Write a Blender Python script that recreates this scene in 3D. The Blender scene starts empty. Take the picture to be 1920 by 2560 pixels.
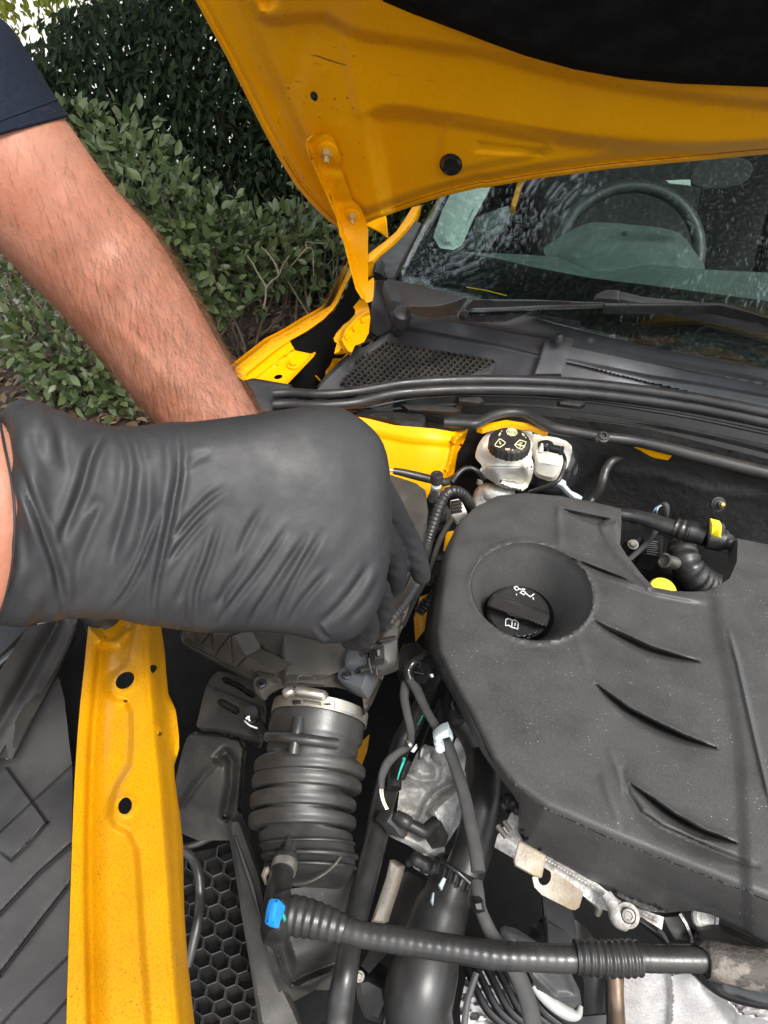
import bpy, bmesh, math, random
import numpy as np
from mathutils import Vector, Matrix
from mathutils.geometry import delaunay_2d_cdt, tessellate_polygon

random.seed(7)
rng = np.random.default_rng(7)
scene = bpy.context.scene
COL = scene.collection

# ------------------------------------------------------------------ camera
CAMZ = 1.45
PITCH = math.radians(36.0)
F = 24.0 / 36.0 * 2560.0
CP, SP = math.cos(PITCH), math.sin(PITCH)
cam_d = bpy.data.cameras.new('camera')
cam_d.sensor_fit = 'VERTICAL'; cam_d.sensor_height = 36.0; cam_d.sensor_width = 27.0
cam_d.lens = 24.0; cam_d.clip_start = 0.01; cam_d.clip_end = 3000.0
cam = bpy.data.objects.new('camera', cam_d); COL.objects.link(cam)
cam.location = (0, 0, CAMZ); cam.rotation_euler = (math.pi / 2 - PITCH, 0, 0)
scene.camera = cam

# ------------------------------------------------------------------ world, sun, exposure
SUN_EL, SUN_AZ = math.radians(54.0), math.radians(146.0)     # azimuth clockwise from +y
world = bpy.data.worlds.new('World'); scene.world = world; world.use_nodes = True
nt = world.node_tree; nt.nodes.clear()
sky = nt.nodes.new('ShaderNodeTexSky'); sky.sky_type = 'NISHITA'; sky.sun_disc = False
sky.sun_elevation = SUN_EL; sky.sun_rotation = SUN_AZ; sky.air_density = 1.0; sky.dust_density = 3.0
hs = nt.nodes.new('ShaderNodeHueSaturation'); hs.inputs['Saturation'].default_value = 0.3
bg = nt.nodes.new('ShaderNodeBackground'); bg.inputs['Strength'].default_value = 0.15
wo = nt.nodes.new('ShaderNodeOutputWorld')
nt.links.new(sky.outputs[0], hs.inputs['Color']); nt.links.new(hs.outputs[0], bg.inputs['Color'])
nt.links.new(bg.outputs[0], wo.inputs['Surface'])
sd_ = bpy.data.lights.new('sun', 'SUN'); sd_.energy = 1.5; sd_.angle = math.radians(20.0); sd_.color = (1.0, 0.965, 0.91)
sun = bpy.data.objects.new('sun', sd_); COL.objects.link(sun)
sv = Vector((math.sin(SUN_AZ) * math.cos(SUN_EL), math.cos(SUN_AZ) * math.cos(SUN_EL), math.sin(SUN_EL)))
sun.rotation_euler = (-sv).to_track_quat('-Z', 'Y').to_euler(); sun.location = sv * 20
scene.view_settings.view_transform = 'Standard'; scene.view_settings.look = 'None'
scene.view_settings.gamma = 1.0; scene.view_settings.use_curve_mapping = False
scene.view_settings.exposure = 1.42
scene.cycles.max_bounces = 6; scene.cycles.transparent_max_bounces = 12
scene.cycles.use_denoising = True

# ------------------------------------------------------------------ helpers: measuring
CROPS = {'S': (0, 0, 1.0), 'A': (0, 0, 1.728), 'B': (480, 0, 1.152), 'C': (560, 600, 1.22), 'D': (0, 900, 1.508),
         'E': (1020, 1180, 1.6033), 'F': (400, 1500, 1.8433), 'G': (0, 1480, 2.048), 'H': (1000, 1960, 1.803),
         'I': (880, 1120, 3.815), 'J': (480, 0, 2.304), 'K': (560, 560, 3.318), 'L': (1000, 360, 1.8033),
         'M': (1120, 1020, 2.0738), 'N': (420, 1540, 2.37), 'O': (440, 2000, 2.0738), 'P': (920, 1580, 3.318),
         'Q': (0, 1540, 3.19)}
def px(c, L):
    x0, y0, s = CROPS[c]
    return [(x0 + p[0] / s, y0 + p[1] / s) for p in L]
def ray(u, v):
    dx = (np.asarray(u, float) - 960) / F; dy = (1280 - np.asarray(v, float)) / F
    return np.stack([dx, CP + dy * SP, -SP + dy * CP], -1)
ORG = np.array([0, 0, CAMZ])
def Dp(u, v, d): return ORG + ray(u, v) * np.asarray(d, float)[..., None]
def Hd(u, v, z): return (np.asarray(z, float) - CAMZ) / ray(u, v)[..., 2]
def Hp(u, v, z): return Dp(u, v, Hd(u, v, z))
def project(P):
    q = np.asarray(P) - ORG
    d = q[..., 1] * CP - q[..., 2] * SP; up = q[..., 1] * SP + q[..., 2] * CP
    return 960 + F * q[..., 0] / d, 1280 - F * up / d, d
# surfaces: depth as a function of picture position
def hz(z): return lambda U, V: Hd(U, V, z)
def dc(d): return lambda U, V: np.full(np.shape(U), float(d))
def surf(c, L):
    """smooth surface through measured points (x, y, depth)"""
    x0, y0, s = CROPS[c]
    A = np.array([(x0 + p[0] / s, y0 + p[1] / s) for p in L]) / 1000.0
    w = 1.0 / np.array([p[2] for p in L]); n = len(L)
    def phi(r2): return np.where(r2 > 1e-12, r2 * np.log(np.maximum(r2, 1e-12)), 0.0)
    K = phi(((A[:, None] - A[None]) ** 2).sum(-1)); Pm = np.c_[np.ones(n), A]
    if n <= 3:
        co = np.zeros(n); k = np.linalg.lstsq(Pm, w, rcond=None)[0]
    else:
        M = np.block([[K, Pm], [Pm.T, np.zeros((3, 3))]])
        sol = np.linalg.lstsq(M, np.r_[w, 0, 0, 0], rcond=None)[0]; co, k = sol[:n], sol[n:]
    def f(U, V):
        q = np.stack([np.asarray(U, float) / 1000, np.asarray(V, float) / 1000], -1)
        r = k[0] + q[..., 0] * k[1] + q[..., 1] * k[2]
        for i in range(n):
            if co[i]: r = r + co[i] * phi(((q - A[i]) ** 2).sum(-1))
        return 1.0 / np.maximum(r, 0.05)
    return f
def hsurf(c, L):
    """the same, the points given as (x, y, height above the ground)"""
    x0, y0, s = CROPS[c]
    return surf('S', [(x0 + p[0] / s, y0 + p[1] / s, float(Hd(x0 + p[0] / s, y0 + p[1] / s, p[2]))) for p in L])
def norm_at(S, U, V):
    e = 1.5
    a = Dp(U + e, V, S(U + e, V)) - Dp(U - e, V, S(U - e, V)); b = Dp(U, V + e, S(U, V + e)) - Dp(U, V - e, S(U, V - e))
    n = np.cross(b, a); n /= np.maximum(np.linalg.norm(n, axis=-1, keepdims=True), 1e-12)
    r = ray(U, V); sg = np.sign((n * r).sum(-1, keepdims=True)); sg[sg == 0] = 1
    return -n * sg
def lift(S, U, V, h):
    """points of surface S raised by h metres along its normal, kept on their line of sight"""
    U = np.asarray(U, float); V = np.asarray(V, float)
    d = S(U, V); n = norm_at(S, U, V); r = ray(U, V)
    c = np.maximum(-(n * r).sum(-1), 0.25 * np.linalg.norm(r, axis=-1))
    return Dp(U, V, d - h / c), n
# 2-D tools
def sstep(x): x = np.clip(x, 0, 1); return x * x * (3 - 2 * x)
def pl_dist(U, V, poly):
    """distance to an open polyline, side (+ = right of travel in the picture), place along it 0..1"""
    poly = np.asarray(poly, float); seg = poly[1:] - poly[:-1]; ln = np.hypot(seg[:, 0], seg[:, 1]); cum = np.r_[0, np.cumsum(ln)]
    best = np.full(np.shape(U), 1e18); side = np.zeros(np.shape(U)); tt = np.zeros(np.shape(U))
    for i in range(len(seg)):
        L2 = max(ln[i] ** 2, 1e-9); t = np.clip(((U - poly[i, 0]) * seg[i, 0] + (V - poly[i, 1]) * seg[i, 1]) / L2, 0, 1)
        ex = U - poly[i, 0] - t * seg[i, 0]; ey = V - poly[i, 1] - t * seg[i, 1]; d2 = ex * ex + ey * ey
        m = d2 < best; best = np.where(m, d2, best)
        side = np.where(m, np.sign(seg[i, 0] * ey - seg[i, 1] * ex), side); tt = np.where(m, (cum[i] + t * ln[i]) / cum[-1], tt)
    return np.sqrt(best), side, tt
def in_poly(U, V, poly):
    poly = np.asarray(poly, float); r = np.zeros(np.shape(U), bool); n = len(poly)
    for i in range(n):
        x1, y1 = poly[i]; x2, y2 = poly[(i + 1) % n]
        if y1 == y2: continue
        c = ((y1 > V) != (y2 > V)) & (U < (x2 - x1) * (V - y1) / (y2 - y1) + x1); r ^= c
    return r
def sdist(U, V, poly):
    """signed distance to a closed outline, + inside"""
    p = list(poly) + [poly[0]]; d, _, _ = pl_dist(U, V, p)
    return np.where(in_poly(U, V, poly), d, -d)
def chaikin(P, n=1, closed=True):
    P = [tuple(map(float, p)) for p in P]
    for _ in range(n):
        Q = []; m = len(P)
        if not closed: Q.append(P[0])
        for i in range(m if closed else m - 1):
            a, b = P[i], P[(i + 1) % m]
            Q.append(tuple(a[k] * .75 + b[k] * .25 for k in range(len(a)))); Q.append(tuple(a[k] * .25 + b[k] * .75 for k in range(len(a))))
        if not closed: Q.append(P[-1])
        P = Q
    return P
def ell(cx, cy, rx, ry, rot=0, n=32):
    c, s = math.cos(math.radians(rot)), math.sin(math.radians(rot)); o = []
    for i in range(n):
        a = 2 * math.pi * i / n; x, y = rx * math.cos(a), ry * math.sin(a); o.append((cx + x * c - y * s, cy + x * s + y * c))
    return o
def resample(P, step, closed=True):
    P = [np.array(p, float) for p in P]; out = []; m = len(P)
    for i in range(m if closed else m - 1):
        a, b = P[i], P[(i + 1) % m]; k = max(1, int(round(np.linalg.norm(b - a) / step)))
        for j in range(k): out.append(a + (b - a) * j / k)
    if not closed: out.append(P[-1])
    return np.array(out)
def catmull(P, per=8, closed=False):
    P = np.asarray(P, float); n = len(P)
    if n < 3 and not closed: return np.array([P[0] + (P[-1] - P[0]) * i / per for i in range(per + 1)])
    out = []
    for i in range(n if closed else n - 1):
        if closed: p0, p1, p2, p3 = P[i - 1], P[i], P[(i + 1) % n], P[(i + 2) % n]
        else:
            p1, p2 = P[i], P[i + 1]; p0 = P[i - 1] if i > 0 else 2 * p1 - p2; p3 = P[i + 2] if i + 2 < n else 2 * p2 - p1
        for j in range(per):
            t = j / per
            out.append(.5 * ((2 * p1) + (-p0 + p2) * t + (2 * p0 - 5 * p1 + 4 * p2 - p3) * t * t + (-p0 + 3 * p1 - 3 * p2 + p3) * t ** 3))
    if not closed: out.append(P[-1])
    return np.array(out)

# ------------------------------------------------------------------ helpers: objects
def obj(name, verts, faces, mat, parent=None, smooth=35, label=None, kind=None):
    """one mesh object from world coordinates; its origin sits at its base"""
    V = np.asarray(verts, float)
    lo, hi = V.min(0), V.max(0); c = np.array([(lo[0] + hi[0]) / 2, (lo[1] + hi[1]) / 2, lo[2]])
    me = bpy.data.meshes.new(name); me.from_pydata((V - c).tolist(), [], [list(map(int, f)) for f in faces]); me.update()
    bm = bmesh.new(); bm.from_mesh(me); bmesh.ops.recalc_face_normals(bm, faces=bm.faces[:]); bm.to_mesh(me); bm.free()
    if smooth:
        me.shade_smooth()
        if smooth < 180: me.set_sharp_from_angle(angle=math.radians(smooth))
    if mat: me.materials.append(mat)
    o = bpy.data.objects.new(name, me); COL.objects.link(o); o.location = c
    adopt(o, parent)
    if label: o['label'] = label
    if kind: o['kind'] = kind
    return o
def adopt(o, parent):
    # every location is kept in world units; the parent's own place is undone here
    if parent is not None:
        o.parent = parent; o.matrix_parent_inverse = Matrix.Translation(-Vector(parent.location))
def tag(o, label, cat, group=None, kind=None):
    o['label'] = label; o['category'] = cat
    if group: o['group'] = group
    if kind: o['kind'] = kind
    return o
def thing(name, label, cat, loc, group=None):
    o = bpy.data.objects.new(name, None); o.empty_display_size = .05; COL.objects.link(o); o.location = [float(x) for x in loc]
    return tag(o, label, cat, group)
class Geo:
    """collects verts and faces"""
    def __init__(s): s.v = []; s.f = []
    def add(s, V, Fc):
        k = len(s.v); s.v += [tuple(map(float, p)) for p in V]; s.f += [tuple(int(i) + k for i in f) for f in Fc]; return s
    def obj(s, name, mat, parent=None, **kw): return obj(name, s.v, s.f, mat, parent, **kw)

def g_sheet(outline, S, h=None, thick=.004, step=None, holes=(), fine=None, back=True, ostep=None):
    """a sheet bounded by a measured outline, with relief h(U, V) in metres and real thickness"""
    OL = [resample(outline, ostep or (step or 25) * .8)] + [resample(q, min((step or 10) * .8, 5)) for q in holes]
    P = []; E = []
    for q in OL:
        k = len(P); P += q.tolist(); E += [(k + i, k + (i + 1) % len(q)) for i in range(len(q))]
    if step:
        lo = OL[0].min(0); hi = OL[0].max(0)
        def grid(st):
            X, Y = np.meshgrid(np.arange(lo[0], hi[0], st), np.arange(lo[1], hi[1], st * .87)); X = X + (np.arange(X.shape[0]) % 2)[:, None] * st * .5
            return X.ravel(), Y.ravel()
        U, Vv = grid(step); ok = sdist(U, Vv, OL[0]) > step * .45
        for q in OL[1:]: ok &= sdist(U, Vv, q) < -step * .3
        if fine:
            fs, fpoly, fw = fine; U2, V2 = grid(fs); d = np.full(U2.shape, 1e9); d1 = np.full(U.shape, 1e9)
            for pl in fpoly: d = np.minimum(d, pl_dist(U2, V2, pl)[0]); d1 = np.minimum(d1, pl_dist(U, Vv, pl)[0])
            ok &= d1 > fw; ok2 = (d <= fw) & (sdist(U2, V2, OL[0]) > fs * .45)
            for q in OL[1:]: ok2 &= sdist(U2, V2, q) < -fs * .3
            ok2 &= d > 2.55 * fs
            rows = []
            for pl in fpoly:
                q = resample(pl, fs, False); tq = np.gradient(q, axis=0); tq /= np.maximum(np.linalg.norm(tq, axis=1, keepdims=True), 1e-9); nq = np.c_[-tq[:, 1], tq[:, 0]]
                rows += [q + nq * fs * k for k in (0, -1, 1, -2, 2)]
            Lp = np.concatenate(rows); keep = sdist(Lp[:, 0], Lp[:, 1], OL[0]) > fs * .5
            for q in OL[1:]: keep &= sdist(Lp[:, 0], Lp[:, 1], q) < -fs * .4
            Lp = Lp[keep]; _, un = np.unique(np.round(Lp / (fs * .6)).astype(int), axis=0, return_index=True); Lp = Lp[np.sort(un)]
            U = np.r_[U[ok], U2[ok2], Lp[:, 0]]; Vv = np.r_[Vv[ok], V2[ok2], Lp[:, 1]]
        else: U, Vv = U[ok], Vv[ok]
        P += np.c_[U, Vv].tolist()
    res = delaunay_2d_cdt([Vector(p) for p in P], E, [], 0, 1e-4)
    Q = np.array([(p.x, p.y) for p in res[0]]); T = np.array([t for t in res[2]])
    c = Q[T].mean(1); ok = in_poly(c[:, 0], c[:, 1], OL[0])
    for q in OL[1:]: ok &= ~in_poly(c[:, 0], c[:, 1], q)
    T = T[ok]
    hh = h(Q[:, 0], Q[:, 1]) if h is not None else np.zeros(len(Q))
    top, n = lift(S, Q[:, 0], Q[:, 1], hh)
    # orient the triangles towards the viewer
    a, b, cc = top[T[:, 0]], top[T[:, 1]], top[T[:, 2]]; fn = np.cross(b - a, cc - a); fl = ((fn * n[T[:, 0]]).sum(-1) < 0); T[fl] = T[fl][:, ::-1]
    ed = {}
    for t in T:
        for i in range(3):
            e = (t[i], t[(i + 1) % 3]); ed[e] = 1
    bnd = [e for e in ed if (e[1], e[0]) not in ed]
    rr = top - ORG; rr /= np.linalg.norm(rr, axis=1, keepdims=True); cs = np.maximum(-(n * rr).sum(1, keepdims=True), .35)
    N = len(Q); V = np.r_[top, top + rr * thick / cs]; Fc = T.tolist()
    Fc += [(e[1], e[0], e[0] + N, e[1] + N) for e in bnd]
    if back: Fc += (T[:, ::-1] + N).tolist()
    g = Geo(); g.v = V.tolist(); g.f = Fc
    used = np.zeros(2 * N, bool)
    for f in Fc: used[list(f)] = True
    mp = np.cumsum(used) - 1; g.v = V[used].tolist(); g.f = [tuple(int(mp[i]) for i in f) for f in Fc]
    return g
def sheet(name, c, outline, S, mat, parent=None, h=None, thick=.004, step=None, holes=(), fine=None, rnd=0, smooth=35, label=None, kind=None, back=True):
    o = px(c, outline); o = chaikin(o, rnd) if rnd else o
    return g_sheet(o, S, h, thick, step, holes, fine, back).obj(name, mat, parent, smooth=smooth, label=label, kind=kind)
def g_block(outline, S, thick, bev=.002, h=0.0):
    """a solid plate: front face on S, bevelled rim, real depth behind it"""
    P = np.array(outline, float)
    ar = .5 * np.sum(P[:, 0] * np.roll(P[:, 1], -1) - np.roll(P[:, 0], -1) * P[:, 1])
    if ar < 0: P = P[::-1]
    d = float(np.mean(S(P[:, 0], P[:, 1]))); b = bev * F / d
    a = np.roll(P, 1, 0); c = np.roll(P, -1, 0)
    def un(x): return x / np.maximum(np.linalg.norm(x, axis=1, keepdims=True), 1e-9)
    e1, e2 = un(P - a), un(c - P); nn = un(np.c_[-(e1 + e2)[:, 1], (e1 + e2)[:, 0]]); I = P + nn * b
    n = len(P)
    f0, n0 = lift(S, I[:, 0], I[:, 1], np.full(n, h)); f1, n1 = lift(S, P[:, 0], P[:, 1], np.full(n, h - bev)); f2 = f1 - n1 * max(thick - bev, 1e-4)
    V = np.r_[f0, f1, f2]
    tri = tessellate_polygon([[Vector((p[0], p[1], 0)) for p in I]])
    Fc = [tuple(t) for t in tri] + [tuple(i + 2 * n for i in reversed(t)) for t in tri]
    for k in range(2):
        for i in range(n):
            j = (i + 1) % n; Fc.append((k * n + i, k * n + j, (k + 1) * n + j, (k + 1) * n + i))
    return V, Fc
def block(name, c, outline, S, thick, mat, parent=None, bev=.002, h=0.0, rnd=0, smooth=40, label=None):
    o = px(c, outline); o = chaikin(o, rnd) if rnd else o
    V, Fc = g_block(o, S, thick, bev, h)
    return obj(name, V, Fc, mat, parent, smooth=smooth, label=label)
def g_tube(P, R, seg=16, cap=True, flat=None, up=None, rmod=None):
    """swept tube along world points P with radii R; flat = height/width ratio"""
    P = np.asarray(P, float); n = len(P); R = np.asarray(R, float) * np.ones(n)
    T = np.gradient(P, axis=0); T /= np.maximum(np.linalg.norm(T, axis=1, keepdims=True), 1e-12)
    u = np.array(up if up is not None else (0.13, 0.21, 1.0), float); a = u - T[0] * u.dot(T[0]); a /= np.linalg.norm(a); V = []
    for i in range(n):
        if up is not None: a = u - T[i] * u.dot(T[i])
        else: a = a - T[i] * a.dot(T[i])
        a = a / max(np.linalg.norm(a), 1e-9); b = np.cross(T[i], a); f = 1.0 if flat is None else (flat[i] if hasattr(flat, '__len__') else flat)
        for k in range(seg):
            w = 2 * math.pi * k / seg; r = R[i] * (1 if rmod is None else rmod(i, w))
            V.append(P[i] + a * (math.cos(w) * r * f) + b * (math.sin(w) * r))
    Fc = [(i * seg + k, i * seg + (k + 1) % seg, (i + 1) * seg + (k + 1) % seg, (i + 1) * seg + k) for i in range(n - 1) for k in range(seg)]
    if cap:
        Fc.append(tuple(range(seg - 1, -1, -1))); Fc.append(tuple((n - 1) * seg + k for k in range(seg)))
    return np.array(V), Fc
def pathz(c, L, per=8):
    """(x, y, height, radius in crop pixels) -> smooth world path and radii"""
    x0, y0, s = CROPS[c]; W = []
    for x, y, z, r in L:
        u, v = x0 + x / s, y0 + y / s; d = float(Hd(u, v, z)); p = Dp(u, v, d); W.append([*p, r / s / F * d])
    W = catmull(W, per); return W[:, :3], W[:, 3]
def pathd(c, L, per=8):
    x0, y0, s = CROPS[c]; W = []
    for x, y, d, r in L:
        u, v = x0 + x / s, y0 + y / s; W.append([*Dp(u, v, d), r / s / F * d])
    W = catmull(W, per); return W[:, :3], W[:, 3]
def dense(P, R, step):
    P = np.asarray(P); s = np.r_[0, np.cumsum(np.linalg.norm(np.diff(P, axis=0), axis=1))]; n = max(3, int(s[-1] / step)); t = np.linspace(0, s[-1], n)
    return np.stack([np.interp(t, s, P[:, k]) for k in range(3)], 1), np.interp(t, s, np.asarray(R) * np.ones(len(P))), t
def ribbed(P, R, pitch, amp, sharp=1.0):
    """corrugated tube path"""
    P, R, t = dense(P, R, pitch / 8); w = .5 + .5 * np.cos(2 * math.pi * t / pitch); return P, R * (1 + amp * (np.power(w, sharp) * 2 - 1))
def hose(name, c, L, mat, parent=None, seg=16, per=8, label=None, rib=None, flat=None, mode='z'):
    P, R = (pathz if mode == 'z' else pathd)(c, L, per)
    if rib: P, R = ribbed(P, R, *rib)
    V, Fc = g_tube(P, R, seg, flat=flat)
    return obj(name, V, Fc, mat, parent, smooth=50, label=label)
def frame(axis):
    a = np.array(axis, float); a /= np.linalg.norm(a); h = np.array([0, 0, 1.0]) if abs(a[2]) < .9 else np.array([1.0, 0, 0])
    b = np.cross(h, a); b /= np.linalg.norm(b); return a, b, np.cross(a, b)
def g_lathe(prof, o, axis, seg=24, gear=None):
    """prof = (radius, height) list, turned about axis at o; gear = (teeth, depth, from index, to index)"""
    a, b, c = frame(axis); V = []; o = np.array(o, float)
    for i, (r, h) in enumerate(prof):
        for k in range(seg):
            w = 2 * math.pi * k / seg; q = r
            if gear and gear[2] <= i <= gear[3]: q = r + gear[1] * (1 if math.cos(gear[0] * w) > 0 else -1)
            V.append(o + a * h + b * math.cos(w) * q + c * math.sin(w) * q)
    n = len(prof)
    Fc = [(i * seg + k, i * seg + (k + 1) % seg, (i + 1) * seg + (k + 1) % seg, (i + 1) * seg + k) for i in range(n - 1) for k in range(seg)]
    Fc += [tuple(range(seg - 1, -1, -1)), tuple((n - 1) * seg + k for k in range(seg))]
    return np.array(V), Fc
def lathe(name, prof, o, axis, mat, parent=None, seg=24, gear=None, label=None, smooth=40):
    V, Fc = g_lathe(prof, o, axis, seg, gear); return obj(name, V, Fc, mat, parent, smooth=smooth, label=label)
def strokes(name, c, lines, S, w, mat, parent=None, h=.0004, closed=()):
    """raised print: ribbons of width w crop pixels following measured lines on surface S"""
    g = Geo(); s = CROPS[c][2]
    for li in lines:
        q = np.array(px(c, li)); n = len(q); T = np.gradient(q, axis=0) if n > 2 else np.repeat((q[1:] - q[:1]), 2, 0)
        T /= np.maximum(np.linalg.norm(T, axis=1, keepdims=True), 1e-9); N = np.c_[-T[:, 1], T[:, 0]] * w / s / 2
        A, B = q + N, q - N
        a, nn = lift(S, A[:, 0], A[:, 1], np.full(n, h)); b, _ = lift(S, B[:, 0], B[:, 1], np.full(n, h))
        V = np.r_[a, b, a - nn * h, b - nn * h]; Fc = []
        for i in range(n - 1):
            Fc += [(i, i + 1, n + i + 1, n + i), (i, 2 * n + i, 2 * n + i + 1, i + 1), (n + i, n + i + 1, 3 * n + i + 1, 3 * n + i)]
        g.add(V, Fc)
    return g.obj(name, mat, parent, smooth=0)
def bolt(name, o, axis, r, mat, parent=None, h=None, washer=True, stud=False, hexa=True, label=None):
    """washer, six-sided head and (if it shows) the stud"""
    h = h or r * .9; g = Geo(); o = np.array(o, float)
    if washer: g.add(*g_lathe([(r * 1.45, -r * .6), (r * 1.5, .0), (r * 1.4, r * .18), (r * .4, r * .2)], o, axis, 24))
    g.add(*g_lathe([(r * .98, r * .1), (r, r * .2), (r, h), (r * .85, h + r * .15), (r * .6, h + r * .15)], o, axis, 6 if hexa else 20))
    if stud: g.add(*g_lathe([(r * .5, h * .8), (r * .5, h + r * 1.1), (r * .4, h + r * 1.25)], o, axis, 14))
    return g.obj(name, mat, parent, smooth=30, label=label)

# ------------------------------------------------------------------ materials
MATS = {}
def mat(name, col, rough=.5, metal=0.0, var=None, vscale=30, vsharp=(.4, .7), spec=None, bump=None, coat=0.0, dust=None, specular=.5, sss=0.0, streak=None, grain=None):
    """col base colour; var second colour mixed by noise; dust (colour, amount, scale) large soft; spec (colour, scale, size) tiny flecks; bump (scale, strength) list"""
    m = bpy.data.materials.new(name); m.use_nodes = True; t = m.node_tree; N = t.nodes; L = t.links
    b = N['Principled BSDF']; b.inputs['Roughness'].default_value = rough; b.inputs['Metallic'].default_value = metal
    b.inputs['Specular IOR Level'].default_value = specular
    if coat: b.inputs['Coat Weight'].default_value = coat; b.inputs['Coat Roughness'].default_value = .12
    if sss:
        b.inputs['Subsurface Weight'].default_value = sss; b.inputs['Subsurface Radius'].default_value = (1, .3, .15); b.inputs['Subsurface Scale'].default_value = .006
    tc = N.new('ShaderNodeTexCoord'); oc = tc.outputs['Object']
    def noise(scale, det=4, rg=.55):
        n = N.new('ShaderNodeTexNoise'); n.inputs['Scale'].default_value = scale; n.inputs['Detail'].default_value = det; n.inputs['Roughness'].default_value = rg
        L.new(oc, n.inputs['Vector']); return n.outputs[0]
    def ramp(src, a, z):
        r = N.new('ShaderNodeMapRange'); r.inputs['From Min'].default_value = a; r.inputs['From Max'].default_value = z; L.new(src, r.inputs['Value']); return r.outputs[0]
    def mix(fac, A, B, k=1.0):
        x = N.new('ShaderNodeMix'); x.data_type = 'RGBA'
        if k != 1.0:
            q = N.new('ShaderNodeMath'); q.operation = 'MULTIPLY'; q.inputs[1].default_value = k; L.new(fac, q.inputs[0]); fac = q.outputs[0]
        L.new(fac, x.inputs[0])
        for s, i in ((A, 6), (B, 7)):
            if isinstance(s, tuple): x.inputs[i].default_value = (*s, 1)
            else: L.new(s, x.inputs[i])
        return x.outputs[2]
    cur = tuple(col)
    if var: cur = mix(ramp(noise(vscale), *vsharp), cur, tuple(var))
    if grain: cur = mix(ramp(noise(grain[1], 2), .5, .72), cur, tuple(grain[0]), grain[2])
    if dust:
        f = ramp(noise(dust[2], 6, .65), .42, .75); cur = mix(f, cur, tuple(dust[0]), dust[1])
    if spec:
        v = N.new('ShaderNodeTexVoronoi'); v.inputs['Scale'].default_value = spec[1]; L.new(oc, v.inputs['Vector'])
        f = ramp(v.outputs['Distance'], spec[2], spec[2] * .5); g2 = ramp(noise(spec[1] * .13, 2), .5, .62)
        q = N.new('ShaderNodeMath'); q.operation = 'MULTIPLY'; L.new(f, q.inputs[0]); L.new(g2, q.inputs[1]); cur = mix(q.outputs[0], cur, tuple(spec[0]))
    if isinstance(cur, tuple): b.inputs['Base Color'].default_value = (*cur, 1)
    else: L.new(cur, b.inputs['Base Color'])
    rn = noise(vscale * 1.7, 5); rr = N.new('ShaderNodeMapRange'); rr.inputs['To Min'].default_value = max(rough - .1, .03); rr.inputs['To Max'].default_value = min(rough + .12, 1); rr.inputs['From Min'].default_value = .3; rr.inputs['From Max'].default_value = .7
    L.new(rn, rr.inputs['Value']); L.new(rr.outputs[0], b.inputs['Roughness'])
    last = None
    for sc, st in (bump or []):
        bp = N.new('ShaderNodeBump'); bp.inputs['Strength'].default_value = st; bp.inputs['Distance'].default_value = .6 / sc
        L.new(noise(sc, 3), bp.inputs['Height'])
        if last: L.new(last, bp.inputs['Normal'])
        last = bp.outputs[0]
    if last: L.new(last, b.inputs['Normal'])
    MATS[name] = m; return m
DUST = (.11, .095, .075)
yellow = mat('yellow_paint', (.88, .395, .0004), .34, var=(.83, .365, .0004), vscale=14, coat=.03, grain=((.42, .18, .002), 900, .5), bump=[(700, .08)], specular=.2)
yellow_d = mat('yellow_paint_dusty_dim', (0.5676, 0.2623, 0.0009), .38, var=(0.4730, 0.2107, 0.0009), vscale=9, coat=.15, specular=.3, grain=((.30, .12, .002), 800, .75), dust=((0.1892, 0.0860, 0.0034), .22, 25), bump=[(600, .2)], spec=((.12, .06, .01), 260, .16))
plastic_a = mat('airbox_plastic', (.040, .038, .034), .52, var=(.056, .052, .045), vscale=30, bump=[(800, .25)], dust=((.13, .108, .08), .55, 12), specular=.4)
cover_m = mat('engine_cover_plastic', (0.050, 0.049, 0.048), .48, var=(0.0344, 0.0335, 0.0327), vscale=24, grain=((.11, .11, .108), 1250, .6), bump=[(1500, .5)], spec=((.62, .6, .56), 300, .11), specular=.45, dust=((0.0860, 0.0817, 0.0731), .22, 9))
plastic = mat('black_plastic', (0.0154, 0.0154, 0.0161), .42, var=(0.0238, 0.0231, 0.0224), vscale=25, bump=[(900, .15)], dust=(DUST, .25, 18), specular=.45)
plastic_d = mat('dusty_plastic', (0.0202, 0.0194, 0.0187), .5, var=(0.0317, 0.0302, 0.0274), vscale=30, bump=[(800, .25)], dust=((0.0864, 0.0720, 0.0562), .5, 14), spec=((.3, .28, .25), 240, .09), specular=.35)
plastic_g = mat('grey_trim_plastic', (0.0288, 0.0288, 0.0302), .46, var=(0.0468, 0.0468, 0.0475), vscale=18, bump=[(700, .2)], dust=((0.1080, 0.1080, 0.1080), .35, 12), spec=((.35, .35, .35), 300, .08), specular=.4)
cowl_m = mat('cowl_plastic', (0.0495, 0.0504, 0.0540), .38, var=(0.0765, 0.0783, 0.0828), vscale=9, bump=[(500, .15)], dust=((0.1440, 0.1440, 0.1485), .3, 20), specular=.45)
gloss_b = mat('gloss_black', (.012, .012, .013), .2, var=(.02, .02, .02), vscale=20, specular=.5)
seal_m = mat('rubber_seal', (0.0128, 0.0128, 0.0135), .36, var=(0.0255, 0.0255, 0.0255), vscale=30, bump=[(600, .1)], dust=((0.0675, 0.0638, 0.0600), .25, 22))
rubber = mat('rubber_hose', (0.0154, 0.0154, 0.0154), .38, var=(0.0252, 0.0245, 0.0238), vscale=30, bump=[(700, .12)], dust=((0.0840, 0.0735, 0.0595), .36, 16), specular=.55)
hose_m = mat('polished_hose', (0.0154, 0.0154, 0.0154), .33, var=(0.0252, 0.0245, 0.0238), vscale=40, bump=[(500, .1)], dust=((0.0840, 0.0770, 0.0700), .3, 24))
tape = mat('cloth_tape', (0.0375, 0.0375, 0.0375), .8, var=(0.0525, 0.0510, 0.0480), vscale=60, bump=[(1200, .5)])
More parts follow.
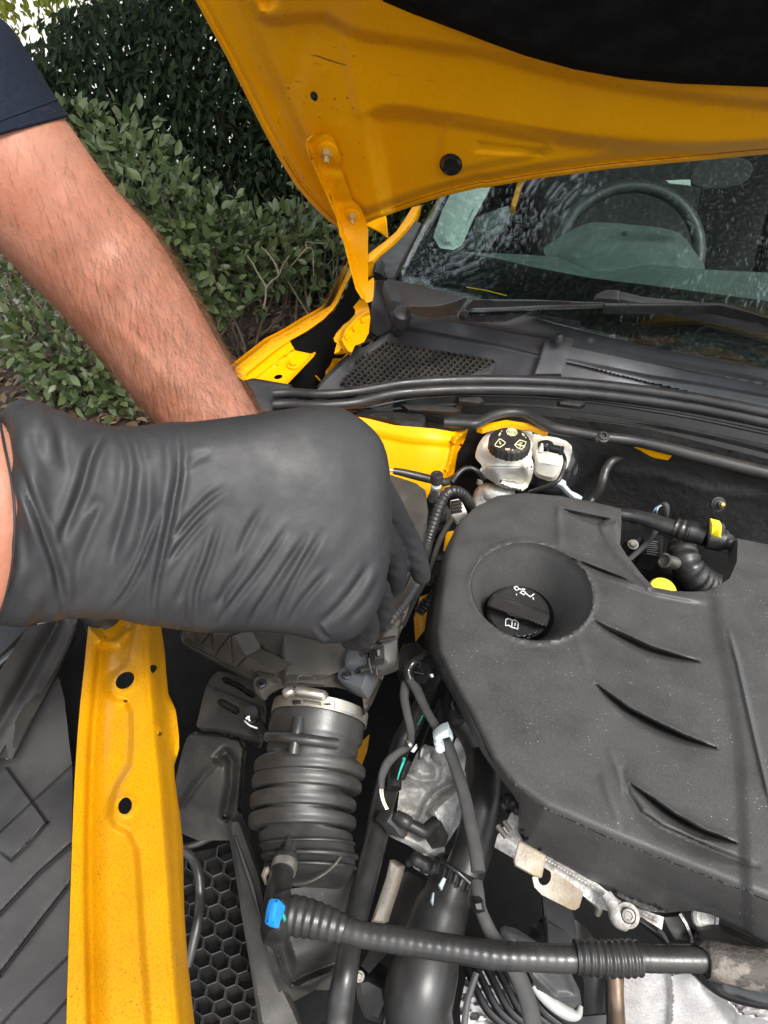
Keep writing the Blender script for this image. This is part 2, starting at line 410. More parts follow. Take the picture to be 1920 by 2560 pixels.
darkm = mat('liner_shade_black', (0.0048, 0.0048, 0.0048), .9, var=(0.0078, 0.0078, 0.0078), vscale=20, bump=[(300, .3)], specular=.15)  # near-black for liners and for surfaces standing in for deep shade
pad_m = mat('insulation_felt', (0.0042, 0.0042, 0.0045), .95, var=(0.0072, 0.0072, 0.0072), vscale=50, bump=[(900, .8), (60, .3)], specular=.1)
mat_m = mat('firewall_mat', (0.0077, 0.0077, 0.0084), .7, var=(0.0126, 0.0126, 0.0126), vscale=14, bump=[(90, .35)], dust=((0.0350, 0.0315, 0.0280), .3, 9), specular=.3)
alu = mat('cast_aluminium', (0.6552, 0.6435, 0.6201), .5, .35, var=(0.3861, 0.3744, 0.3510), vscale=120, bump=[(500, .5), (60, .2)], grain=((.2, .19, .18), 420, .45), dust=((0.2340, 0.1989, 0.1521), .4, 30))
alu_b = mat('bright_shield', (0.5950, 0.5780, 0.5695), .45, .45, var=(0.4675, 0.4505, 0.4420), vscale=60, bump=[(350, .3)], grain=((.3, .29, .28), 500, .5))
steel = mat('zinc_steel', (.34, .32, .29), .42, .85, var=(.38, .35, .29), vscale=80, bump=[(600, .1)])
brassy = mat('zinc_yellow', (.58, .36, .04), .45, .4, var=(.45, .38, .24), vscale=220, vsharp=(.45, .55), specular=.5)
steel_d = mat('dull_bolt_steel', (.20, .19, .175), .5, .6, var=(.13, .12, .11), vscale=200, bump=[(600, .2)])
rusty = mat('weathered_bracket', (.36, .33, .28), .6, .4, var=(.30, .22, .13), vscale=45, bump=[(500, .3)], grain=((.2, .18, .15), 400, .5))
whitep = mat('reservoir_plastic', (0.7600, 0.7410, 0.6650), .34, var=(0.6840, 0.6555, 0.5510), vscale=14, sss=.2, bump=[(300, .05)], dust=((0.4750, 0.3990, 0.2660), .15, 16))
white = mat('white_print', (.82, .82, .80), .6)
cream = mat('cream_print', (.78, .70, .42), .6)
clipm = mat('milky_clip', (.40, .46, .48), .4, var=(.44, .5, .52), vscale=60)
blue = mat('blue_clip', (.012, .21, .62), .4, var=(.03, .26, .68), vscale=60)
teal = mat('teal_wire', (.02, .36, .28), .5)
ylw_p = mat('yellow_plastic', (.75, .62, .03), .45, var=(.68, .55, .04), vscale=60)
glove_m = mat('nitrile_glove', (0.0173, 0.0179, 0.0197), .52, var=(0.0243, 0.0248, 0.0265), vscale=22, bump=[(1400, .12), (160, .06)], specular=.28, dust=((0.0693, 0.0664, 0.0606), .25, 12))
skin = mat('skin', (0.315, 0.128, 0.080), .45, var=(0.345, 0.170, 0.115), vscale=22, sss=.18, bump=[(420, .22), (120, .1)], grain=((.46, .17, .11), 190, .25), specular=.17)
hair_m = mat('arm_hair', (.15, .07, .035), .5)
navy = mat('navy_knit', (0.0048, 0.0079, 0.0158), .85, var=(0.0070, 0.0110, 0.0207), vscale=300, bump=[(1800, .7)], specular=.2)
denim = mat('work_trousers', (.02, .022, .028), .9, var=(.03, .032, .036), vscale=60, bump=[(900, .4)])
interior = mat('interior_vinyl', (.065, .095, .09), .55, var=(.085, .115, .11), vscale=20, bump=[(900, .15)])
trim_l = mat('pillar_trim', (.42, .50, .46), .6, var=(.36, .44, .41), vscale=20)
seat_m = mat('seat_cloth', (.02, .022, .022), .9, var=(.03, .032, .03), vscale=90, bump=[(900, .4)])
frit = mat('glass_frit', (.004, .004, .004), .6)
gold = mat('gold_stud', (.7, .45, .08), .3, .9)
def glass_mat():
    m = bpy.data.materials.new('windscreen_glass'); m.use_nodes = True; t = m.node_tree; t.nodes.clear()
    o = t.nodes.new('ShaderNodeOutputMaterial'); tr = t.nodes.new('ShaderNodeBsdfTransparent'); tr.inputs[0].default_value = (.82, .90, .87, 1)
    gl = t.nodes.new('ShaderNodeBsdfGlossy'); gl.inputs['Roughness'].default_value = .012
    df = t.nodes.new('ShaderNodeBsdfDiffuse'); df.inputs[0].default_value = (.45, .45, .42, 1)
    lw = t.nodes.new('ShaderNodeLayerWeight'); lw.inputs[0].default_value = .5; pw = t.nodes.new('ShaderNodeMath'); pw.operation = 'POWER'; pw.inputs[1].default_value = 4.0; fr = t.nodes.new('ShaderNodeMath'); fr.operation = 'MULTIPLY_ADD'; fr.inputs[1].default_value = .90; fr.inputs[2].default_value = .085
    t.links.new(lw.outputs['Facing'], pw.inputs[0]); t.links.new(pw.outputs[0], fr.inputs[0])
    mx = t.nodes.new('ShaderNodeMixShader'); m2 = t.nodes.new('ShaderNodeMixShader')
    tc = t.nodes.new('ShaderNodeTexCoord'); n1 = t.nodes.new('ShaderNodeTexNoise'); n1.inputs['Scale'].default_value = 160; n1.inputs['Detail'].default_value = 5
    mr = t.nodes.new('ShaderNodeMapRange'); mr.inputs['From Min'].default_value = .52; mr.inputs['From Max'].default_value = .8; mr.inputs['To Max'].default_value = .05
    L = t.links.new; L(tc.outputs['Object'], n1.inputs['Vector']); L(n1.outputs[0], mr.inputs['Value']); L(mr.outputs[0], m2.inputs[0])
    L(fr.outputs[0], mx.inputs[0]); L(tr.outputs[0], mx.inputs[1]); L(gl.outputs[0], mx.inputs[2]); L(mx.outputs[0], m2.inputs[1]); L(df.outputs[0], m2.inputs[2]); L(m2.outputs[0], o.inputs['Surface'])
    return m
glass = glass_mat()
def leaf_mat(name, a, b, rough=.4, trans=.25, spec=.5):
    m = bpy.data.materials.new(name); m.use_nodes = True; t = m.node_tree; p = t.nodes['Principled BSDF']; p.inputs['Roughness'].default_value = rough; p.inputs['Specular IOR Level'].default_value = spec
    g = t.nodes.new('ShaderNodeNewGeometry'); oi = t.nodes.new('ShaderNodeObjectInfo'); ad = t.nodes.new('ShaderNodeMath'); ad.operation = 'ADD'; fr = t.nodes.new('ShaderNodeMath'); fr.operation = 'FRACT'
    mx = t.nodes.new('ShaderNodeMix'); mx.data_type = 'RGBA'; mx.inputs[6].default_value = (*a, 1); mx.inputs[7].default_value = (*b, 1)
    L = t.links.new; L(g.outputs['Random Per Island'], ad.inputs[0]); L(oi.outputs['Random'], ad.inputs[1]); L(ad.outputs[0], fr.inputs[0]); L(fr.outputs[0], mx.inputs[0]); L(mx.outputs[2], p.inputs['Base Color'])
    if trans:
        tl = t.nodes.new('ShaderNodeBsdfTranslucent'); L(mx.outputs[2], tl.inputs[0]); ms = t.nodes.new('ShaderNodeMixShader'); ms.inputs[0].default_value = trans
        L(p.outputs[0], ms.inputs[1]); L(tl.outputs[0], ms.inputs[2]); L(ms.outputs[0], t.nodes['Material Output'].inputs['Surface'])
    return m

# ================================================================== SETTING: ground, path
def struct(o): o['kind'] = 'structure'; return o
def flat(name, poly, z, m):
    n = len(poly); V = [(x, y, z) for x, y in poly] + [(x, y, z - .05) for x, y in poly]
    Fc = [tuple(range(n)), tuple(range(2 * n - 1, n - 1, -1))] + [(i, (i + 1) % n, n + (i + 1) % n, n + i) for i in range(n)]
    return struct(obj(name, V, Fc, m, smooth=0))
soil = mat('soil', (.050, .036, .024), .95, var=(.085, .062, .042), vscale=9, bump=[(40, .6)])
conc = mat('concrete', (.36, .35, .33), .85, var=(.30, .29, .27), vscale=6, bump=[(60, .3)])
drive = mat('driveway_concrete', (.22, .21, .20), .9, var=(.17, .165, .155), vscale=5, bump=[(60, .3)])
flat('ground', [(-900, -900), (900, -900), (900, 900), (-900, 900)], 0, soil)
flat('driveway', [(-1.15, -6), (4, -6), (4, 7), (-1.15, 2.4)], .004, drive)
flat('path', [(-4.2, 3.75), (-1.9, 3.85), (-1.75, 4.6), (-4.4, 4.6)], .006, conc)

# ================================================================== THE CAR
car = thing('car', 'yellow car with its bonnet raised and windscreen reflecting the trees', 'car', (.25, 1.0, 0))

# ---- bonnet, seen from below
SB = surf('S', [(830, 560, 1.17), (1920, 395, .86), (490, 0, .80)])
left_J = [(-20, -230), (8, -90), (20, 0), (90, 130), (200, 330), (300, 530), (400, 730), (500, 915), (600, 1075), (700, 1190), (780, 1265), (850, 1325)]
left_e = px('J', left_J)
rear_e = px('B', [(420, 655), (470, 650), (555, 672), (585, 640), (630, 606), (700, 577), (800, 552), (1000, 514), (1200, 487), (1400, 468), (1659, 444), (1900, 424)])
rear_e = px('J', [(900, 1310), (1000, 1290), (1060, 1262), (1150, 1232), (1250, 1195), (1390, 1150), (1500, 1118), (1659, 1082)]) + px('B', [(850, 540), (1000, 514), (1200, 487), (1400, 468), (1659, 444), (1900, 424)])
bon_out = left_e + rear_e + [(2150, -90), (2150, -230), (380, -230)]
panelP = px('J', [(150, -600), (215, -95), (300, 90), (440, 420), (590, 740), (720, 985), (830, 1130), (930, 1225), (1000, 1240), (1150, 1190), (1380, 1110), (1659, 1040)]) + px('B', [(850, 520), (1000, 492), (1200, 464), (1400, 444), (1659, 421), (1900, 400)]) + [(2300, 350), (2300, -260)]
upperP = px('J', [(200, -600), (240, -95), (300, 30), (370, 115), (440, 148), (520, 150), (640, 132), (760, 130), (830, 170), (900, 213), (1000, 240), (1200, 268), (1450, 310)]) + px('B', [(830, 165), (1000, 213), (1200, 258), (1400, 290), (1659, 318), (1900, 330)]) + [(2300, 280), (2300, -260)]
pocketP = px('J', [(985, 670), (1005, 635), (1055, 605), (1120, 592), (1250, 598), (1400, 625), (1659, 664)]) + px('B', [(950, 355), (1100, 378), (1250, 394), (1400, 402), (1659, 404), (2000, 400), (2000, 620), (1200, 640), (700, 760)]) + px('J', [(1120, 1480), (1075, 1230), (1040, 1050), (1000, 850)])
raisedP = px('B', [(705, 400), (712, 345), (760, 330), (900, 350), (1060, 388), (1050, 435), (960, 470), (800, 500), (705, 520)])
slotP = px('B', [(822, 408), (1012, 431), (1006, 449), (815, 436)])
dimpleP = px('J', [(320, -200), (520, -200), (510, 30), (430, 92), (370, 60), (335, 0)])
def bon_h(U, V):
    h = .014 * sstep(sdist(U, V, panelP) / 24)
    dU = sdist(U, V, upperP); h = h + .020 * sstep((dU + 4) / 34) + .014 * sstep(dU / 140)
    dP = sdist(U, V, pocketP); h = h - .024 * sstep(dP / 46)
    h = h + .007 * sstep(sdist(U, V, raisedP) / 26) - .003 * sstep((sdist(U, V, slotP) + 5) / 10)
    h = h - .012 * sstep(sdist(U, V, dimpleP) / 26)
    d, s, _ = pl_dist(U, V, left_e + rear_e); h = h + .0022 * np.exp(-((d - 9) / 4) ** 2) - .0012 * np.exp(-((d - 16) / 3) ** 2) + .002 * np.exp(-((d - 31) / 9) ** 2)
    # pressed beads and small dents
    d, s, t = pl_dist(U, V, px('J', [(900, 240), (935, 420), (970, 640)])); h = h + .003 * np.exp(-(d / 16) ** 2)
    d, s, t = pl_dist(U, V, px('J', [(650, 230), (600, 420), (520, 560)])); h = h - .0018 * np.exp(-(d / 26) ** 2)
    for x, y, r, a in ((865, 722, 9, .0012), (550, 437, 6, .0012), (765, 410, 10, .0012), (980, 1055, 8, .001), (1190, 1120, 8, .001)):
        (cx, cy), = px('J', [(x, y)]); h = h + a * np.exp(-((U - cx) ** 2 + (V - cy) ** 2) / r ** 2)
    return h
(h1x, h1y), (h2x, h2y) = px('J', [(703, 555), (1491, 948)])
bonnet = g_sheet(bon_out, SB, bon_h, .012, 9, [ell(h1x, h1y, 9, 13, -20, 20)], (4.5, [pocketP[:9], upperP[:12], left_e + rear_e, slotP + slotP[:1], raisedP], 22)).obj('bonnet', yellow, car, smooth=60)
plug = sheet('rubber_plug', 'J', ell(1491, 948, 66, 64, 20, 40), lambda U, V: SB(U, V), gloss_b, bonnet, h=lambda U, V: .014 - .024 + .007 + .006 * sstep((62 - np.hypot((U - h2x) * 2.304, (V - h2y) * 2.304)) / 24), step=5, thick=.012)
pad = g_sheet(px('B', [(500, -250), (530, -60), (545, 2), (640, 42), (760, 86), (850, 121), (960, 161), (1100, 200), (1250, 227), (1400, 241), (1659, 251), (1900, 258), (1900, -250)]), SB, lambda U, V: .046 + .010 * sstep(sdist(U, V, px('B', [(545, 2), (640, 42), (760, 86), (850, 121), (960, 161), (1100, 200), (1250, 227), (1400, 241), (1659, 251), (1920, 258), (1920, -290), (480, -290)])) / 22) + .002 * np.sin(U * .021 + V * .03) * np.sin(V * .027), .03, 10, ostep=6).obj('insulation_pad', pad_m, bonnet, smooth=60)
chip = mat('chipped_primer', (.20, .075, .02), .7)
for li, w in ((px('J', [(684, 315), (730, 325), (790, 347), (840, 363), (890, 375)]), 2.0), (px('J', [(702, 360), (744, 373)]), 1.5), (px('J', [(597, 468), (628, 470)]), 2.5), (px('J', [(890, 376), (960, 388)]), 1.0), (px('J', [(1130, 425), (1230, 440)]), .8), (px('J', [(1345, 462), (1390, 468)]), .9)):
    q = np.array(li); nn = np.c_[-np.gradient(q[:, 1]), np.gradient(q[:, 0])]; nn /= np.linalg.norm(nn, axis=1, keepdims=True)
    ww = w * np.clip(np.sin(np.linspace(.25, 2.9, len(q))), .3, 1)[:, None]; A, B = q + nn * ww, q - nn * ww
    a, _ = lift(SB, A[:, 0], A[:, 1], bon_h(A[:, 0], A[:, 1]) + .0003); b, _ = lift(SB, B[:, 0], B[:, 1], bon_h(B[:, 0], B[:, 1]) + .0003)
    obj('paint_scratch', np.r_[a, b], [(i, i + 1, len(q) + i + 1, len(q) + i) for i in range(len(q) - 1)], chip, bonnet, smooth=0)
for x, y, r in ((556, 508, 7), (645, 592, 4), (558, 570, 4), (659, 555, 5), (823, 570, 6), (895, 565, 6), (925, 622, 5), (806, 620, 4), (832, 630, 4), (735, 674, 5), (497, 705, 5), (393, 388, 5), (536, 91, 5), (932, 322, 5), (820, 272, 4), (748, 575, 4), (640, 1026, 4), (853, 1046, 4), (866, 888, 4), (990, 908, 4), (1122, 246, 5), (1042, 246, 4), (990, 240, 4), (706, 850, 4), (965, 826, 4), (1400, 710, 4), (725, 190, 3), (637, 675, 3)):
    e = np.array([(cx + random.uniform(-.6, .6), cy + random.uniform(-.6, .6)) for cx, cy in ell(*px('J', [(x, y)])[0], r / 2.304, r / 2.304 * .8, 20, 9)])
    a, _ = lift(SB, e[:, 0], e[:, 1], bon_h(e[:, 0], e[:, 1]) + .0003); obj('paint_chip', a, [tuple(range(9))], chip, bonnet, smooth=0)
SBL = lambda U, V: project(lift(SB, U, V, bon_h(U, V) + .0003)[0])[2]
sealer = mat('seam_sealer', (.30, .09, .01), .6)
strokes('seam_line', 'S', [[(x, y - 13) for x, y in catmull(np.array(rear_e[3:-1]), 5).tolist()]], SBL, 2.2, sealer, bonnet)
strokes('seam_line', 'S', [[(x + 11, y - 6) for x, y in catmull(np.array(left_e[7:]), 5).tolist()]], SBL, 1.6, sealer, bonnet)
# corner stop plate at the rear corner of the bonnet
block('corner_plate', 'J', [(1000, 1283), (1110, 1236), (1118, 1262), (1128, 1372), (1080, 1340), (1000, 1300)], surf('J', [(1000, 1283, 1.185), (1120, 1250, 1.175), (1128, 1372, 1.19)]), .008, yellow, bonnet)

# ---- bonnet hinge
_b = lambda x, y, e: (x, y, float(SB(480 + x / 2.304, y / 2.304)) - e)
SH = surf('J', [_b(660, 800, .036), _b(850, 900, .034), _b(920, 1150, .036), _b(760, 1080, .038), _b(930, 1240, .034)] + [((480 + 0) * 0 + (px('K', [(1100, 560)])[0][0] - 480) * 2.304, px('K', [(1100, 560)])[0][1] * 2.304, 1.105), ((px('K', [(1215, 600)])[0][0] - 480) * 2.304, px('K', [(1215, 600)])[0][1] * 2.304, 1.105)])
K2J = lambda L: [((x / 3.318 + 560 - 480) * 2.304, (y / 3.318 + 560) * 2.304) for x, y in L]
hinge_o = [(652, 835), (660, 805), (690, 776), (768, 768), (812, 790), (838, 850), (860, 910), (853, 945), (880, 1030), (910, 1110), (922, 1150), (968, 1190), (990, 1240), (1016, 1322)] + K2J([(1196, 60), (1194, 250), (1196, 470), (1190, 480), (1240, 440), (1246, 480), (1240, 600), (1228, 640), (1190, 655), (1140, 618), (1092, 540), (1065, 440), (1040, 350), (1012, 240), (985, 140), (958, 90), (952, 20)]) + [(848, 1340), (830, 1250), (770, 1120), (720, 1000), (680, 900), (660, 862)]
hl = px('J', [(700, 775), (655, 820), (662, 865), (720, 1000), (800, 1180), (852, 1320)] + K2J([(960, 90), (1000, 150), (1040, 340), (1080, 520), (1140, 615)]))
def hinge_h(U, V):
    d, s, t = pl_dist(U, V, hl); h = .014 * sstep(1 - d / 13)
    d, s, t = pl_dist(U, V, px('J', [(830, 1163), (880, 1158), (930, 1150)])); h = h - .003 * np.exp(-(d / 10) ** 2)
    d, s, t = pl_dist(U, V, px('J', [(770, 965), (855, 975)])); h = h - .004 * np.exp(-(d / 14) ** 2)
    return h
hinge = g_sheet(px('J', hinge_o), SH, hinge_h, .005, 5, (), (2.0, [hl], 15)).obj('bonnet_hinge', yellow, car, smooth=50)
def on(S, c, x, y, h=0.0):
    u, v = px(c, [(x, y)])[0]; p, n = lift(S, np.array([u]), np.array([v]), np.array([h])); return p[0], n[0]
for (x, y, r) in ((778, 868, .0076), (925, 1236, .0066)):
    p, n = on(SH, 'J', x, y, .001); ax = n * .75 + np.array([0, -.2, -.6])
    g = Geo(); g.add(*g_lathe([(r * 2.0, -.004), (r * 2.0, .0012), (r * 1.8, .002), (r * .5, .002)], p, n, 28)); g.obj('washer', yellow, hinge)
    g = Geo(); g.add(*g_lathe([(r * 1.05, .000), (r * 1.1, .003), (r * 1.1, r), (r * .9, r * 1.2), (r * .55, r * 1.2), (r * .55, r * 2.1), (r * .42, r * 2.3)], p, ax, 6)); g.obj('nut', brassy, hinge, smooth=20)
# lower hinge bracket with its spot welds
SHB = surf('K', [(1100, 640, 1.13), (1200, 760, 1.10), (930, 960, 1.075), (1050, 1040, 1.05)])
hb_o = [(1128, 622), (1072, 688), (1090, 715), (1085, 750), (1040, 800), (985, 842), (930, 910), (908, 950), (918, 978), (938, 985), (925, 1030), (914, 1078), (950, 1062), (975, 1030), (1050, 1090), (1085, 1010), (1160, 980), (1200, 905), (1214, 780), (1204, 700), (1190, 655)]
def hb_h(U, V):
    d, s, t = pl_dist(U, V, px('K', [(1200, 720), (1100, 780), (1010, 880), (980, 970), (1040, 1060)])); h = .009 * np.exp(-(d / 7) ** 2) - .006 * (s > 0) * sstep(d / 8)
    for x, y in ((1156, 800), (1085, 865), (1020, 935)):
        (a, b), = px('K', [(x, y)]); h = h + .004 * sstep((9 - np.hypot((U - a) * 1.3, V - b)) / 3)
    return h
sheet('hinge_bracket', 'K', hb_o, SHB, yellow, car, h=hb_h, step=3.2, thick=.006)
# ---- front wing: rolled lip, outer skin, inner shelf
lip_t = [(60, 1228), (100, 1188), (260, 1060), (400, 950), (560, 868), (700, 780), (800, 725), (880, 680), (925, 610), (960, 535), (1000, 450), (1040, 370), (1085, 300)]
lip_b = [(1110, 340), (1052, 430), (1010, 510), (975, 590), (945, 650), (900, 715), (830, 788), (690, 888), (555, 962), (440, 1040), (300, 1150), (190, 1240), (160, 1298)]
def zlip(U, V): return 1.015 + .06 * np.clip((1000 - V) / 330, 0, 1)
SL = lambda U, V: Hd(U, V, zlip(U, V))
def lip_h(U, V):
    d, s, t = pl_dist(U, V, px('K', lip_t)); return -.010 * sstep(1 - d / 7) - .004 * np.exp(-((d - 11) / 4) ** 2)
wing = sheet('front_wing', 'K', lip_t + lip_b, SL, yellow, car, h=lip_h, step=5, thick=.006, smooth=60, fine=(2.2, [px('K', lip_t)], 16))
g = Geo(); q = np.array(px('K', lip_t)); T, _ = lift(SL, q[:, 0], q[:, 1], np.full(len(q), -.011)); k = len(T); R = []
for a in range(9): R.append(T + np.array([-.012 - .10 * math.sin(a / 8 * 1.5), .02 * 0, -.70 * (a / 8) ** 1.25]))
g.add(np.concatenate(R), [(a * k + i, a * k + i + 1, (a + 1) * k + i + 1, (a + 1) * k + i) for a in range(8) for i in range(k - 1)]); g.obj('outer_skin', yellow, wing, smooth=60)
SS = hsurf('K', [(170, 1280, 1.016), (560, 990, 1.034), (740, 1075, 1.022), (515, 1325, 1.004)])
def shelf_h(U, V):
    d, s, t = pl_dist(U, V, px('K', [(755, 1064), (700, 1140), (600, 1250), (520, 1330)])); h = .006 * np.exp(-(d / 4) ** 2)
    d, s, t = pl_dist(U, V, px('K', [(270, 1290), (420, 1170), (470, 1130), (600, 1045)])); h = h + .006 * (s < 0) * sstep(d / 7)
    for a, b in (((440, 1160), 8), ((565, 1165), 13)):
        (x, y), = px('K', [a]); h = h + .003 * sstep((b - np.hypot(U - x, (V - y) * 1.5)) / 4)
    return h
shelf = sheet('wing_shelf', 'K', [(130, 1225), (300, 1120), (440, 1030), (550, 958), (552, 985), (590, 1048), (720, 1076), (752, 1062), (764, 1070), (745, 1098), (520, 1335), (300, 1296), (150, 1300)], SS, yellow, car, h=shelf_h, step=4, holes=[px('K', ell(450, 1268, 36, 18, -12, 20))], smooth=50)
(bx, by), = px('K', [(568, 1166)]); bp, bn = lift(SS, np.array([bx]), np.array([by]), np.array([.0035])); bolt('bolt', bp[0], bn[0], .006, yellow, shelf)
# small yellow brackets beyond the shelf
SY = hsurf('K', [(600, 1300, .93), (1000, 1080, .97), (760, 1330, .93)])
sheet('strut_bracket', 'K', [(765, 1180), (800, 1145), (860, 1128), (930, 1112), (985, 1118), (1060, 1050), (1085, 1010), (980, 1040), (920, 1085), (1020, 1070), (830, 1290), (740, 1360), (660, 1350), (690, 1310), (790, 1310), (815, 1290), (770, 1240)], SY, yellow, car, h=lambda U, V: .008 * np.sin(U * .11) * np.sin(V * .09), step=4)
P, R = pathz('K', [(590, 1250, .95, 20), (612, 1290, .945, 18), (600, 1315, .94, 18), (635, 1345, .93, 18)]); V_, F_ = g_tube(P, R, 10, flat=.25); obj('spring_clip', V_, F_, yellow, car)
P, R = pathz('K', [(690, 1165, .965, 14), (740, 1200, .96, 15), (735, 1230, .955, 15), (790, 1290, .95, 26)]); V_, F_ = g_tube(P, R, 10, flat=.3); obj('spring_clip', V_, F_, yellow, car)
# inner wall of the wing, yellow metal coloured black for the cavity's shade
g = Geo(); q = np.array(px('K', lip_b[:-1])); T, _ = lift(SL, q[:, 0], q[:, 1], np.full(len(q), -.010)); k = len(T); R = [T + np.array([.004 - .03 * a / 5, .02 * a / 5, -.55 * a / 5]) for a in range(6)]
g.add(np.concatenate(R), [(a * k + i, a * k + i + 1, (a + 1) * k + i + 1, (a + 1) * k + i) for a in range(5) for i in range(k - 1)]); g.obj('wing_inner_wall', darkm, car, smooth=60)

# ---- A-pillar: yellow edge and grey plastic trim
SA = surf('K', [(1190, 330, 1.30), (1560, 20, 1.55), (1300, 380, 1.27), (1659, 60, 1.53)])
block('a_pillar', 'K', [(1182, 262), (1240, 214), (1340, 140), (1430, 60), (1500, -40), (1560, -140), (1640, -160), (1580, -20), (1520, 60), (1420, 160), (1290, 270), (1240, 325), (1184, 336)], SA, .03, yellow, car, bev=.006)
SA2 = surf('K', [(1260, 330, 1.275), (1600, 10, 1.52), (1410, 450, 1.235), (1659, 60, 1.50)])
block('pillar_trim', 'K', [(1246, 328), (1290, 275), (1420, 168), (1520, 66), (1590, -30), (1640, 0), (1560, 160), (1480, 310), (1412, 452), (1360, 462), (1335, 440), (1320, 400), (1308, 300), (1312, 380), (1295, 400)], SA2, .02, plastic_g, car, bev=.003)
block('pillar_trim_foot', 'K', [(1244, 330), (1310, 285), (1318, 390), (1345, 450), (1300, 430), (1242, 400), (1262, 370)], surf('K', [(1244, 330, 1.26), (1310, 285, 1.26), (1345, 450, 1.22)]), .02, plastic, car, bev=.003)

# ---- windscreen
SW = surf('S', [(1060, 690, 1.23), (1500, 800, 1.045), (1920, 907, .915), (1570, 414, 1.19), (1120, 500, 1.42), (1920, 430, 1.06), (2150, 960, .87), (2150, 420, 1.02)])
glass_o = [(994, 690), (1050, 565), (1083, 515), (1140, 400), (1180, 300), (1300, 250), (2150, 180), (2150, 975), (1920, 925), (1688, 880), (1500, 838), (1388, 810), (1166, 745), (1010, 706)]
ws = sheet('windscreen', 'S', glass_o, SW, glass, car, step=40, thick=.0045, smooth=80)
SWb = lambda U, V: SW(U, V) + .010
sheet('ceramic_band', 'L', [(-6, 612), (90, 372), (160, 270), (185, 280), (120, 420), (130, 470), (300, 492), (420, 512), (600, 555), (860, 604), (1250, 652), (1659, 708), (2100, 760), (2100, 1110), (1659, 1000), (1240, 920), (700, 800), (300, 690)], SWb, frit, ws, step=40, thick=.002)
strokes('wiper_park_mark', 'L', [[(300, 645), (390, 660), (482, 683)]], lambda U, V: SW(U, V) + .0062, 3.2, ylw_p, ws)
st = mat('glass_stamp', (.02, .02, .02), .6)
strokes('glass_stamp', 'L', [[(x, 396), (x + 7, 399), (x + 9, 396)] for x in range(312, 384, 12)] + [ell(318, 412, 14, 7, 0, 12) + [(332, 412)], [(312, 412), (325, 412)], [(300, 428), (312, 428), (330, 430)], [(300, 440), (320, 441)]], lambda U, V: SW(U, V) + .0062, 1.6, st, ws)

# ---- cabin seen through the glass
SD = surf('L', [(300, 490, 1.55), (640, 490, 1.62), (1380, 565, 1.42), (1659, 590, 1.34), (860, 600, 1.40), (1659, 705, 1.16), (1250, 655, 1.26), (1900, 640, 1.26)])
sheet('dashboard', 'L', [(150, 470), (300, 488), (420, 492), (560, 498), (700, 508), (850, 515), (1100, 540), (1390, 566), (1659, 580), (2000, 600), (2000, 800), (1659, 730), (1250, 672), (860, 622), (500, 560), (250, 500)], SD, interior, car, h=lambda U, V: .006 * np.sin(U * .02), step=18, thick=.03)
SHd = surf('L', [(640, 470, 1.66), (850, 350, 1.74), (1240, 385, 1.66), (1385, 575, 1.50), (850, 600, 1.50)])
hood = sheet('instrument_hood', 'L', [(630, 478), (700, 430), (840, 350), (960, 355), (1240, 383), (1290, 430), (1345, 505), (1392, 580), (1250, 620), (850, 600), (700, 540)], SHd, interior, car, rnd=2, h=lambda U, V: .02 * sstep(sdist(U, V, px('L', [(640, 500), (850, 360), (1240, 395), (1370, 600), (850, 640)])) / 40) + .004 * np.exp(-(pl_dist(U, V, px('L', [(1240, 385), (1252, 480), (1250, 560)]))[0] / 4) ** 2), step=10, thick=.03)
block('trim_strip', 'L', [(1003, 395), (1027, 392), (990, 530), (958, 532)], lambda U, V: SHd(U, V) - .03, .004, plastic, hood)
# steering wheel (tilted ring with hub and spokes)
wc = Dp(np.array([1565.0]), np.array([640.0]), np.array([1.86]))[0]; wa, wb, wcx = frame((-.22, -.80, .52))
wheel = obj('steering_wheel', *g_tube([wc + .185 * (math.cos(t) * wb + math.sin(t) * wcx) for t in np.linspace(0, 2 * math.pi, 49)], .0175, 14), mat('wheel_leather', (.022, .028, .028), .42, var=(.03, .036, .036), vscale=60, bump=[(900, .2)]), car)
g = Geo(); g.add(*g_lathe([(.075, -.03), (.08, 0), (.06, .02), (.02, .025)], wc, wa, 24))
for t in (0, math.pi, -math.pi / 2): g.add(*g_tube([wc + (math.cos(t) * wb + math.sin(t) * wcx) * r for r in (.05, .12, .18)], [.025, .016, .014], 10, flat=.5))
g.obj('spokes', seat_m, wheel)
# inner pillar trim, side window bar, door trims
ST = surf('L', [(160, 450, 1.50), (240, 470, 1.50), (230, 250, 1.72), (400, 210, 1.80)])
pt = sheet('inner_pillar', 'L', [(150, 420), (190, 300), (220, 240), (300, 120), (440, 120), (400, 215), (330, 340), (280, 455), (240, 478), (180, 470)], ST, trim_l, car, h=lambda U, V: .02 * sstep(sdist(U, V, px('L', [(150, 420), (190, 300), (300, 120), (440, 120), (330, 340), (280, 455), (240, 478), (180, 470)])) / 30), step=12, thick=.02)
for k in range(16):
    y = 300 + k * 8.5; x = 318 - k * 4.4; block('vent_slot', 'L', [(x - 16, y + 5), (x + 14, y - 8), (x + 15, y - 5), (x - 15, y + 8)], lambda U, V: ST(U, V) - .022, .003, interior, pt, bev=.0005)
block('door_frame', 'L', [(545, 120), (572, 120), (520, 285), (500, 275)], surf('L', [(545, 120, 2.3), (572, 120, 2.3), (510, 285, 2.2)]), .03, yellow, car)
block('belt_pillar', 'L', [(640, 150), (700, 150), (600, 350), (545, 350)], surf('L', [(640, 150, 2.5), (700, 150, 2.5), (570, 350, 2.4)]), .03, seat_m, car)
block('mirror_cowl', 'L', [(340, 330), (490, 278), (500, 300), (400, 400), (330, 400)], surf('L', [(340, 330, 1.85), (490, 278, 1.9), (400, 400, 1.8)]), .05, interior, car)
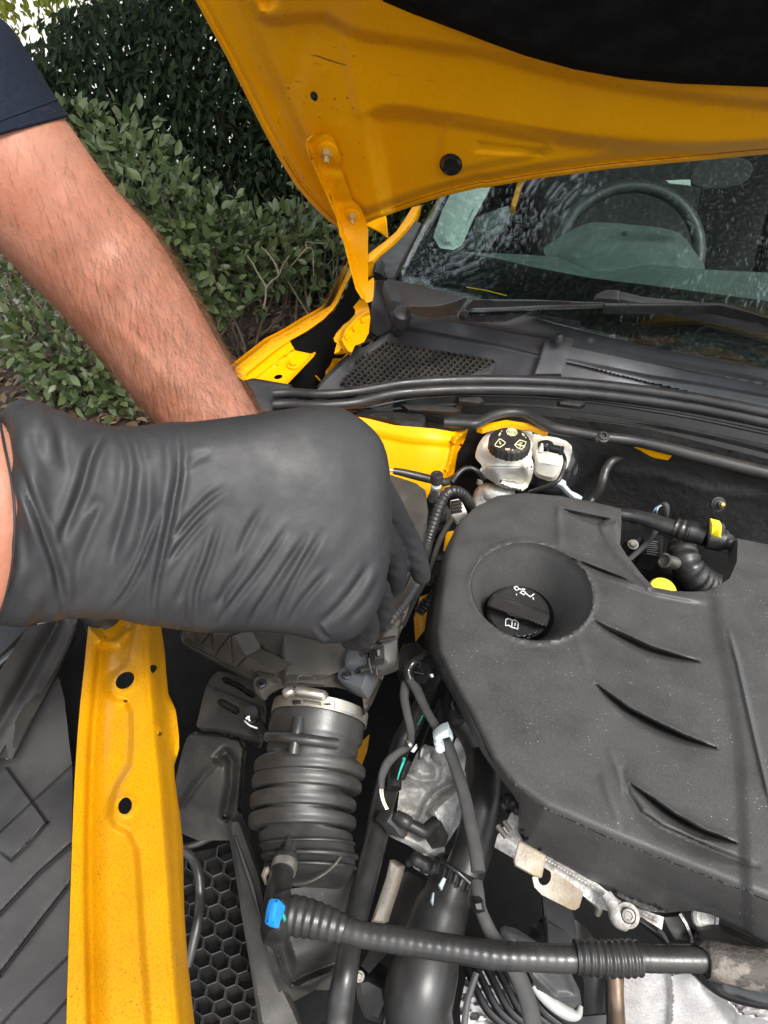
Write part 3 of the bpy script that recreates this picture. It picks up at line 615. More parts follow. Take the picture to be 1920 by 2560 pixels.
# seats and the cabin shell
def softbox(name, c, half, m, parent, tilt=0.0, yaw=-.21):
    bm = bmesh.new(); bmesh.ops.create_cube(bm, size=2); bmesh.ops.subdivide_edges(bm, edges=bm.edges[:], cuts=5, use_grid_fill=True)
    for v in bm.verts:
        p = v.co; l = (abs(p.x) ** 5 + abs(p.y) ** 5 + abs(p.z) ** 5) ** .2; p = p / l; p = Vector((p.x * half[0], p.y * half[1], p.z * half[2]))
        v.co = Matrix.Rotation(yaw, 3, 'Z') @ (Matrix.Rotation(tilt, 3, 'X') @ p) + Vector(c)
    V = [v.co[:] for v in bm.verts]; Fc = [[q.index for q in f.verts] for f in bm.faces]; bm.free(); return obj(name, V, Fc, m, parent, smooth=70)
for sx, sy in ((.75, 2.35), (1.45, 2.2)):
    s_ = softbox('seat', (sx, sy, .78), (.25, .09, .36), seat_m, car, -.25); softbox('headrest', (sx + .02, sy + .12, 1.22), (.14, .05, .09), seat_m, s_, -.2)
softbox('rear_bench', (1.25, 3.1, .75), (.65, .12, .35), seat_m, car, -.3)
roof_g = Geo()
def slab(g, a, b, c, d, t=.03):
    q = np.array([a, b, c, d], float); n = np.cross(q[1] - q[0], q[2] - q[0]); n /= np.linalg.norm(n); V = np.r_[q, q + n * t]; g.add(V, [(0, 1, 2, 3), (7, 6, 5, 4), (0, 4, 5, 1), (1, 5, 6, 2), (2, 6, 7, 3), (3, 7, 4, 0)])
slab(roof_g, (.42, 2.05, 1.46), (1.75, 1.70, 1.50), (2.05, 3.4, 1.46), (.75, 3.7, 1.46)); roof_g.obj('roof', yellow, car)
g = Geo(); slab(g, (.05, 1.4, .2), (.05, 1.4, 1.0), (.6, 3.8, 1.0), (.6, 3.8, .2)); slab(g, (.6, 3.8, .2), (.6, 3.8, 1.0), (2.1, 3.5, 1.0), (2.1, 3.5, .2)); slab(g, (.1, 1.35, .25), (2.0, .9, .25), (2.2, 3.5, .25), (.6, 3.8, .25)); g.obj('cabin_floor', seat_m, car)
g = Geo(); slab(g, (.60, 3.75, 1.0), (.75, 3.7, 1.46), (2.05, 3.4, 1.46), (2.1, 3.45, 1.0)); slab(g, (.42, 2.9, 1.0), (.62, 2.9, 1.44), (.78, 3.68, 1.44), (.62, 3.74, 1.0)); g.obj('rear_pillar', seat_m, car)
# rear view mirror
mp = surf('L', [(1350, 80, 1.42), (1550, 80, 1.40), (1450, 200, 1.43)])
block('rear_mirror', 'L', [(1300, 165), (1330, 90), (1400, 60), (1560, 60), (1600, 110), (1560, 180), (1450, 205), (1340, 200)], mp, .03, seat_m, car, rnd=2)
block('mirror_stalk', 'L', [(1200, 165), (1310, 160), (1310, 190), (1210, 180)], mp, .02, trim_l, car)

# ---- cowl: panels, grille, clip, seal
zc = lambda a, b: a
ST1 = hsurf('C', [(500, 120, 1.085), (750, 180, 1.07), (1380, 315, 1.055), (1659, 380, 1.05), (530, 225, 1.05), (975, 300, 1.03), (1659, 450, 1.02)])
def top_h(U, V):
    h = .004 * np.exp(-(pl_dist(U, V, px('C', [(560, 225), (975, 302), (1300, 375), (1659, 440)]))[0] / 7) ** 2)
    d, s, t = pl_dist(U, V, px('C', [(780, 255), (850, 262), (1000, 232), (1300, 300), (1659, 372)])); h = h - .004 * np.exp(-(d / 10) ** 2)
    (a, b), = px('C', [(1115, 297)]); h = h + .004 * np.exp(-((U - a) ** 2 + (V - b) ** 2) / 70); return h
cowl = sheet('cowl_panel', 'C', [(498, 118), (600, 140), (750, 178), (1010, 232), (1200, 272), (1380, 312), (1659, 376), (1800, 410), (1800, 485), (1659, 445), (1300, 375), (1065, 325), (975, 300), (760, 262), (560, 228), (525, 205)], ST1, cowl_m, car, h=top_h, step=7, thick=.02)
ST2 = hsurf('C', [(530, 240, 1.045), (700, 262, 1.043), (975, 312, 1.03), (960, 400, 1.005), (700, 330, 1.010), (500, 290, 1.01), (300, 450, 1.0), (1659, 445, 1.02), (1659, 520, .995), (1300, 440, .995), (1300, 380, 1.02)])
edge1 = px('C', [(520, 262), (600, 278), (700, 297), (850, 325), (960, 352)]); edge2 = px('C', [(1040, 363), (1150, 388), (1300, 418), (1450, 440), (1659, 478)])
def trough_h(U, V):
    d, s, t = pl_dist(U, V, edge1); h = .007 * (s < 0) * sstep(d / 5) + .0025 * np.exp(-(d / 3) ** 2)
    d2, s2, t2 = pl_dist(U, V, edge2); h = h + np.where(U > px('C', [(1000, 0)])[0][0], .006 * (s2 < 0) * sstep(d2 / 5) + .0025 * np.exp(-(d2 / 3) ** 2), 0); return h
trough = sheet('cowl_trough', 'C', [(285, 455), (340, 400), (400, 343), (440, 318), (500, 262), (530, 232), (560, 228), (760, 262), (975, 302), (1065, 327), (1300, 377), (1659, 447), (1800, 480), (1800, 560), (1659, 524), (1450, 482), (1150, 440), (850, 424), (700, 426), (560, 440), (420, 460), (300, 468)], ST2, cowl_m, cowl, h=trough_h, step=6, holes=[px('C', [(352, 447), (438, 335), (474, 315), (522, 319), (822, 371), (808, 384), (748, 412), (500, 428)])], thick=.012, fine=(3, [edge1, edge2], 14))
# honeycomb air intake: every cell a real opening
SG = hsurf('C', [(352, 447, 1.0), (474, 315, 1.015), (822, 371, 1.008)])
gp = px('C', [(350, 449), (436, 333), (474, 313), (522, 317), (826, 371), (810, 386), (750, 414), (500, 430)])
g = Geo(); sx, sy = 15.6, 11.0; (ux, uy) = (px('C', [(474, 313)])[0])
kx = np.array([.985, .165]); ky = np.array([-.55, .80])
for i in range(-30, 34):
    for j in range(-3, 18):
        c = np.array([ux, uy]) + kx * sx * (i + .5 * (j % 2)) * 1.02 + ky * sy * j * 1.0 + np.array([sx * .275 * 0 + j * 5.5, 0])
        if not in_poly(np.array([c[0]]), np.array([c[1]]), gp)[0]: continue
        O = np.array([c + np.array([math.cos(a) * sx * .585, math.sin(a) * sy * .68 + math.cos(a) * .165 * sx * .5]) for a in [math.pi / 6 + k * math.pi / 3 for k in range(6)]]); I = c + (O - c) * .66; I2 = c + (O - c) * .62
        a, n = lift(SG, O[:, 0], O[:, 1], np.zeros(6)); b, _ = lift(SG, I[:, 0], I[:, 1], np.full(6, .0008)); b2 = b - n * .006
        Fc = [(k, (k + 1) % 6, 6 + (k + 1) % 6, 6 + k) for k in range(6)] + [(6 + k, 6 + (k + 1) % 6, 12 + (k + 1) % 6, 12 + k) for k in range(6)]
        g.add(np.r_[a, b, b2], Fc)
gr = g.obj('intake_grille', plastic_d, cowl, smooth=20)
block('grille_rim', 'C', [(808, 384), (828, 372), (826, 378), (812, 408), (752, 424), (640, 428), (640, 420), (748, 412)], SG, .01, cowl_m, cowl, h=.002, bev=.001)
# duct below the grille
sheet('air_duct', 'C', [(330, 460), (420, 320), (480, 300), (850, 365), (840, 410), (500, 445)], hsurf('C', [(352, 447, .955), (474, 315, .965), (822, 371, .96)]), darkm, cowl, thick=.01)
block('cowl_end', 'K', [(1246, 462), (1335, 470), (1362, 700), (1412, 845), (1400, 880), (1275, 950), (1200, 905), (1215, 720), (1240, 560)], hsurf('K', [(1246, 462, 1.09), (1335, 470, 1.09), (1412, 845, 1.04), (1200, 905, 1.02)]), .03, plastic, cowl, bev=.004)
block('cowl_end_rib', 'K', [(1325, 480), (1352, 462), (1402, 640), (1380, 720), (1420, 830), (1400, 870), (1355, 720), (1312, 560)], hsurf('K', [(1325, 480, 1.10), (1402, 640, 1.08), (1420, 830, 1.05)]), .02, plastic_g, cowl, bev=.003)
block('cowl_step', 'K', [(1060, 1050), (1085, 1012), (1190, 1025), (1275, 955), (1420, 850), (1430, 880), (1290, 1010), (1230, 1060), (1070, 1180), (930, 1340), (770, 1355), (830, 1270)], hsurf('K', [(1060, 1050, 1.01), (1420, 850, 1.03), (930, 1340, .985), (770, 1355, .975)]), .03, cowl_m, cowl, bev=.004)
clip_b = block('cowl_clip', 'C', [(978, 312), (1010, 291), (1068, 300), (1062, 322), (1030, 412), (944, 412), (962, 360)], hsurf('C', [(978, 312, 1.042), (1068, 300, 1.042), (1030, 412, 1.01), (944, 412, 1.01)]), .02, cowl_m, cowl, bev=.003)
p = Hp(*px('C', [(1020, 304)])[0], 1.05); lathe('clip_knob', [(.009, -.004), (.0095, 0), (.008, .003), (.0065, .008), (.004, .011), (.001, .012)], p, (0, -.25, 1), plastic, cowl, 20)
# washer cap / wiper spindle cover
p = Hp(*px('C', [(545, 222)])[0], 1.07); lathe('spindle_cap', [(.0145, -.025), (.0148, -.003), (.0138, .0015), (.010, .0035), (.001, .004)], p, (.1, -.55, .8), plastic_g, cowl, 28)
# the bonnet seal: two bulbs and a lip, bent along the cowl
main = [(150, 470), (205, 468), (300, 472), (400, 464), (480, 450), (560, 438), (700, 430), (850, 429), (1000, 434), (1150, 446), (1300, 465), (1450, 488), (1659, 530), (1850, 575)]
def off(L, dy, z, r): return [(x, y + dy * (1 + .25 * (x / 1659)), z, r * (.85 + .35 * x / 1659)) for x, y in L]
seal = thing('bonnet_seal', 'long black rubber seal bent across the rear edge of the engine bay', 'seal', Hp(*px('C', [(850, 440)])[0], 1.0))
hose('upper_bulb', 'C', off(main, -2, 1.018, 15.5), seal_m, seal, seg=16)
hose('lower_bulb', 'C', [(x, y + 26 + (6 if x < 460 else 0), 1.006, 14.5 + x / 330) for x, y in main], seal_m, seal, seg=16)
hose('seal_lip', 'C', [(205, 512, .992, 4), (320, 513, .992, 4), (430, 510, .992, 4), (560, 487, .993, 4), (700, 476, .993, 4), (850, 475, .993, 4.5), (1000, 482, .992, 5), (1150, 498, .992, 5), (1300, 520, .992, 6), (1450, 546, .992, 6), (1659, 590, .99, 7), (1850, 630, .99, 7)], seal_m, seal, seg=10)
block('seal_end_block', 'C', [(62, 428), (90, 421), (205, 441), (203, 516), (198, 530), (110, 530), (85, 470)], hsurf('C', [(62, 428, 1.02), (205, 441, 1.02), (198, 522, .99), (110, 526, .99)]), .05, plastic, seal, bev=.004)
# trim strips hanging below the seal
for nm, L_ in (('seal_carrier', [(200, 520, .985, 7), (420, 522, .985, 7), (620, 505, .985, 8), (800, 500, .985, 8), (1000, 510, .985, 8), (1250, 545, .983, 9), (1659, 630, .98, 10), (1850, 680, .98, 10)]), ('seal_carrier', [(1060, 540, .975, 6), (1250, 560, .975, 9), (1450, 595, .972, 11), (1659, 645, .97, 12), (1850, 700, .97, 12)])):
    hose(nm, 'C', L_, plastic, seal, seg=10, flat=.5)
for L_ in ([(714, 482), (780, 478), (795, 492), (780, 500), (715, 494)], [(1020, 490), (1090, 486), (1105, 500), (1085, 510), (1022, 502)], [(540, 500), (700, 508), (722, 520), (700, 528), (560, 520)]):
    block('carrier_clip', 'C', L_, hsurf('C', [(540, 500, .995), (1100, 490, .995), (700, 530, .985)]), .012, plastic, seal, bev=.002)

# ---- firewall, strengthening bar, yellow edges of the body
SFW = surf('M', [(-300, 60, 1.02), (0, 100, 1.03), (700, 200, 1.00), (1659, 330, .90), (0, 600, 1.10), (700, 600, 1.05), (1659, 640, .95)])
sheet('firewall', 'M', [(-700, -60), (-200, 40), (0, 30), (500, 40), (1000, 100), (1800, 300), (2000, 900), (1659, 1000), (700, 1000), (-300, 900), (-700, 700)], SFW, mat_m, car, h=lambda U, V: .008 * np.sin(U * .013 + V * .008) * np.sin(V * .021) + .005 * np.exp(-(pl_dist(U, V, px('M', [(880, 330), (1100, 350), (1350, 430), (1659, 460)]))[0] / 9) ** 2), step=14, thick=.02, smooth=70)
SYE = surf('M', [(150, 100, .985), (500, 120, .975), (1659, 360, .915), (800, 160, .965)])
for L_ in ([(150, 104), (190, 82), (300, 62), (420, 80), (520, 125), (500, 128), (430, 96), (310, 84), (230, 96), (180, 112)], [(970, 196), (1062, 192), (1130, 212), (1172, 244), (1150, 250), (1090, 240), (1030, 220)]):
    block('body_seam', 'M', L_, SYE, .01, yellow, car, bev=.001)
bar = hose('cowl_bar', 'M', [(-20, 76, .985, 26), (80, 80, .985, 26), (140, 82, .985, 26), (185, 62, .986, 25), (250, 34, .987, 24), (330, 22, .987, 24), (410, 34, .986, 25), (480, 72, .984, 28), (550, 105, .982, 29), (680, 128, .98, 28), (800, 150, .978, 28), (950, 168, .976, 29), (1100, 198, .974, 31), (1300, 250, .97, 34), (1500, 300, .967, 35), (1659, 338, .965, 36), (1900, 395, .962, 38)], plastic, car, seg=18)
block('bar_foot', 'C', [(400, 512), (470, 520), (560, 528), (612, 530), (616, 566), (590, 582), (560, 580), (520, 560), (470, 545), (400, 540)], hsurf('C', [(400, 512, .99), (612, 530, .985), (560, 580, .97)]), .012, gloss_b, car, bev=.003, rnd=1)
p = Hp(*px('M', [(806, 146)])[0], 1.0); lathe('bar_bolt', [(.0082, -.008), (.0085, -.001), (.0065, .0), (.006, .002), (.0036, .0022), (.0033, -.001), (.001, -.001)], p, (0, -.5, .85), plastic, bar, 20)
# strut tower
SST = hsurf('C', [(400, 545, .985), (690, 600, .965), (620, 770, .90), (500, 690, .93), (745, 580, .95)])
def st_h(U, V):
    d, s, t = pl_dist(U, V, px('C', [(740, 578), (705, 610), (690, 680), (660, 760)])); h = .009 * np.exp(-(d / 7) ** 2) - .012 * (s < 0) * sstep(d / 12)
    d, s, t = pl_dist(U, V, px('C', [(430, 585), (560, 612), (690, 622)])); return h + .004 * np.exp(-(d / 5) ** 2) + .006 * (s < 0) * sstep(d / 9)
sheet('strut_tower', 'C', [(360, 530), (440, 545), (520, 565), (640, 575), (700, 585), (745, 576), (735, 610), (712, 650), (700, 720), (680, 775), (650, 800), (560, 760), (440, 760), (360, 700)], SST, yellow, car, h=st_h, step=4.5, thick=.03, smooth=50)
# inner wheel arch (yellow metal low down between the air box and the engine)
for L_ in ([(900, 800), (1040, 780), (1010, 900), (940, 1000), (870, 980)], [(650, 1420), (750, 1380), (720, 1560), (690, 1740), (605, 1850), (590, 1620)]):
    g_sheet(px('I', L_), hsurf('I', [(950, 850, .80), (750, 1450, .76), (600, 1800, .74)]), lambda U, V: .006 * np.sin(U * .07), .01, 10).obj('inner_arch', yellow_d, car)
sheet('inner_rail', 'N', [(1120, 770), (1195, 700), (1180, 800), (1135, 920), (1095, 1050), (1085, 980)], hsurf('N', [(1100, 690, .64), (1240, 640, .66), (1090, 1060, .60)]), yellow_d, car, step=12, thick=.02)  # the dusty yellow also paints in the dimness of deep shade here
# black liner added to keep the bay depths dark: floor and left wall
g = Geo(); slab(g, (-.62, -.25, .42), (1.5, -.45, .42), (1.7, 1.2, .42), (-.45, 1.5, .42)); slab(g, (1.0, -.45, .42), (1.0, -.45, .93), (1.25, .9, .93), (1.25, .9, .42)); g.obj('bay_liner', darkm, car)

# ---- wiper
SWI = surf('L', [(60, 740, 1.06), (300, 745, 1.045), (920, 725, .985), (1430, 725, .945), (1659, 790, .905)])
SWI2 = lambda U, V: SWI(U, V) - .012
wiper = sheet('wiper_arm', 'L', [(40, 728), (110, 732), (190, 724), (250, 706), (292, 690), (322, 689), (330, 700), (600, 702), (760, 708), (916, 714), (919, 740), (800, 743), (650, 748), (560, 770), (480, 800), (380, 803), (270, 798), (255, 770), (200, 778), (140, 790), (60, 772)], SWI2, gloss_b, car, h=lambda U, V: .008 * sstep(1 - pl_dist(U, V, px('L', [(320, 756), (480, 752), (640, 744), (915, 740)]))[0] / 9) + .004 * sstep(1 - pl_dist(U, V, px('L', [(322, 690), (268, 768), (262, 795)]))[0] / 7), step=5, thick=.012, fine=(2.5, [px('L', [(320, 756), (640, 744), (915, 740)])], 12))
block('arm_tip', 'L', [(915, 716), (1100, 717), (1300, 716), (1430, 714), (1480, 720), (1560, 746), (1659, 778), (1800, 825), (1800, 848), (1659, 795), (1540, 762), (1440, 738), (1100, 741), (918, 742)], SWI2, .012, gloss_b, wiper, bev=.003)
SBl = surf('L', [(880, 690, 1.01), (1300, 720, .965), (1659, 800, .915), (1659, 840, .91)])
block('wiper_blade', 'L', [(872, 702), (885, 680), (930, 660), (988, 662), (1100, 690), (1340, 712), (1659, 800), (1900, 870), (1900, 905), (1659, 836), (1450, 790), (1150, 740), (990, 712)], SBl, .014, plastic_g, wiper, bev=.004)
block('blade_cap', 'L', [(872, 702), (884, 678), (928, 657), (990, 659), (990, 712)], lambda U, V: SBl(U, V) - .004, .02, plastic_g, wiper, bev=.005)
p, n = on(SWI2, 'L', 290, 770, .004); lathe('arm_pivot', [(.006, -.003), (.007, 0), (.007, .004), (.003, .006)], p, n, gloss_b, wiper, 16)

# ---- front rail (headlamp beam) on the near left
rail_l = [(458, 130), (450, 195), (432, 380), (412, 560), (398, 720), (386, 900), (376, 1100), (369, 1300), (360, 1560), (352, 1800), (344, 2060), (338, 2330)]
rail_r = [(1012, 2330), (995, 2200), (978, 2050), (962, 1900), (945, 1660), (940, 1500), (938, 1300), (920, 1130), (905, 1030), (895, 950), (892, 890), (905, 845), (917, 800), (916, 740), (905, 640), (898, 600), (880, 560), (862, 520), (852, 420), (846, 330), (835, 240), (822, 170), (815, 60), (470, 60)]
crest = px('G', [(735, 60), (738, 160), (745, 330), (752, 480), (765, 640), (782, 820), (800, 1000), (815, 1200), (835, 1450), (855, 1750), (880, 2050), (905, 2330)])
isl = px('G', [(720, 60), (668, 180), (655, 250), (648, 340), (610, 390), (562, 430), (545, 480), (552, 530), (590, 560), (640, 570), (662, 620), (664, 750), (655, 880), (600, 970), (562, 1060), (552, 1150), (580, 1205), (650, 1240), (690, 1320), (700, 1450), (714, 1700), (740, 2050), (760, 2330), (1300, 2330), (1300, 60)])
valley = px('G', [(520, 290), (500, 500), (482, 700), (470, 900), (462, 1200), (460, 1500), (468, 1900), (478, 2330)])
SR = lambda U, V: Hd(U, V, 1.0)
def rail_h(U, V):
    d, s, t = pl_dist(U, V, crest); h = -.046 * np.where(s < 0, sstep(d / 70), 0) - .001 * np.exp(-(d / 4) ** 2) + np.where(s < 0, .006 * sstep((d - 52) / 18), 0)
    h = h + .009 * sstep((sdist(U, V, isl) + 8) / 24)
    d, s, t = pl_dist(U, V, valley); h = h + np.where(s > 0, .008 * sstep(d / 22), .006 * sstep(d / 50)) - .002 * np.exp(-(d / 12) ** 2)
    for x, y, r in ((640, 452, 50), (640, 1095, 46)):
        (a, b), = px('G', [(x, y)]); q = np.hypot(U - a, V - b) * 2.048; h = h + .0012 * np.exp(-((q - r) / 14) ** 2)
    d, s, t = pl_dist(U, V, px('G', [(470, 200), (530, 262), (600, 262), (655, 200)])); h = h + .004 * np.exp(-(d / 9) ** 2)
    d, s, t = pl_dist(U, V, px('G', [(840, 330), (850, 430), (850, 520), (880, 620), (890, 740), (875, 860), (900, 1100), (920, 1500), (945, 1900), (975, 2330)])); h = h + .003 * np.exp(-(d / 7) ** 2)
    (a, b), = px('G', [(822, 700)]); h = h + .0025 * sstep((11 - np.hypot(U - a, (V - b) * .7)) / 4); return h
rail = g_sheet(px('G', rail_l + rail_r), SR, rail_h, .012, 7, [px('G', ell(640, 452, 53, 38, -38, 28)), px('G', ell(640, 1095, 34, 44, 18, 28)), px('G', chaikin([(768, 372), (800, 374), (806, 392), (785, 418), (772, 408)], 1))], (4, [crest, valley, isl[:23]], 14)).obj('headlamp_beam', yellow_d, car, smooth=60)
g = Geo(); q = np.array(px('G', rail_l)); T, _ = lift(SR, q[:, 0], q[:, 1], np.full(len(q), .002)); k = len(T); R = [T + np.array([-.001 * a, 0, -.10 * a / 4 - .003]) for a in range(5)]
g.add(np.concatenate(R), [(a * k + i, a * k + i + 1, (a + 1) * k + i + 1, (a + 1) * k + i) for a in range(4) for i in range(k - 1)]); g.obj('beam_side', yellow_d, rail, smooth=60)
p = Hp(*px('G', [(528, 140)])[0], 1.005); lathe('bump_stop', [(.013, -.012), (.0165, -.008), (.0165, .0), (.0145, .003), (.0145, .008), (.0178, .010), (.0178, .020), (.0145, .024), (.012, .034)], p, (0, 0, 1), rubber, rail, 28)

# ================================================================== ENGINE COVER
SC = hz(.975)
TB = px('E', [(300, 92), (205, 160), (150, 330), (118, 520), (108, 640), (120, 720), (165, 830), (250, 985), (330, 1150), (420, 1255), (560, 1340), (800, 1440), (1100, 1560), (1443, 1700), (1900, 1890)])
cov_o = px('E', [(470, 84), (600, 95), (730, 118), (853, 146), (856, 200), (850, 290), (874, 330), (940, 415), (985, 462), (1060, 476), (1130, 480), (1190, 478), (1250, 452), (1290, 425), (1318, 360), (1322, 266), (1443, 290), (1900, 380), (1900, 2080), (1443, 1895), (1300, 1815), (1220, 1775), (1140, 1757), (1040, 1766), (960, 1762), (830, 1694), (700, 1618), (600, 1560), (520, 1520), (462, 1480), (441, 1440), (444, 1330), (418, 1290), (360, 1215), (300, 1130), (235, 1010), (190, 920), (150, 850), (110, 790), (70, 720), (66, 660), (80, 560), (112, 430), (150, 310), (195, 215), (270, 140), (360, 95)])
well_t = px('E', ell(497, 479, 246, 192, 14, 56))
SLOTS = [([(640, 346), (700, 366), (800, 405), (905, 446)], .008, 5, 26), ([(736, 592), (800, 628), (880, 664), (970, 706), (1080, 740), (1172, 765)], .015, 5, 34), ([(746, 848), (800, 892), (880, 950), (1000, 1012), (1120, 1068), (1240, 1112)], .017, 5, 40),
         ([(884, 1248), (960, 1300), (1060, 1372), (1180, 1440), (1320, 1492)], .017, 5, 38), ([(850, 1180), (880, 1290), (930, 1370), (1010, 1430), (1150, 1492), (1300, 1550), (1412, 1592)], .006, 16, 46)]
SLOTS = [(px('E', a), b, c / 1.6, d / 1.6) for a, b, c, d in SLOTS]
RIDG = [(px('E', a), b, w) for a, b, w in (([(640, 350), (760, 400), (900, 448), (1000, 482), (1200, 520)], .004, 14), ([(1285, 640), (1320, 760), (1370, 980), (1410, 1150), (1460, 1350)], .003, 10), ([(602, 138), (604, 220), (612, 300)], .003, 12), ([(668, 655), (700, 740), (720, 800)], .0012, 10), ([(800, 1100), (840, 1200), (880, 1290)], .0013, 12), ([(775, 1210), (815, 1330), (850, 1420)], .0015, 12))]
pock1 = px('E', [(600, 136), (700, 158), (826, 184), (790, 205), (762, 222), (690, 196), (640, 172)])
pock2 = px('E', [(850, 300), (835, 200), (790, 206), (765, 224), (800, 300), (880, 390), (960, 470), (985, 465), (930, 405)])
def cover_h(U, V):
    d, s, t = pl_dist(U, V, TB); out = np.where(s * COVS > 0, 1.0, 0.0)
    wdt = np.interp(t, TBT, [40, 34, 34, 38, 44, 55, 40, 38, 44, 60, 150, 190, 185, 190, 190]) / 1.6033
    x = d * np.sign(s) * np.sign(COVS); h = -.080 * np.clip(np.logaddexp(0, x / 7) * 7 / wdt, 0, 1.15) ** 1.12
    for L_, A, wu, wd in SLOTS:
        d, s, t = pl_dist(U, V, L_); a = A * np.clip(np.sin(np.pi * np.clip(t, 0, 1)), 0, 1) ** .75
        wt_ = wd * np.clip(np.sin(np.pi * np.clip(t, 0, 1)), .12, 1) ** .8
        h = h - a * np.where(s > 0, np.clip(1 - d / wt_, 0, 1) + .18 * np.exp(-(d / (wt_ * 2.2)) ** 2), 1.18 * np.exp(-(d / wu) ** 2)) + .2 * a * np.where(s < 0, np.exp(-((d - wu * 3) / (wu * 2.4)) ** 2), 0)
    for L_, A, w in RIDG:
        d, s, t = pl_dist(U, V, L_); h = h + A * np.exp(-(d / w * 1.6) ** 2) * np.clip(6 * np.minimum(t, 1 - t) + .25, 0, 1)
    h = h - .010 * sstep(sdist(U, V, pock1) / 12) + .003 * sstep((sdist(U, V, pock2) + 4) / 10)
    h = h + .0022 * np.exp(-((sdist(U, V, well_t) + 5) / 5) ** 2)
    d, s, t = pl_dist(U, V, px('E', [(1150, -300), (1200, 300), (1240, 640), (1290, 860), (1330, 1120), (1345, 1480), (1390, 2400)])); h = h + .004 * sstep((s * d) / 40 * -1 + .5)
    return h
_tb = np.array(TB); TBT = np.r_[0, np.cumsum(np.hypot(*np.diff(_tb, axis=0).T))]; TBT = TBT / TBT[-1]
_d, _s, _t = pl_dist(np.array([px('E', [(300, 1140)])[0][0]]), np.array([px('E', [(300, 1140)])[0][1]]), TB); COVS = float(_s[0])
ecover = g_sheet(cov_o, SC, cover_h, .006, 8, [well_t], (2.6, [a for a, _, _, _ in SLOTS] + [a for a, _, _ in RIDG[:2]] + [pock1 + pock1[:1], TB], 20)).obj('engine_cover', cover_m, None, smooth=48)
tag(ecover, 'large grey textured plastic cover with slanted vents over the engine', 'engine cover')
g = Geo(); R = []
for a in range(13):
    f = a / 12; e = px('E', ell(497 - 52 * f, 479 + 93 * f, 246 - 104 * f, 192 - 78 * f, 14, 56)); e = np.array(e); z = .975 + .0015 - .052 * f ** 1.0 - (.0015 if a else 0); R.append(Hp(e[:, 0], e[:, 1], np.full(len(e), z)))
g.add(np.concatenate(R), [(a * 56 + i, a * 56 + (i + 1) % 56, (a + 1) * 56 + (i + 1) % 56, (a + 1) * 56 + i) for a in range(12) for i in range(56)])
mouth = g.obj('filler_well', cover_m, ecover, smooth=60)
# wall of the notch on its right
g = Geo(); e = np.array(px('E', [(856, 200), (850, 290), (874, 330), (940, 415), (985, 462), (1060, 476), (1130, 480), (1190, 478), (1250, 452), (1290, 425), (1318, 360), (1322, 266)])); A = Hp(e[:, 0], e[:, 1], np.full(len(e), .969)); B = A + np.array([0, 0, -.06]); n = len(A)
g.add(np.r_[A, B], [(i, i + 1, n + i + 1, n + i) for i in range(n - 1)]); g.obj('notch_wall', cover_m, ecover, smooth=60)
block('notch_cheek', 'E', [(1285, 290), (1322, 266), (1318, 360), (1292, 424), (1252, 452), (1265, 430), (1278, 395)], hsurf('E', [(1285, 290, .945), (1322, 266, .972), (1292, 424, .968), (1252, 452, .966), (1270, 400, .945)]), .02, cover_m, ecover, bev=.001)

# ---- oil filler cap in the well
cap_o = px('E', ell(441, 563, 128, 104, 14, 44))
SOC = hz(.936)
def oc_h(U, V):
    d, s, t = pl_dist(U, V, px('E', [(290, 502), (590, 608)])); h = .016 * sstep((22 - d) / 9) - .004 * np.where(V < 0, 0, 1) * sstep(1 - sdist(U, V, cap_o) / 8)
    return h
ocap = g_sheet(cap_o, SOC, oc_h, .028, 3.2).obj('oil_filler_cap', mat('oil_cap_black', (.024, .024, .025), .28, var=(.026, .026, .027), vscale=50, bump=[(400, .08)], spec=((.2, .2, .2), 300, .07)), None, smooth=45)
tag(ocap, 'black oil filler cap with white oil can symbol inside the round well', 'oil cap')
SO2 = hz(.9362)
strokes('oil_can_symbol', 'E', [[(424, 462), (436, 458), (446, 468), (434, 474), (424, 462)], [(446, 466), (458, 476), (452, 482)], [(452, 472), (470, 480), (466, 492), (448, 482)], [(456, 468), (470, 470)], [(470, 484), (490, 500), (500, 492), (506, 488)], [(500, 502), (504, 512)], [(434, 488), (436, 494)]], SO2, 3.2, white, ocap, h=.0006)
strokes('manual_symbol', 'E', [[(392, 590), (404, 586), (418, 594), (430, 592), (442, 604), (440, 630), (428, 624), (416, 622), (404, 614), (391, 614), (392, 590)], [(418, 594), (416, 622)], [(430, 604), (428, 616)], [(430, 597), (430, 600)]], SO2, 3.2, white, ocap, h=.0006)

# ================================================================== BRAKE FLUID RESERVOIR
res = thing('brake_fluid_reservoir', 'white brake fluid reservoir with black screw cap behind the engine cover', 'reservoir', Hp(*px('M', [(320, 400)])[0], .88))
SRV = hz(.955)
tank_o = [(142, 232), (160, 180), (190, 140), (228, 108), (300, 100), (380, 105), (430, 112), (445, 150), (430, 250), (445, 290), (440, 352), (402, 432), (330, 424), (266, 408), (215, 372), (158, 340), (165, 318), (180, 300), (142, 262)]
def tank_h(U, V):
    h = -.006 * sstep(1 - sdist(U, V, px('M', tank_o)) / 14) - .05 * sstep((V - px('M', [(0, 285)])[0][1]) / 60) * 1.0
    d, s, t = pl_dist(U, V, px('M', [(160, 335), (270, 402), (400, 425)])); h = h + .006 * np.exp(-(d / 7) ** 2)
    d, s, t = pl_dist(U, V, px('M', [(250, 270), (240, 330), (280, 390)])); h = h + .006 * np.exp(-(d / 16) ** 2)
    d, s, t = pl_dist(U, V, px('M', [(400, 300), (415, 380)])); return h + .004 * np.exp(-(d / 10) ** 2)
tank = g_sheet(chaikin(px('M', tank_o), 1), SRV, tank_h, .03, 4).obj('tank', whitep, res, smooth=60)
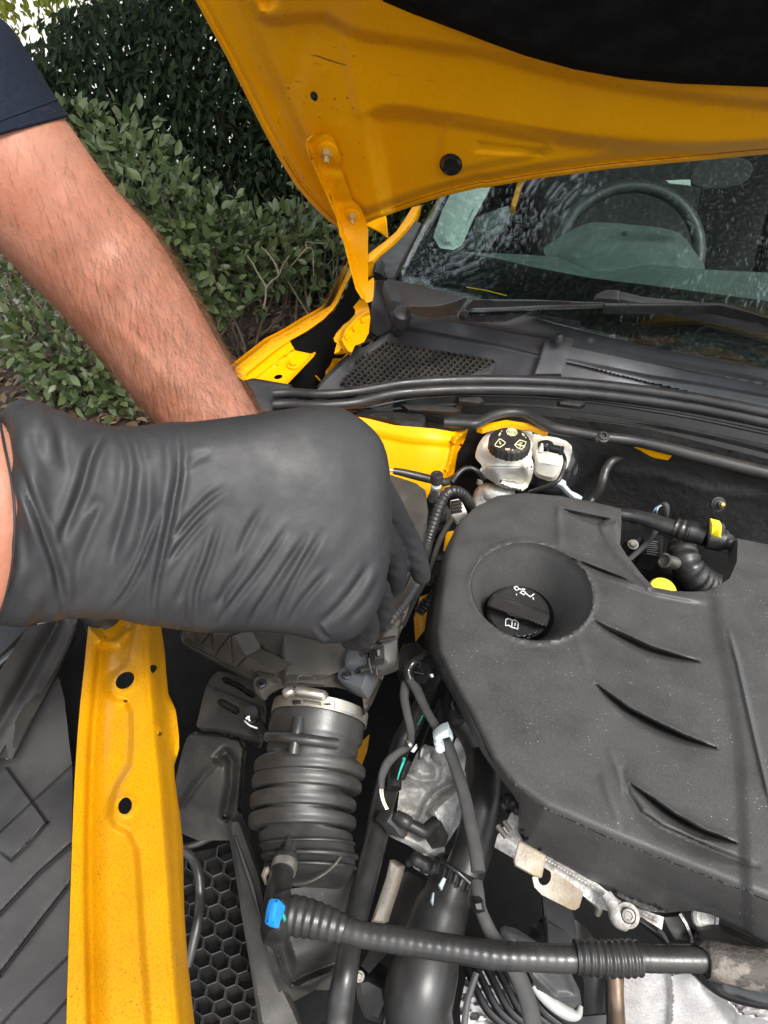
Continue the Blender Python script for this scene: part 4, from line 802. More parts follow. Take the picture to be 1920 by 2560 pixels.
block('tank_rear', 'M', [(428, 118), (470, 138), (600, 160), (641, 200), (622, 300), (598, 332), (548, 388), (440, 352), (445, 290), (430, 250)], hsurf('M', [(428, 118, .95), (641, 200, .945), (548, 388, .895), (440, 352, .90)]), .05, whitep, res, bev=.006, rnd=1)
block('tank_step', 'M', [(448, 290), (470, 264), (600, 292), (606, 306), (560, 372), (520, 372), (442, 346)], hsurf('M', [(448, 290, .928), (600, 292, .928), (560, 372, .905), (442, 346, .905)]), .03, whitep, res, bev=.004, rnd=1)
block('tank_neck', 'M', [(212, 200), (440, 180), (436, 270), (380, 300), (290, 300), (225, 270)], hsurf('M', [(212, 200, .962), (440, 180, .962), (300, 300, .953)]), .03, whitep, tank, bev=.006, rnd=2)
# screw cap: ribbed skirt and a flat printed top
cc = Hp(*px('M', [(323, 158)])[0], 1.0); rcap = 104 / 2.0738 / F * float(Hd(*px('M', [(323, 158)])[0], 1.0)); up = np.array([0.02, -.10, 1.0]); up /= np.linalg.norm(up)
V_, F_ = g_lathe([(rcap * .9, -.019), (rcap * 1.03, -.017), (rcap * 1.03, -.004), (rcap * .98, -.002), (rcap * .93, 0), (rcap * .3, 0.0002)], cc, up, 96, gear=(24, rcap * .018, 1, 2))
rc = obj('cap', gloss_b, res) if False else obj('cap', V_, F_, plastic, res, smooth=30)
def SCAP(U, V):
    r = ray(U, V); return ((cc - ORG) @ up) / (r @ up)
strokes('cap_print', 'M', [ell(331, 124, 28, 19, 10, 8) + [ell(331, 124, 28, 19, 10, 8)[0]], ell(331, 124, 18, 12, 0, 16) + [ell(331, 124, 18, 12, 0, 16)[0]], ell(331, 124, 9, 6, 0, 12) + [ell(331, 124, 9, 6, 0, 12)[0]],
    [(243, 190), (266, 160), (272, 160), (298, 178), (294, 186), (270, 202), (246, 196), (243, 190)], [(268, 170), (272, 190)], [(266, 180), (276, 184)],
    [(345, 190), (372, 165), (384, 168), (406, 176), (396, 200), (380, 214), (362, 206), (345, 190)], [(352, 186), (376, 194), (396, 196)], [(372, 178), (386, 182)], [(366, 186), (380, 190)], [(376, 194), (372, 208)]], lambda U, V: SCAP(U, V), 3.4, cream, rc, h=.0006)
# DOT 4 in outline strokes
def word(x, y, s, dx=(1, 0), dy=(0, 1)):
    G = {'D': [[(0, 0), (0, 6), (3, 5), (4, 3), (3, 1), (0, 0)]], 'O': [[(1, 0), (3, 0), (4, 2), (4, 4), (3, 6), (1, 6), (0, 4), (0, 2), (1, 0)]], 'T': [[(0, 0), (4, 0)], [(2, 0), (2, 6)]], '4': [[(3, 6), (3, 0), (0, 4), (4, 4)]], ' ': []}
    o = []
    for i, ch in enumerate('DOT 4'):
        for li in G[ch]: o.append([(x + s * ((i * 5.6 + a) * dx[0] + b * dy[0]), y + s * ((i * 5.6 + a) * dx[1] + b * dy[1])) for a, b in li])
    return o
strokes('cap_lettering', 'M', word(299, 208, 1.45, (1, .12)) + word(262, 140, 1.0, (.55, -.9), (.95, .45)) + word(388, 130, 1.0, (.7, .8), (-.8, .6)), SCAP, 2.2, cream, rc, h=.0006)
# level sensor plug, wire, clip
sp = px('M', [(480, 195)]); hose('level_sensor', 'M', [(478, 200, .965, 28), (500, 196, .968, 30), (520, 198, .968, 30), (535, 208, .968, 22), (570, 216, .968, 22), (592, 222, .968, 20)], gloss_b, res, seg=14, per=3)
hose('sensor_ring', 'M', [(583, 220, .969, 25), (592, 223, .969, 25)], plastic, res, seg=16, per=2)
block('sensor_clip', 'M', [(484, 180), (502, 176), (492, 232), (470, 230)], hsurf('M', [(484, 180, .975), (502, 176, .975), (492, 232, .965)]), .006, whitep, res)
hose('sensor_wire', 'M', [(590, 225, .966, 8), (606, 262, .95, 9), (602, 305, .94, 10), (575, 370, .93, 12), (520, 405, .92, 12), (460, 425, .91, 12), (420, 440, .90, 12)], rubber, res)
block('hose_clip', 'M', [(556, 392), (588, 366), (612, 380), (612, 398), (640, 430), (668, 442), (698, 462), (690, 478), (655, 470), (620, 440), (590, 408)], hsurf('M', [(556, 392, .92), (612, 380, .92), (698, 478, .90)]), .008, clipm, res, bev=.002)
# master cylinder under it
mc = tag(hose('master_cylinder', 'M', [(160, 500, .86, 46), (190, 440, .88, 48), (240, 440, .885, 44), (330, 450, .88, 40)], alu, None, seg=18), 'small grey cast cylinder below the white reservoir', 'cylinder')
p = Hp(*px('M', [(164, 385)])[0], .93); bolt('bleed_screw', p, (-.4, -.3, .8), .003, steel, mc, stud=True)
# brake booster
bc = Hp(*px('M', [(545, 310)])[0], .90); bo = lathe('brake_booster', [(.01, .016), (.032, .014), (.038, .010), (.0405, .006), (.0415, .003), (.0405, 0), (.034, -.012), (.02, -.03)], bc, (-.05, -.75, .35), gloss_b, None, 56)
tag(bo, 'glossy black round brake booster drum behind the white reservoir', 'brake booster')
# ================================================================== FIREWALL PIPES AND THE PARTS IN THE NOTCH
tag(hose('vacuum_pipe', 'M', [(700, 520, .88, 21), (745, 475, .885, 22), (785, 425, .90, 22), (803, 370, .915, 23), (818, 320, .925, 23), (850, 275, .935, 23), (905, 258, .935, 20), (960, 272, .93, 14), (1040, 295, .92, 8)], rubber), 'thin grey rubber pipe rising up the dark firewall', 'pipe')
fp = thing('breather_pipe', 'black breather pipe with yellow clip crossing behind the engine cover', 'pipe', Hp(*px('M', [(1100, 610)])[0], .90))
hose('pipe', 'M', [(830, 540, .955, 30), (900, 552, .955, 33), (960, 560, .955, 36), (1040, 580, .955, 40), (1120, 606, .955, 42), (1190, 630, .955, 42)], hose_m, fp, seg=20)
P, R = ribbed(*pathz('M', [(1180, 620, .956, 50), (1215, 632, .956, 54), (1250, 642, .956, 56)]), .007, .06); V_, F_ = g_tube(P, R, 20); obj('bellows', V_, F_, rubber, fp, smooth=60)
hose('coupling', 'M', [(1245, 640, .957, 57), (1290, 650, .957, 56), (1340, 668, .957, 54), (1345, 670, .957, 62), (1400, 680, .957, 62), (1425, 690, .956, 60), (1428, 690, .956, 40), (1480, 708, .955, 36), (1560, 730, .95, 34)], plastic, fp, seg=20, per=4)
block('clip', 'M', [(1362, 600), (1368, 592), (1414, 602), (1420, 612), (1414, 672), (1404, 676), (1364, 664), (1358, 655)], hsurf('M', [(1362, 598, .985), (1420, 604, .985), (1412, 674, .968), (1360, 662, .968)]), .01, ylw_p, fp, bev=.002)
block('clip_frame', 'M', [(1350, 582), (1366, 580), (1428, 598), (1438, 616), (1420, 700), (1404, 702), (1346, 690), (1340, 680)], hsurf('M', [(1350, 582, .981), (1428, 598, .981), (1404, 702, .960), (1346, 690, .960)]), .01, plastic, fp, bev=.002)
sens = thing('pressure_sensor', 'small black sensor box with torx bolt inside the engine cover notch', 'sensor', Hp(*px('M', [(1060, 700)])[0], .86))
block('housing', 'M', [(1010, 672), (1060, 655), (1116, 662), (1110, 760), (1096, 782), (1000, 765)], hsurf('M', [(1010, 672, .90), (1116, 662, .90), (1096, 782, .89)]), .03, gloss_b, sens, bev=.003)
strokes('print', 'M', [[(1030, y), (1092 - (y % 7) * 2, y + 6)] for y in range(688, 765, 11)], hsurf('M', [(1010, 672, .9004), (1116, 662, .9004), (1096, 782, .8904)]), 2.2, mat('grey_print', (.16, .16, .16), .6), sens)
p = Hp(*px('M', [(960, 708)])[0], .89); bolt('bolt', p, (-.1, -.5, .85), .0048, steel, sens, hexa=False)
block('flange', 'M', [(920, 690), (1000, 672), (1010, 740), (980, 770), (930, 740)], hsurf('M', [(920, 690, .885), (1000, 672, .885), (930, 740, .88)]), .02, plastic, sens, bev=.003)
hose('wire', 'M', [(1075, 640, .925, 14), (1040, 690, .92, 14), (985, 745, .91, 14), (920, 800, .90, 14)], tape, sens)
wl = thing('sensor_wires', 'blue and white wire loop by the pipe in the notch', 'wires', Hp(*px('M', [(1100, 540)])[0], .93))
hose('sleeve', 'M', [(1120, 575, .95, 14), (1132, 540, .965, 15), (1130, 505, .975, 14), (1112, 496, .975, 9)], tape, wl)
for k, m_ in enumerate((clipm, blue, white)): hose('wire', 'M', [(1118, 498 + k, .975, 3.5), (1092, 508 + 3 * k, .97, 3.5), (1072 + 6 * k, 526 + 2 * k, .965, 3.5), (1062 + 10 * k, 548, .955, 3.5)], m_, wl, seg=8)
tb = lathe('metal_spigot', [(.0085, -.03), (.0085, .005), (.0098, .006), (.0098, .009), (.0078, .0095), (.0065, .006), (.003, .005)], Hp(*px('M', [(1140, 795)])[0], .88), (-.7, -.35, .45), steel, None, 28)
tag(tb, 'short bright metal pipe end in the engine cover notch', 'pipe end')
tag(hose('intake_elbow', 'M', [(1215, 700, .87, 60), (1215, 760, .87, 75), (1250, 840, .86, 80), (1310, 900, .84, 80), (1380, 940, .82, 80)], rubber, seg=20, rib=(.012, .06)), 'ribbed black rubber elbow hose deep in the engine cover notch', 'hose')
dp = lathe('dipstick_handle', [(.012, -.014), (.0155, -.006), (.016, 0), (.014, .003), (.006, .0035)], Hp(*px('M', [(1112, 944)])[0], .928), (0, -.35, .95), ylw_p, None, 28); tag(dp, 'round yellow handle peeping out of the engine cover notch', 'dipstick')
p = Hp(*px('M', [(1405, 500)])[0], .93); gs = lathe('firewall_stud', [(.009, -.006), (.0098, -.001), (.0075, 0), (.006, .0015), (.0045, .002), (.0043, .007), (.002, .0075)], p, (0, -.8, .5), plastic, None, 24); tag(gs, 'small black nut with gold stud on the firewall mat', 'stud')
lathe('stud_tip', [(.0028, 0), (.003, .004), (.0015, .005)], p + np.array([0, -.006, .004]), (0, -.8, .5), gold, gs, 14)
# dark engine block top under the cover (closes the view inside the notch)
eb = softbox('engine_block', Hp(*px('E', [(900, 600)])[0], .70), (.24, .20, .12), darkm, None, 0, -.2); tag(eb, 'dark engine block hidden beneath the grey plastic cover', 'engine')

# ================================================================== AIR FILTER BOX AND AIRFLOW SENSOR
SAB = hsurf('S', [(450, 1580, .955), (650, 1720, .950), (900, 1700, .955), (1063, 1240, .965), (980, 1190, .965), (700, 1450, .965)])
afb_o = [(440, 1540), (449, 1585), (458, 1612), (480, 1625), (560, 1668), (632, 1706), (640, 1728), (652, 1739), (672, 1732), (700, 1722), (760, 1716), (840, 1718), (905, 1735), (912, 1788), (930, 1760), (960, 1690), (1010, 1560), (1045, 1440), (1066, 1330), (1070, 1280), (1064, 1226), (1040, 1208), (968, 1184), (860, 1180), (600, 1400)]
def afb_h(U, V):
    h = 0 * U
    d, s, t = pl_dist(U, V, px('I', [(700, 385), (715, 480), (705, 620), (640, 900)])); h = h - .03 * np.where(s < 0, sstep(d / 30), 0)
    d, s, t = pl_dist(U, V, px('N', [(70, 90), (85, 150), (150, 195), (290, 268), (510, 372)])); h = h - .012 * sstep(1 - d / 16) + .004 * np.exp(-((d - 20) / 5) ** 2)
    d, s, t = pl_dist(U, V, px('N', [(545, 165), (590, 205), (660, 250)])); h = h + .006 * np.exp(-(d / 6) ** 2)
    d, s, t = pl_dist(U, V, px('N', [(1250, 385), (1200, 480), (1150, 590)])); h = h - .006 * np.exp(-(d / 5) ** 2)
    (a, b), = px('I', [(430, 440)]); h = h + .003 * sstep((24 - np.hypot(U - a, V - b)) / 10); return h
afb = tag(g_sheet(afb_o, SAB, afb_h, .10, 8, (), (2.8, [px('N', [(70, 90), (85, 150), (150, 195), (290, 268), (510, 372)])], 20)).obj('air_filter_box', plastic_a, None, smooth=40), 'dusty black air filter box under the gloved hand', 'air filter box')
zr = hsurf('N', [(70, 80, .957), (300, 180, .965), (520, 380, .955)])
for L_ in ([(160, 90), (255, 90), (180, 185), (160, 180)], [(265, 100), (370, 105), (275, 235), (262, 225)], [(378, 120), (400, 115), (470, 235), (400, 305), (382, 290)], [(180, 185), (255, 100), (262, 225)], [(275, 240), (372, 110), (380, 280)], [(400, 310), (470, 238), (655, 330), (640, 345), (560, 330)]):
    block('rib', 'N', L_, zr, .02, plastic_a, afb, bev=.0015)
block('screw_boss', 'N', [(505, 375), (545, 350), (640, 380), (650, 410), (580, 440), (560, 480), (525, 465), (508, 420)], hsurf('N', [(505, 375, .960), (650, 410, .960), (540, 475, .955)]), .015, plastic_a, afb, bev=.003, rnd=1)
p = Hp(*px('N', [(553, 400)])[0], .963); lathe('screw', [(.0046, -.001), (.0048, .0008), (.0038, .002), (.0014, .0021)], p, (0, -.1, 1), gloss_b, afb, 20)
sn = hz(.9674); strokes('screw_cross', 'N', [[(541, 399), (566, 402)], [(552, 389), (554, 413)]], sn, 5, darkm, afb, h=.0006)
SMF = hsurf('N', [(690, 150, .975), (1060, 180, .975), (1000, 360, .968), (640, 400, .962)])
duct = sheet('outlet_duct', 'N', [(690, 110), (1060, 140), (1062, 200), (1040, 320), (960, 350), (920, 370), (930, 410), (760, 395), (660, 410), (600, 425), (650, 300)], SMF, plastic_a, afb, h=lambda U, V: -.010 * np.where(U < px('N', [(700, 0)])[0][0], sstep((px('N', [(700, 0)])[0][0] - U) / 20), 0) - .008 * sstep((V - px('N', [(0, 340)])[0][1]) / 20), step=6, thick=.03)
hose('retainer', 'N', [(762, 395, .985, 6), (770, 365, .985, 6), (785, 352, .985, 6), (850, 355, .985, 6), (866, 368, .985, 6), (872, 395, .985, 6)], plastic_a, afb, seg=8, per=4)
maf = thing('airflow_sensor', 'grey airflow sensor with plugged connector beside the gloved fingers', 'sensor', Hp(*px('N', [(1100, 300)])[0], .96))
block('sensor_body', 'N', [(1095, 150), (1150, 160), (1200, 200), (1195, 330), (1170, 420), (1150, 445), (1090, 430), (1030, 400), (1005, 370), (1010, 330), (1050, 290), (1045, 250), (1075, 170)], hsurf('N', [(1095, 150, .985), (1195, 330, .98), (1090, 430, .972), (1010, 350, .972)]), .02, mat('sensor_grey', (.055, .062, .07), .5, var=(.045, .05, .056), vscale=40, bump=[(700, .15)], dust=(DUST, .3, 30)), maf, bev=.003)
block('sensor_step', 'N', [(1100, 180), (1200, 205), (1190, 300), (1100, 300), (1050, 290), (1060, 230)], hsurf('N', [(1100, 180, .993), (1200, 205, .993), (1100, 300, .988)]), .012, MATS['sensor_grey'], maf, bev=.003)
strokes('moulded_mark', 'N', [[(1130, 222), (1150, 224), (1162, 230)], [(1136, 234), (1156, 238)], [(1170, 240), (1182, 244)]], hsurf('N', [(1100, 180, .9934), (1200, 205, .9934), (1100, 300, .9884)]), 6, gloss_b, maf)
p = Hp(*px('N', [(1058, 350)])[0], .976); lathe('screw', [(.0042, -.001), (.0045, .001), (.0034, .0022), (.003, .0015), (.001, .0015)], p, (0, -.1, 1), gloss_b, maf, 20)
block('plug_body', 'N', [(1150, 190), (1180, 165), (1240, 150), (1250, 60), (1275, 40), (1345, 46), (1360, 80), (1352, 260), (1335, 310), (1290, 350), (1240, 352), (1200, 340), (1150, 348), (1110, 340), (1120, 310), (1180, 290), (1195, 220), (1160, 205)], hsurf('N', [(1150, 190, 1.005), (1345, 46, 1.015), (1335, 310, .997), (1110, 340, .985)]), .035, plastic_d, maf, bev=.005)
block('plug_collar', 'N', [(1245, 140), (1352, 120), (1358, 134), (1330, 150), (1250, 158)], hsurf('N', [(1245, 140, 1.018), (1352, 120, 1.018), (1250, 158, 1.016)]), .02, plastic_d, maf, bev=.002)
block('lock_tab', 'N', [(1215, 180), (1280, 172), (1284, 255), (1220, 262)], hsurf('N', [(1215, 180, 1.015), (1280, 172, 1.015), (1220, 262, 1.011)]), .012, plastic, maf, bev=.002)
block('lock_tab', 'N', [(1232, 195), (1262, 191), (1264, 240), (1236, 243)], hsurf('N', [(1232, 195, 1.018), (1262, 191, 1.018), (1236, 243, 1.014)]), .008, plastic_d, maf, bev=.0015)
for L_ in ([(1190, 250), (1196, 292), (1210, 340)], [(1228, 285), (1234, 310), (1240, 352)]): hose('seam_ridge', 'N', [(x, y, 1.004 - k * .004, 5) for k, (x, y) in enumerate(L_)], plastic, maf, seg=8)
con = tag(hose('wiring_conduit', 'I', [(330, 1690, 1.025, 46), (420, 1570, 1.02, 50), (520, 1430, 1.005, 54), (600, 1280, .98, 56), (670, 1080, .95, 56), (720, 900, .94, 54), (790, 680, .95, 54), (850, 520, .96, 52), (910, 430, .968, 50), (990, 410, .965, 50), (1070, 460, .95, 50), (1120, 540, .93, 48), (1150, 620, .90, 46), (1180, 720, .87, 46)], rubber, seg=14, rib=(.0062, .10), per=10), 'corrugated black wiring conduit curling up beside the gloved fingers', 'conduit')
block('conduit_tie', 'I', [(690, 1080), (728, 1082), (722, 1124), (686, 1118)], hsurf('I', [(690, 1080, .985), (728, 1082, .985), (686, 1118, .983)]), .008, gloss_b, con)
tag(hose('brake_line', 'I', [(490, 1700, .93, 18), (600, 1450, .93, 22), (690, 1280, .93, 26), (760, 1100, .935, 28), (830, 900, .94, 30), (900, 760, .945, 30), (950, 680, .945, 26)], plastic, seg=12), 'thin straight black pipe beside the corrugated conduit', 'pipe')
cb = thing('conduit_bracket', 'black plastic wiring bracket between air box and engine cover', 'bracket', Hp(*px('I', [(850, 700)])[0], .90))
block('plate', 'I', [(800, 560), (900, 540), (940, 600), (900, 720), (830, 880), (740, 1060), (700, 1040), (760, 860)], hsurf('I', [(800, 560, .935), (940, 600, .935), (740, 1060, .915)]), .02, plastic, cb)
for y in (640, 760, 880): block('clip', 'I', [(800 - (y - 640) * .35, y), (900 - (y - 640) * .35, y - 20), (890 - (y - 640) * .35, y + 60), (790 - (y - 640) * .35, y + 80)], hsurf('I', [(800, 560, .942), (940, 600, .942), (740, 1060, .922)]), .012, gloss_b, cb)
wt = thing('ribbed_label_tab', 'white ribbed plastic tab in front of the yellow strut tower', 'tab', Hp(*px('I', [(1020, 560)])[0], .88))
block('tab', 'I', [(940, 500), (1040, 480), (1110, 640), (1000, 712), (940, 640)], hsurf('I', [(940, 500, .90), (1110, 640, .89), (1000, 712, .885)]), .008, whitep, wt)
for k in range(4): block('rib', 'I', [(945, 505 + k * 32), (1040, 490 + k * 32), (1052, 504 + k * 32), (948, 522 + k * 32)], hsurf('I', [(940, 500, .904), (1110, 640, .894), (1000, 712, .889)]), .006, plastic, wt, bev=.001)
# low pressure gas port with black cap, rubber sleeved pipe
ac = thing('service_port', 'service port with black cap and white band by the strut tower', 'valve', Hp(*px('I', [(800, 450)])[0], .93))
hose('stem', 'I', [(770, 480, .93, 50), (790, 430, .945, 48), (800, 370, .962, 46)], alu, ac, per=4); hose('white_band', 'I', [(801, 368, .964, 49), (803, 345, .971, 50)], white, ac, per=2)
p = Hp(*px('I', [(804, 330)])[0], .975); lathe('cap', [(.0075, 0), (.0079, .002), (.0079, .0125), (.007, .014), (.0035, .0143), (.003, .0137)], p, (.02, -.08, 1), rubber, ac, 40, gear=(20, .00018, 1, 2))
sp_ = thing('sleeved_pipe', 'pipe in grey foam sleeve lying against the yellow strut tower', 'pipe', Hp(*px('I', [(600, 260)])[0], .94))
hose('sleeve', 'I', [(395, 218, .962, 32), (500, 238, .958, 38), (640, 272, .952, 42), (760, 300, .946, 42), (880, 325, .940, 40), (950, 300, .936, 36), (985, 270, .932, 30)], rubber, sp_); hose('pipe', 'I', [(330, 200, .965, 12), (400, 220, .962, 12)], steel, sp_, per=3)
tag(hose('thin_hose', 'I', [(950, 330, .94, 20), (1000, 260, .945, 22), (1060, 205, .95, 22), (1130, 190, .95, 22), (1200, 225, .945, 22), (1260, 300, .93, 20)], rubber), 'thin black hose arching beside the white reservoir', 'hose')
# small pipes by the yellow inner arch
tag(hose('arch_pipe', 'I', [(800, 1060, .85, 34), (850, 1050, .85, 36), (890, 1080, .845, 36), (880, 1140, .83, 36), (800, 1240, .80, 40)], rubber), 'short bent pipe deep between wheel arch and engine cover', 'pipe')
tag(hose('speed_sensor_plug', 'I', [(640, 1560, .80, 50), (690, 1500, .81, 55), (740, 1440, .82, 40), (820, 1320, .83, 34)], plastic, rib=(.006, .07)), 'grey ribbed plug deep beside the engine cover edge', 'plug')

# ================================================================== INTAKE HOSE WITH BELLOWS
ih = thing('intake_hose', 'large black rubber intake hose with bellows and a steel clamp', 'hose', Hp(*px('N', [(780, 1100)])[0], .80))
# cross sections measured left to right: (left x, left y, right x, right y, height)
secs = [(585, 480, 1150, 545, .920), (572, 520, 1140, 590, .918), (556, 580, 1138, 640, .915), (556, 640, 1132, 690, .912), (562, 670, 1110, 720, .910), (548, 730, 1108, 765, .907), (548, 770, 1102, 790, .905)]
for k, (yl, yr, lx, rx) in enumerate(((838, 862, 462, 1160), (935, 955, 449, 1136), (1055, 1072, 438, 1103), (1175, 1182, 429, 1106))):
    secs += [(lx + 24, yl - 44, rx - 26, yr - 40, .903 - .008 * k), (lx + 3, yl - 26, rx - 3, yr - 22, .902 - .008 * k), (lx, yl, rx, yr, .901 - .008 * k), (lx + 4, yl + 28, rx - 4, yr + 24, .899 - .008 * k), (lx + 24, yl + 46, rx - 26, yr + 40, .898 - .008 * k), (lx + 115, yl + 54, rx - 115, yr + 48, .897 - .008 * k)]
secs += [(500, 1262, 1078, 1255, .868), (520, 1330, 1090, 1320, .860), (528, 1390, 1100, 1400, .850), (545, 1450, 1090, 1470, .838), (570, 1520, 1060, 1540, .825), (600, 1590, 1010, 1600, .80)]
x0, y0, s_ = CROPS['N']; A_ = []
for lx, ly, rx, ry, z in secs:
    z = z + .036 - .018 * (ly - 480) / 1100; a = Hp(x0 + lx / s_, y0 + ly / s_, z); b = Hp(x0 + rx / s_, y0 + ry / s_, z); A_.append([*((a + b) / 2), np.linalg.norm(b - a) / 2, *((b - a) / np.linalg.norm(b - a))])
A_ = catmull(A_, 4); cen = A_[:, :3] - np.array([0, 0, .0]); rad = A_[:, 3]; wd = A_[:, 4:]
T = np.gradient(cen, axis=0); T /= np.linalg.norm(T, axis=1, keepdims=True)
# the hose runs down and towards the front of the car
V = []; SEG = 56
for i in range(len(cen)):
    w = wd[i] / np.linalg.norm(wd[i]); ax = np.array([0, -.93, -.36]); nz = np.cross(w, ax); nz /= np.linalg.norm(nz); nz = nz if nz[2] > 0 else -nz
    for k in range(SEG):
        a = 2 * math.pi * k / SEG; V.append(cen[i] + w * math.cos(a) * rad[i] + nz * (math.sin(a) - .92) * rad[i] * .92)
n = len(cen); Fc = [(i * SEG + k, i * SEG + (k + 1) % SEG, (i + 1) * SEG + (k + 1) % SEG, (i + 1) * SEG + k) for i in range(n - 1) for k in range(SEG)] + [tuple(range(SEG - 1, -1, -1)), tuple((n - 1) * SEG + k for k in range(SEG))]
V = np.array(V)
# raised cross moulded on the neck, parting line along the middle, foot rings
u, v, d = project(V); up_ = (np.arange(len(V)) % SEG < SEG // 2)
def nrm(V):
    q = V.reshape(n, SEG, 3); a = np.roll(q, -1, 1) - np.roll(q, 1, 1); b = np.gradient(q, axis=0); m = np.cross(a, b); m /= np.maximum(np.linalg.norm(m, axis=-1, keepdims=True), 1e-9); c = q.mean(1, keepdims=True); sg = np.sign(((q - c) * m).sum(-1, keepdims=True)); return (m * sg).reshape(-1, 3)
obj_h = obj('bellows', V, Fc, rubber, ih, smooth=60)
hose_top = None
def S_h(U, V_): return Hd(U, V_, 0.0 * U + .918 - .00 * U)
SNK = hsurf('N', [(560, 600, .914), (1130, 660, .911), (560, 780, .904), (1100, 795, .902), (845, 690, .912)])
def bar_path(L_, r): return hose('moulded_cross', 'N', [(x, y, z, r) for x, y, z in L_], rubber, obj_h, seg=12)
bar_path([(775, 605, .9555), (765, 680, .952), (750, 760, .947), (742, 815, .943)], 33)
bar_path([(590, 715, .940), (680, 716, .948), (760, 725, .9505), (880, 742, .9485), (1000, 758, .940)], 33)
strokes('parting_line', 'N', [[(740, 840), (712, 880), (708, 940)], [(706, 1000), (702, 1080)], [(694, 1110), (690, 1180)], [(688, 1225), (684, 1290)]], hz(.92), 3, darkm, obj_h, h=.0003) if False else None
# worm drive clamp: band, screw housing, screw head, slots
ca, cb_ = Hp(x0 + 588 / s_, y0 + 478 / s_, .957), Hp(x0 + 1150 / s_, y0 + 545 / s_, .957); cw = (cb_ - ca); cr = np.linalg.norm(cw) / 2 * 1.015; cw /= np.linalg.norm(cw); cm = (ca + cb_) / 2; nz = np.cross(cw, np.array([0, -.93, -.36])); nz /= np.linalg.norm(nz); nz = nz if nz[2] > 0 else -nz; axd = np.cross(nz, cw)
cm = cm - nz * .846 * cr / 1.015
def ring(rr, w0, w1, a0=0, a1=2 * math.pi, N=72, sq=.93):
    g = Geo(); full = abs(a1 - a0 - 2 * math.pi) < 1e-6; M = N if full else N + 1; V = []
    for q in range(M):
        a = a0 + (a1 - a0) * q / N; rd = cw * math.cos(a) + nz * math.sin(a) * sq
        for r_, w_ in ((rr, w0), (rr + .0012, w0), (rr + .0012, w1), (rr, w1)): V.append(cm + rd * r_ + axd * w_)
    Fc = [(q * 4 + j, q * 4 + (j + 1) % 4, ((q + 1) % M) * 4 + (j + 1) % 4, ((q + 1) % M) * 4 + j) for q in range(N) for j in range(4)]
    g.add(V, Fc); return g
ring(cr, -.0055, .0055).obj('clamp_band', steel, ih, smooth=40)
g = Geo()
for q in range(24):
    a = .30 + q * .036
    rd = cw * math.cos(a) + nz * math.sin(a) * .93; tn = -cw * math.sin(a) + nz * math.cos(a) * .93
    c = cm + rd * (cr + .0016); g.add([c + tn * sx * .0009 + axd * sy * .0042 + rd * sz * .0007 + tn * sy * .0004 for sz in (-1, 1) for sy in (-1, 1) for sx in (-1, 1)], [(0, 1, 3, 2), (4, 6, 7, 5), (0, 4, 5, 1), (2, 3, 7, 6), (0, 2, 6, 4), (1, 5, 7, 3)])
g.obj('band_threads', steel, ih, smooth=0)
hose('screw_housing', 'N', [(768, 450, .966, 24), (775, 445, .967, 30), (840, 455, .967, 31), (915, 470, .965, 31), (922, 472, .965, 24)], steel, ih, seg=18, per=4)
hose('screw_head', 'N', [(690, 465, .963, 22), (694, 464, .963, 30), (712, 452, .965, 32), (735, 446, .965, 30), (740, 446, .965, 20), (770, 450, .966, 18)], steel, ih, seg=10, per=3)
block('housing_foot', 'N', [(800, 495), (905, 510), (908, 532), (805, 515)], hsurf('N', [(800, 495, .964), (905, 510, .964), (805, 515, .962)]), .006, steel, ih)
for L_ in ([(735, 500), (790, 490), (800, 525), (740, 525)], [(915, 508), (960, 512), (970, 530), (915, 535)]): block('locating_lug', 'N', L_, hsurf('N', [(735, 490, .962), (970, 512, .962), (740, 525, .960)]), .012, rubber, ih, bev=.003)
# rings at the foot of the hose
for (lx, ly, rx, ry, z, r) in ((520, 1330, 1090, 1320, .884, .0014), (532, 1395, 1102, 1400, .873, .0022), (545, 1455, 1095, 1470, .860, .0016)):
    a = Hp(x0 + lx / s_, y0 + ly / s_, z); b = Hp(x0 + rx / s_, y0 + ry / s_, z); m_ = (a + b) / 2; rr = np.linalg.norm(b - a) / 2 * 1.01; w = (b - a) / np.linalg.norm(b - a); q = np.cross(w, [0, -.93, -.36]); q /= np.linalg.norm(q); q = q if q[2] > 0 else -q
    V_, F_ = g_tube([m_ - q * .92 * rr * .92 + w * math.cos(t) * rr + q * math.sin(t) * rr * .92 for t in np.linspace(-.1, math.pi + .1, 40)], r, 10); obj('foot_ring', V_, F_, rubber, ih, smooth=60)
hose('base_clamp', 'O', [(610, 432, .85, 11), (680, 425, .855, 11), (760, 385, .86, 11), (820, 335, .862, 11), (860, 280, .862, 10), (890, 220, .86, 8)], steel, ih, seg=8, flat=.35)

# ================================================================== BREATHER HOSE WITH QUICK COUPLING
bh = thing('breather_hose', 'thick black hose with a blue clip crossing the bay near the front', 'hose', Hp(*px('O', [(1000, 690)])[0], .87))
hose('hose', 'O', [(760, 625, .905, 62), (830, 655, .905, 62), (930, 690, .905, 62), (1050, 712, .905, 63), (1200, 735, .905, 65), (1400, 765, .905, 66), (1659, 805, .905, 67), (1860, 815, .905, 67), (2040, 822, .905, 67), (2240, 815, .905, 67), (2380, 818, .905, 66), (2520, 824, .905, 64), (2760, 828, .905, 60)], hose_m, bh, seg=24, rib=(.0066, .010))
P, R = pathz('O', [(560, 590, .905, 92), (620, 600, .905, 95), (680, 612, .905, 92), (740, 628, .905, 85), (800, 645, .905, 78), (850, 660, .905, 70), (880, 668, .905, 66)]); P, R = ribbed(P, R, .0064, .035); V_, F_ = g_tube(P, R, 24); obj('corrugated_sleeve', V_, F_, rubber, bh, smooth=60)
for k in range(34):   # moulded rings along the hose
    pass
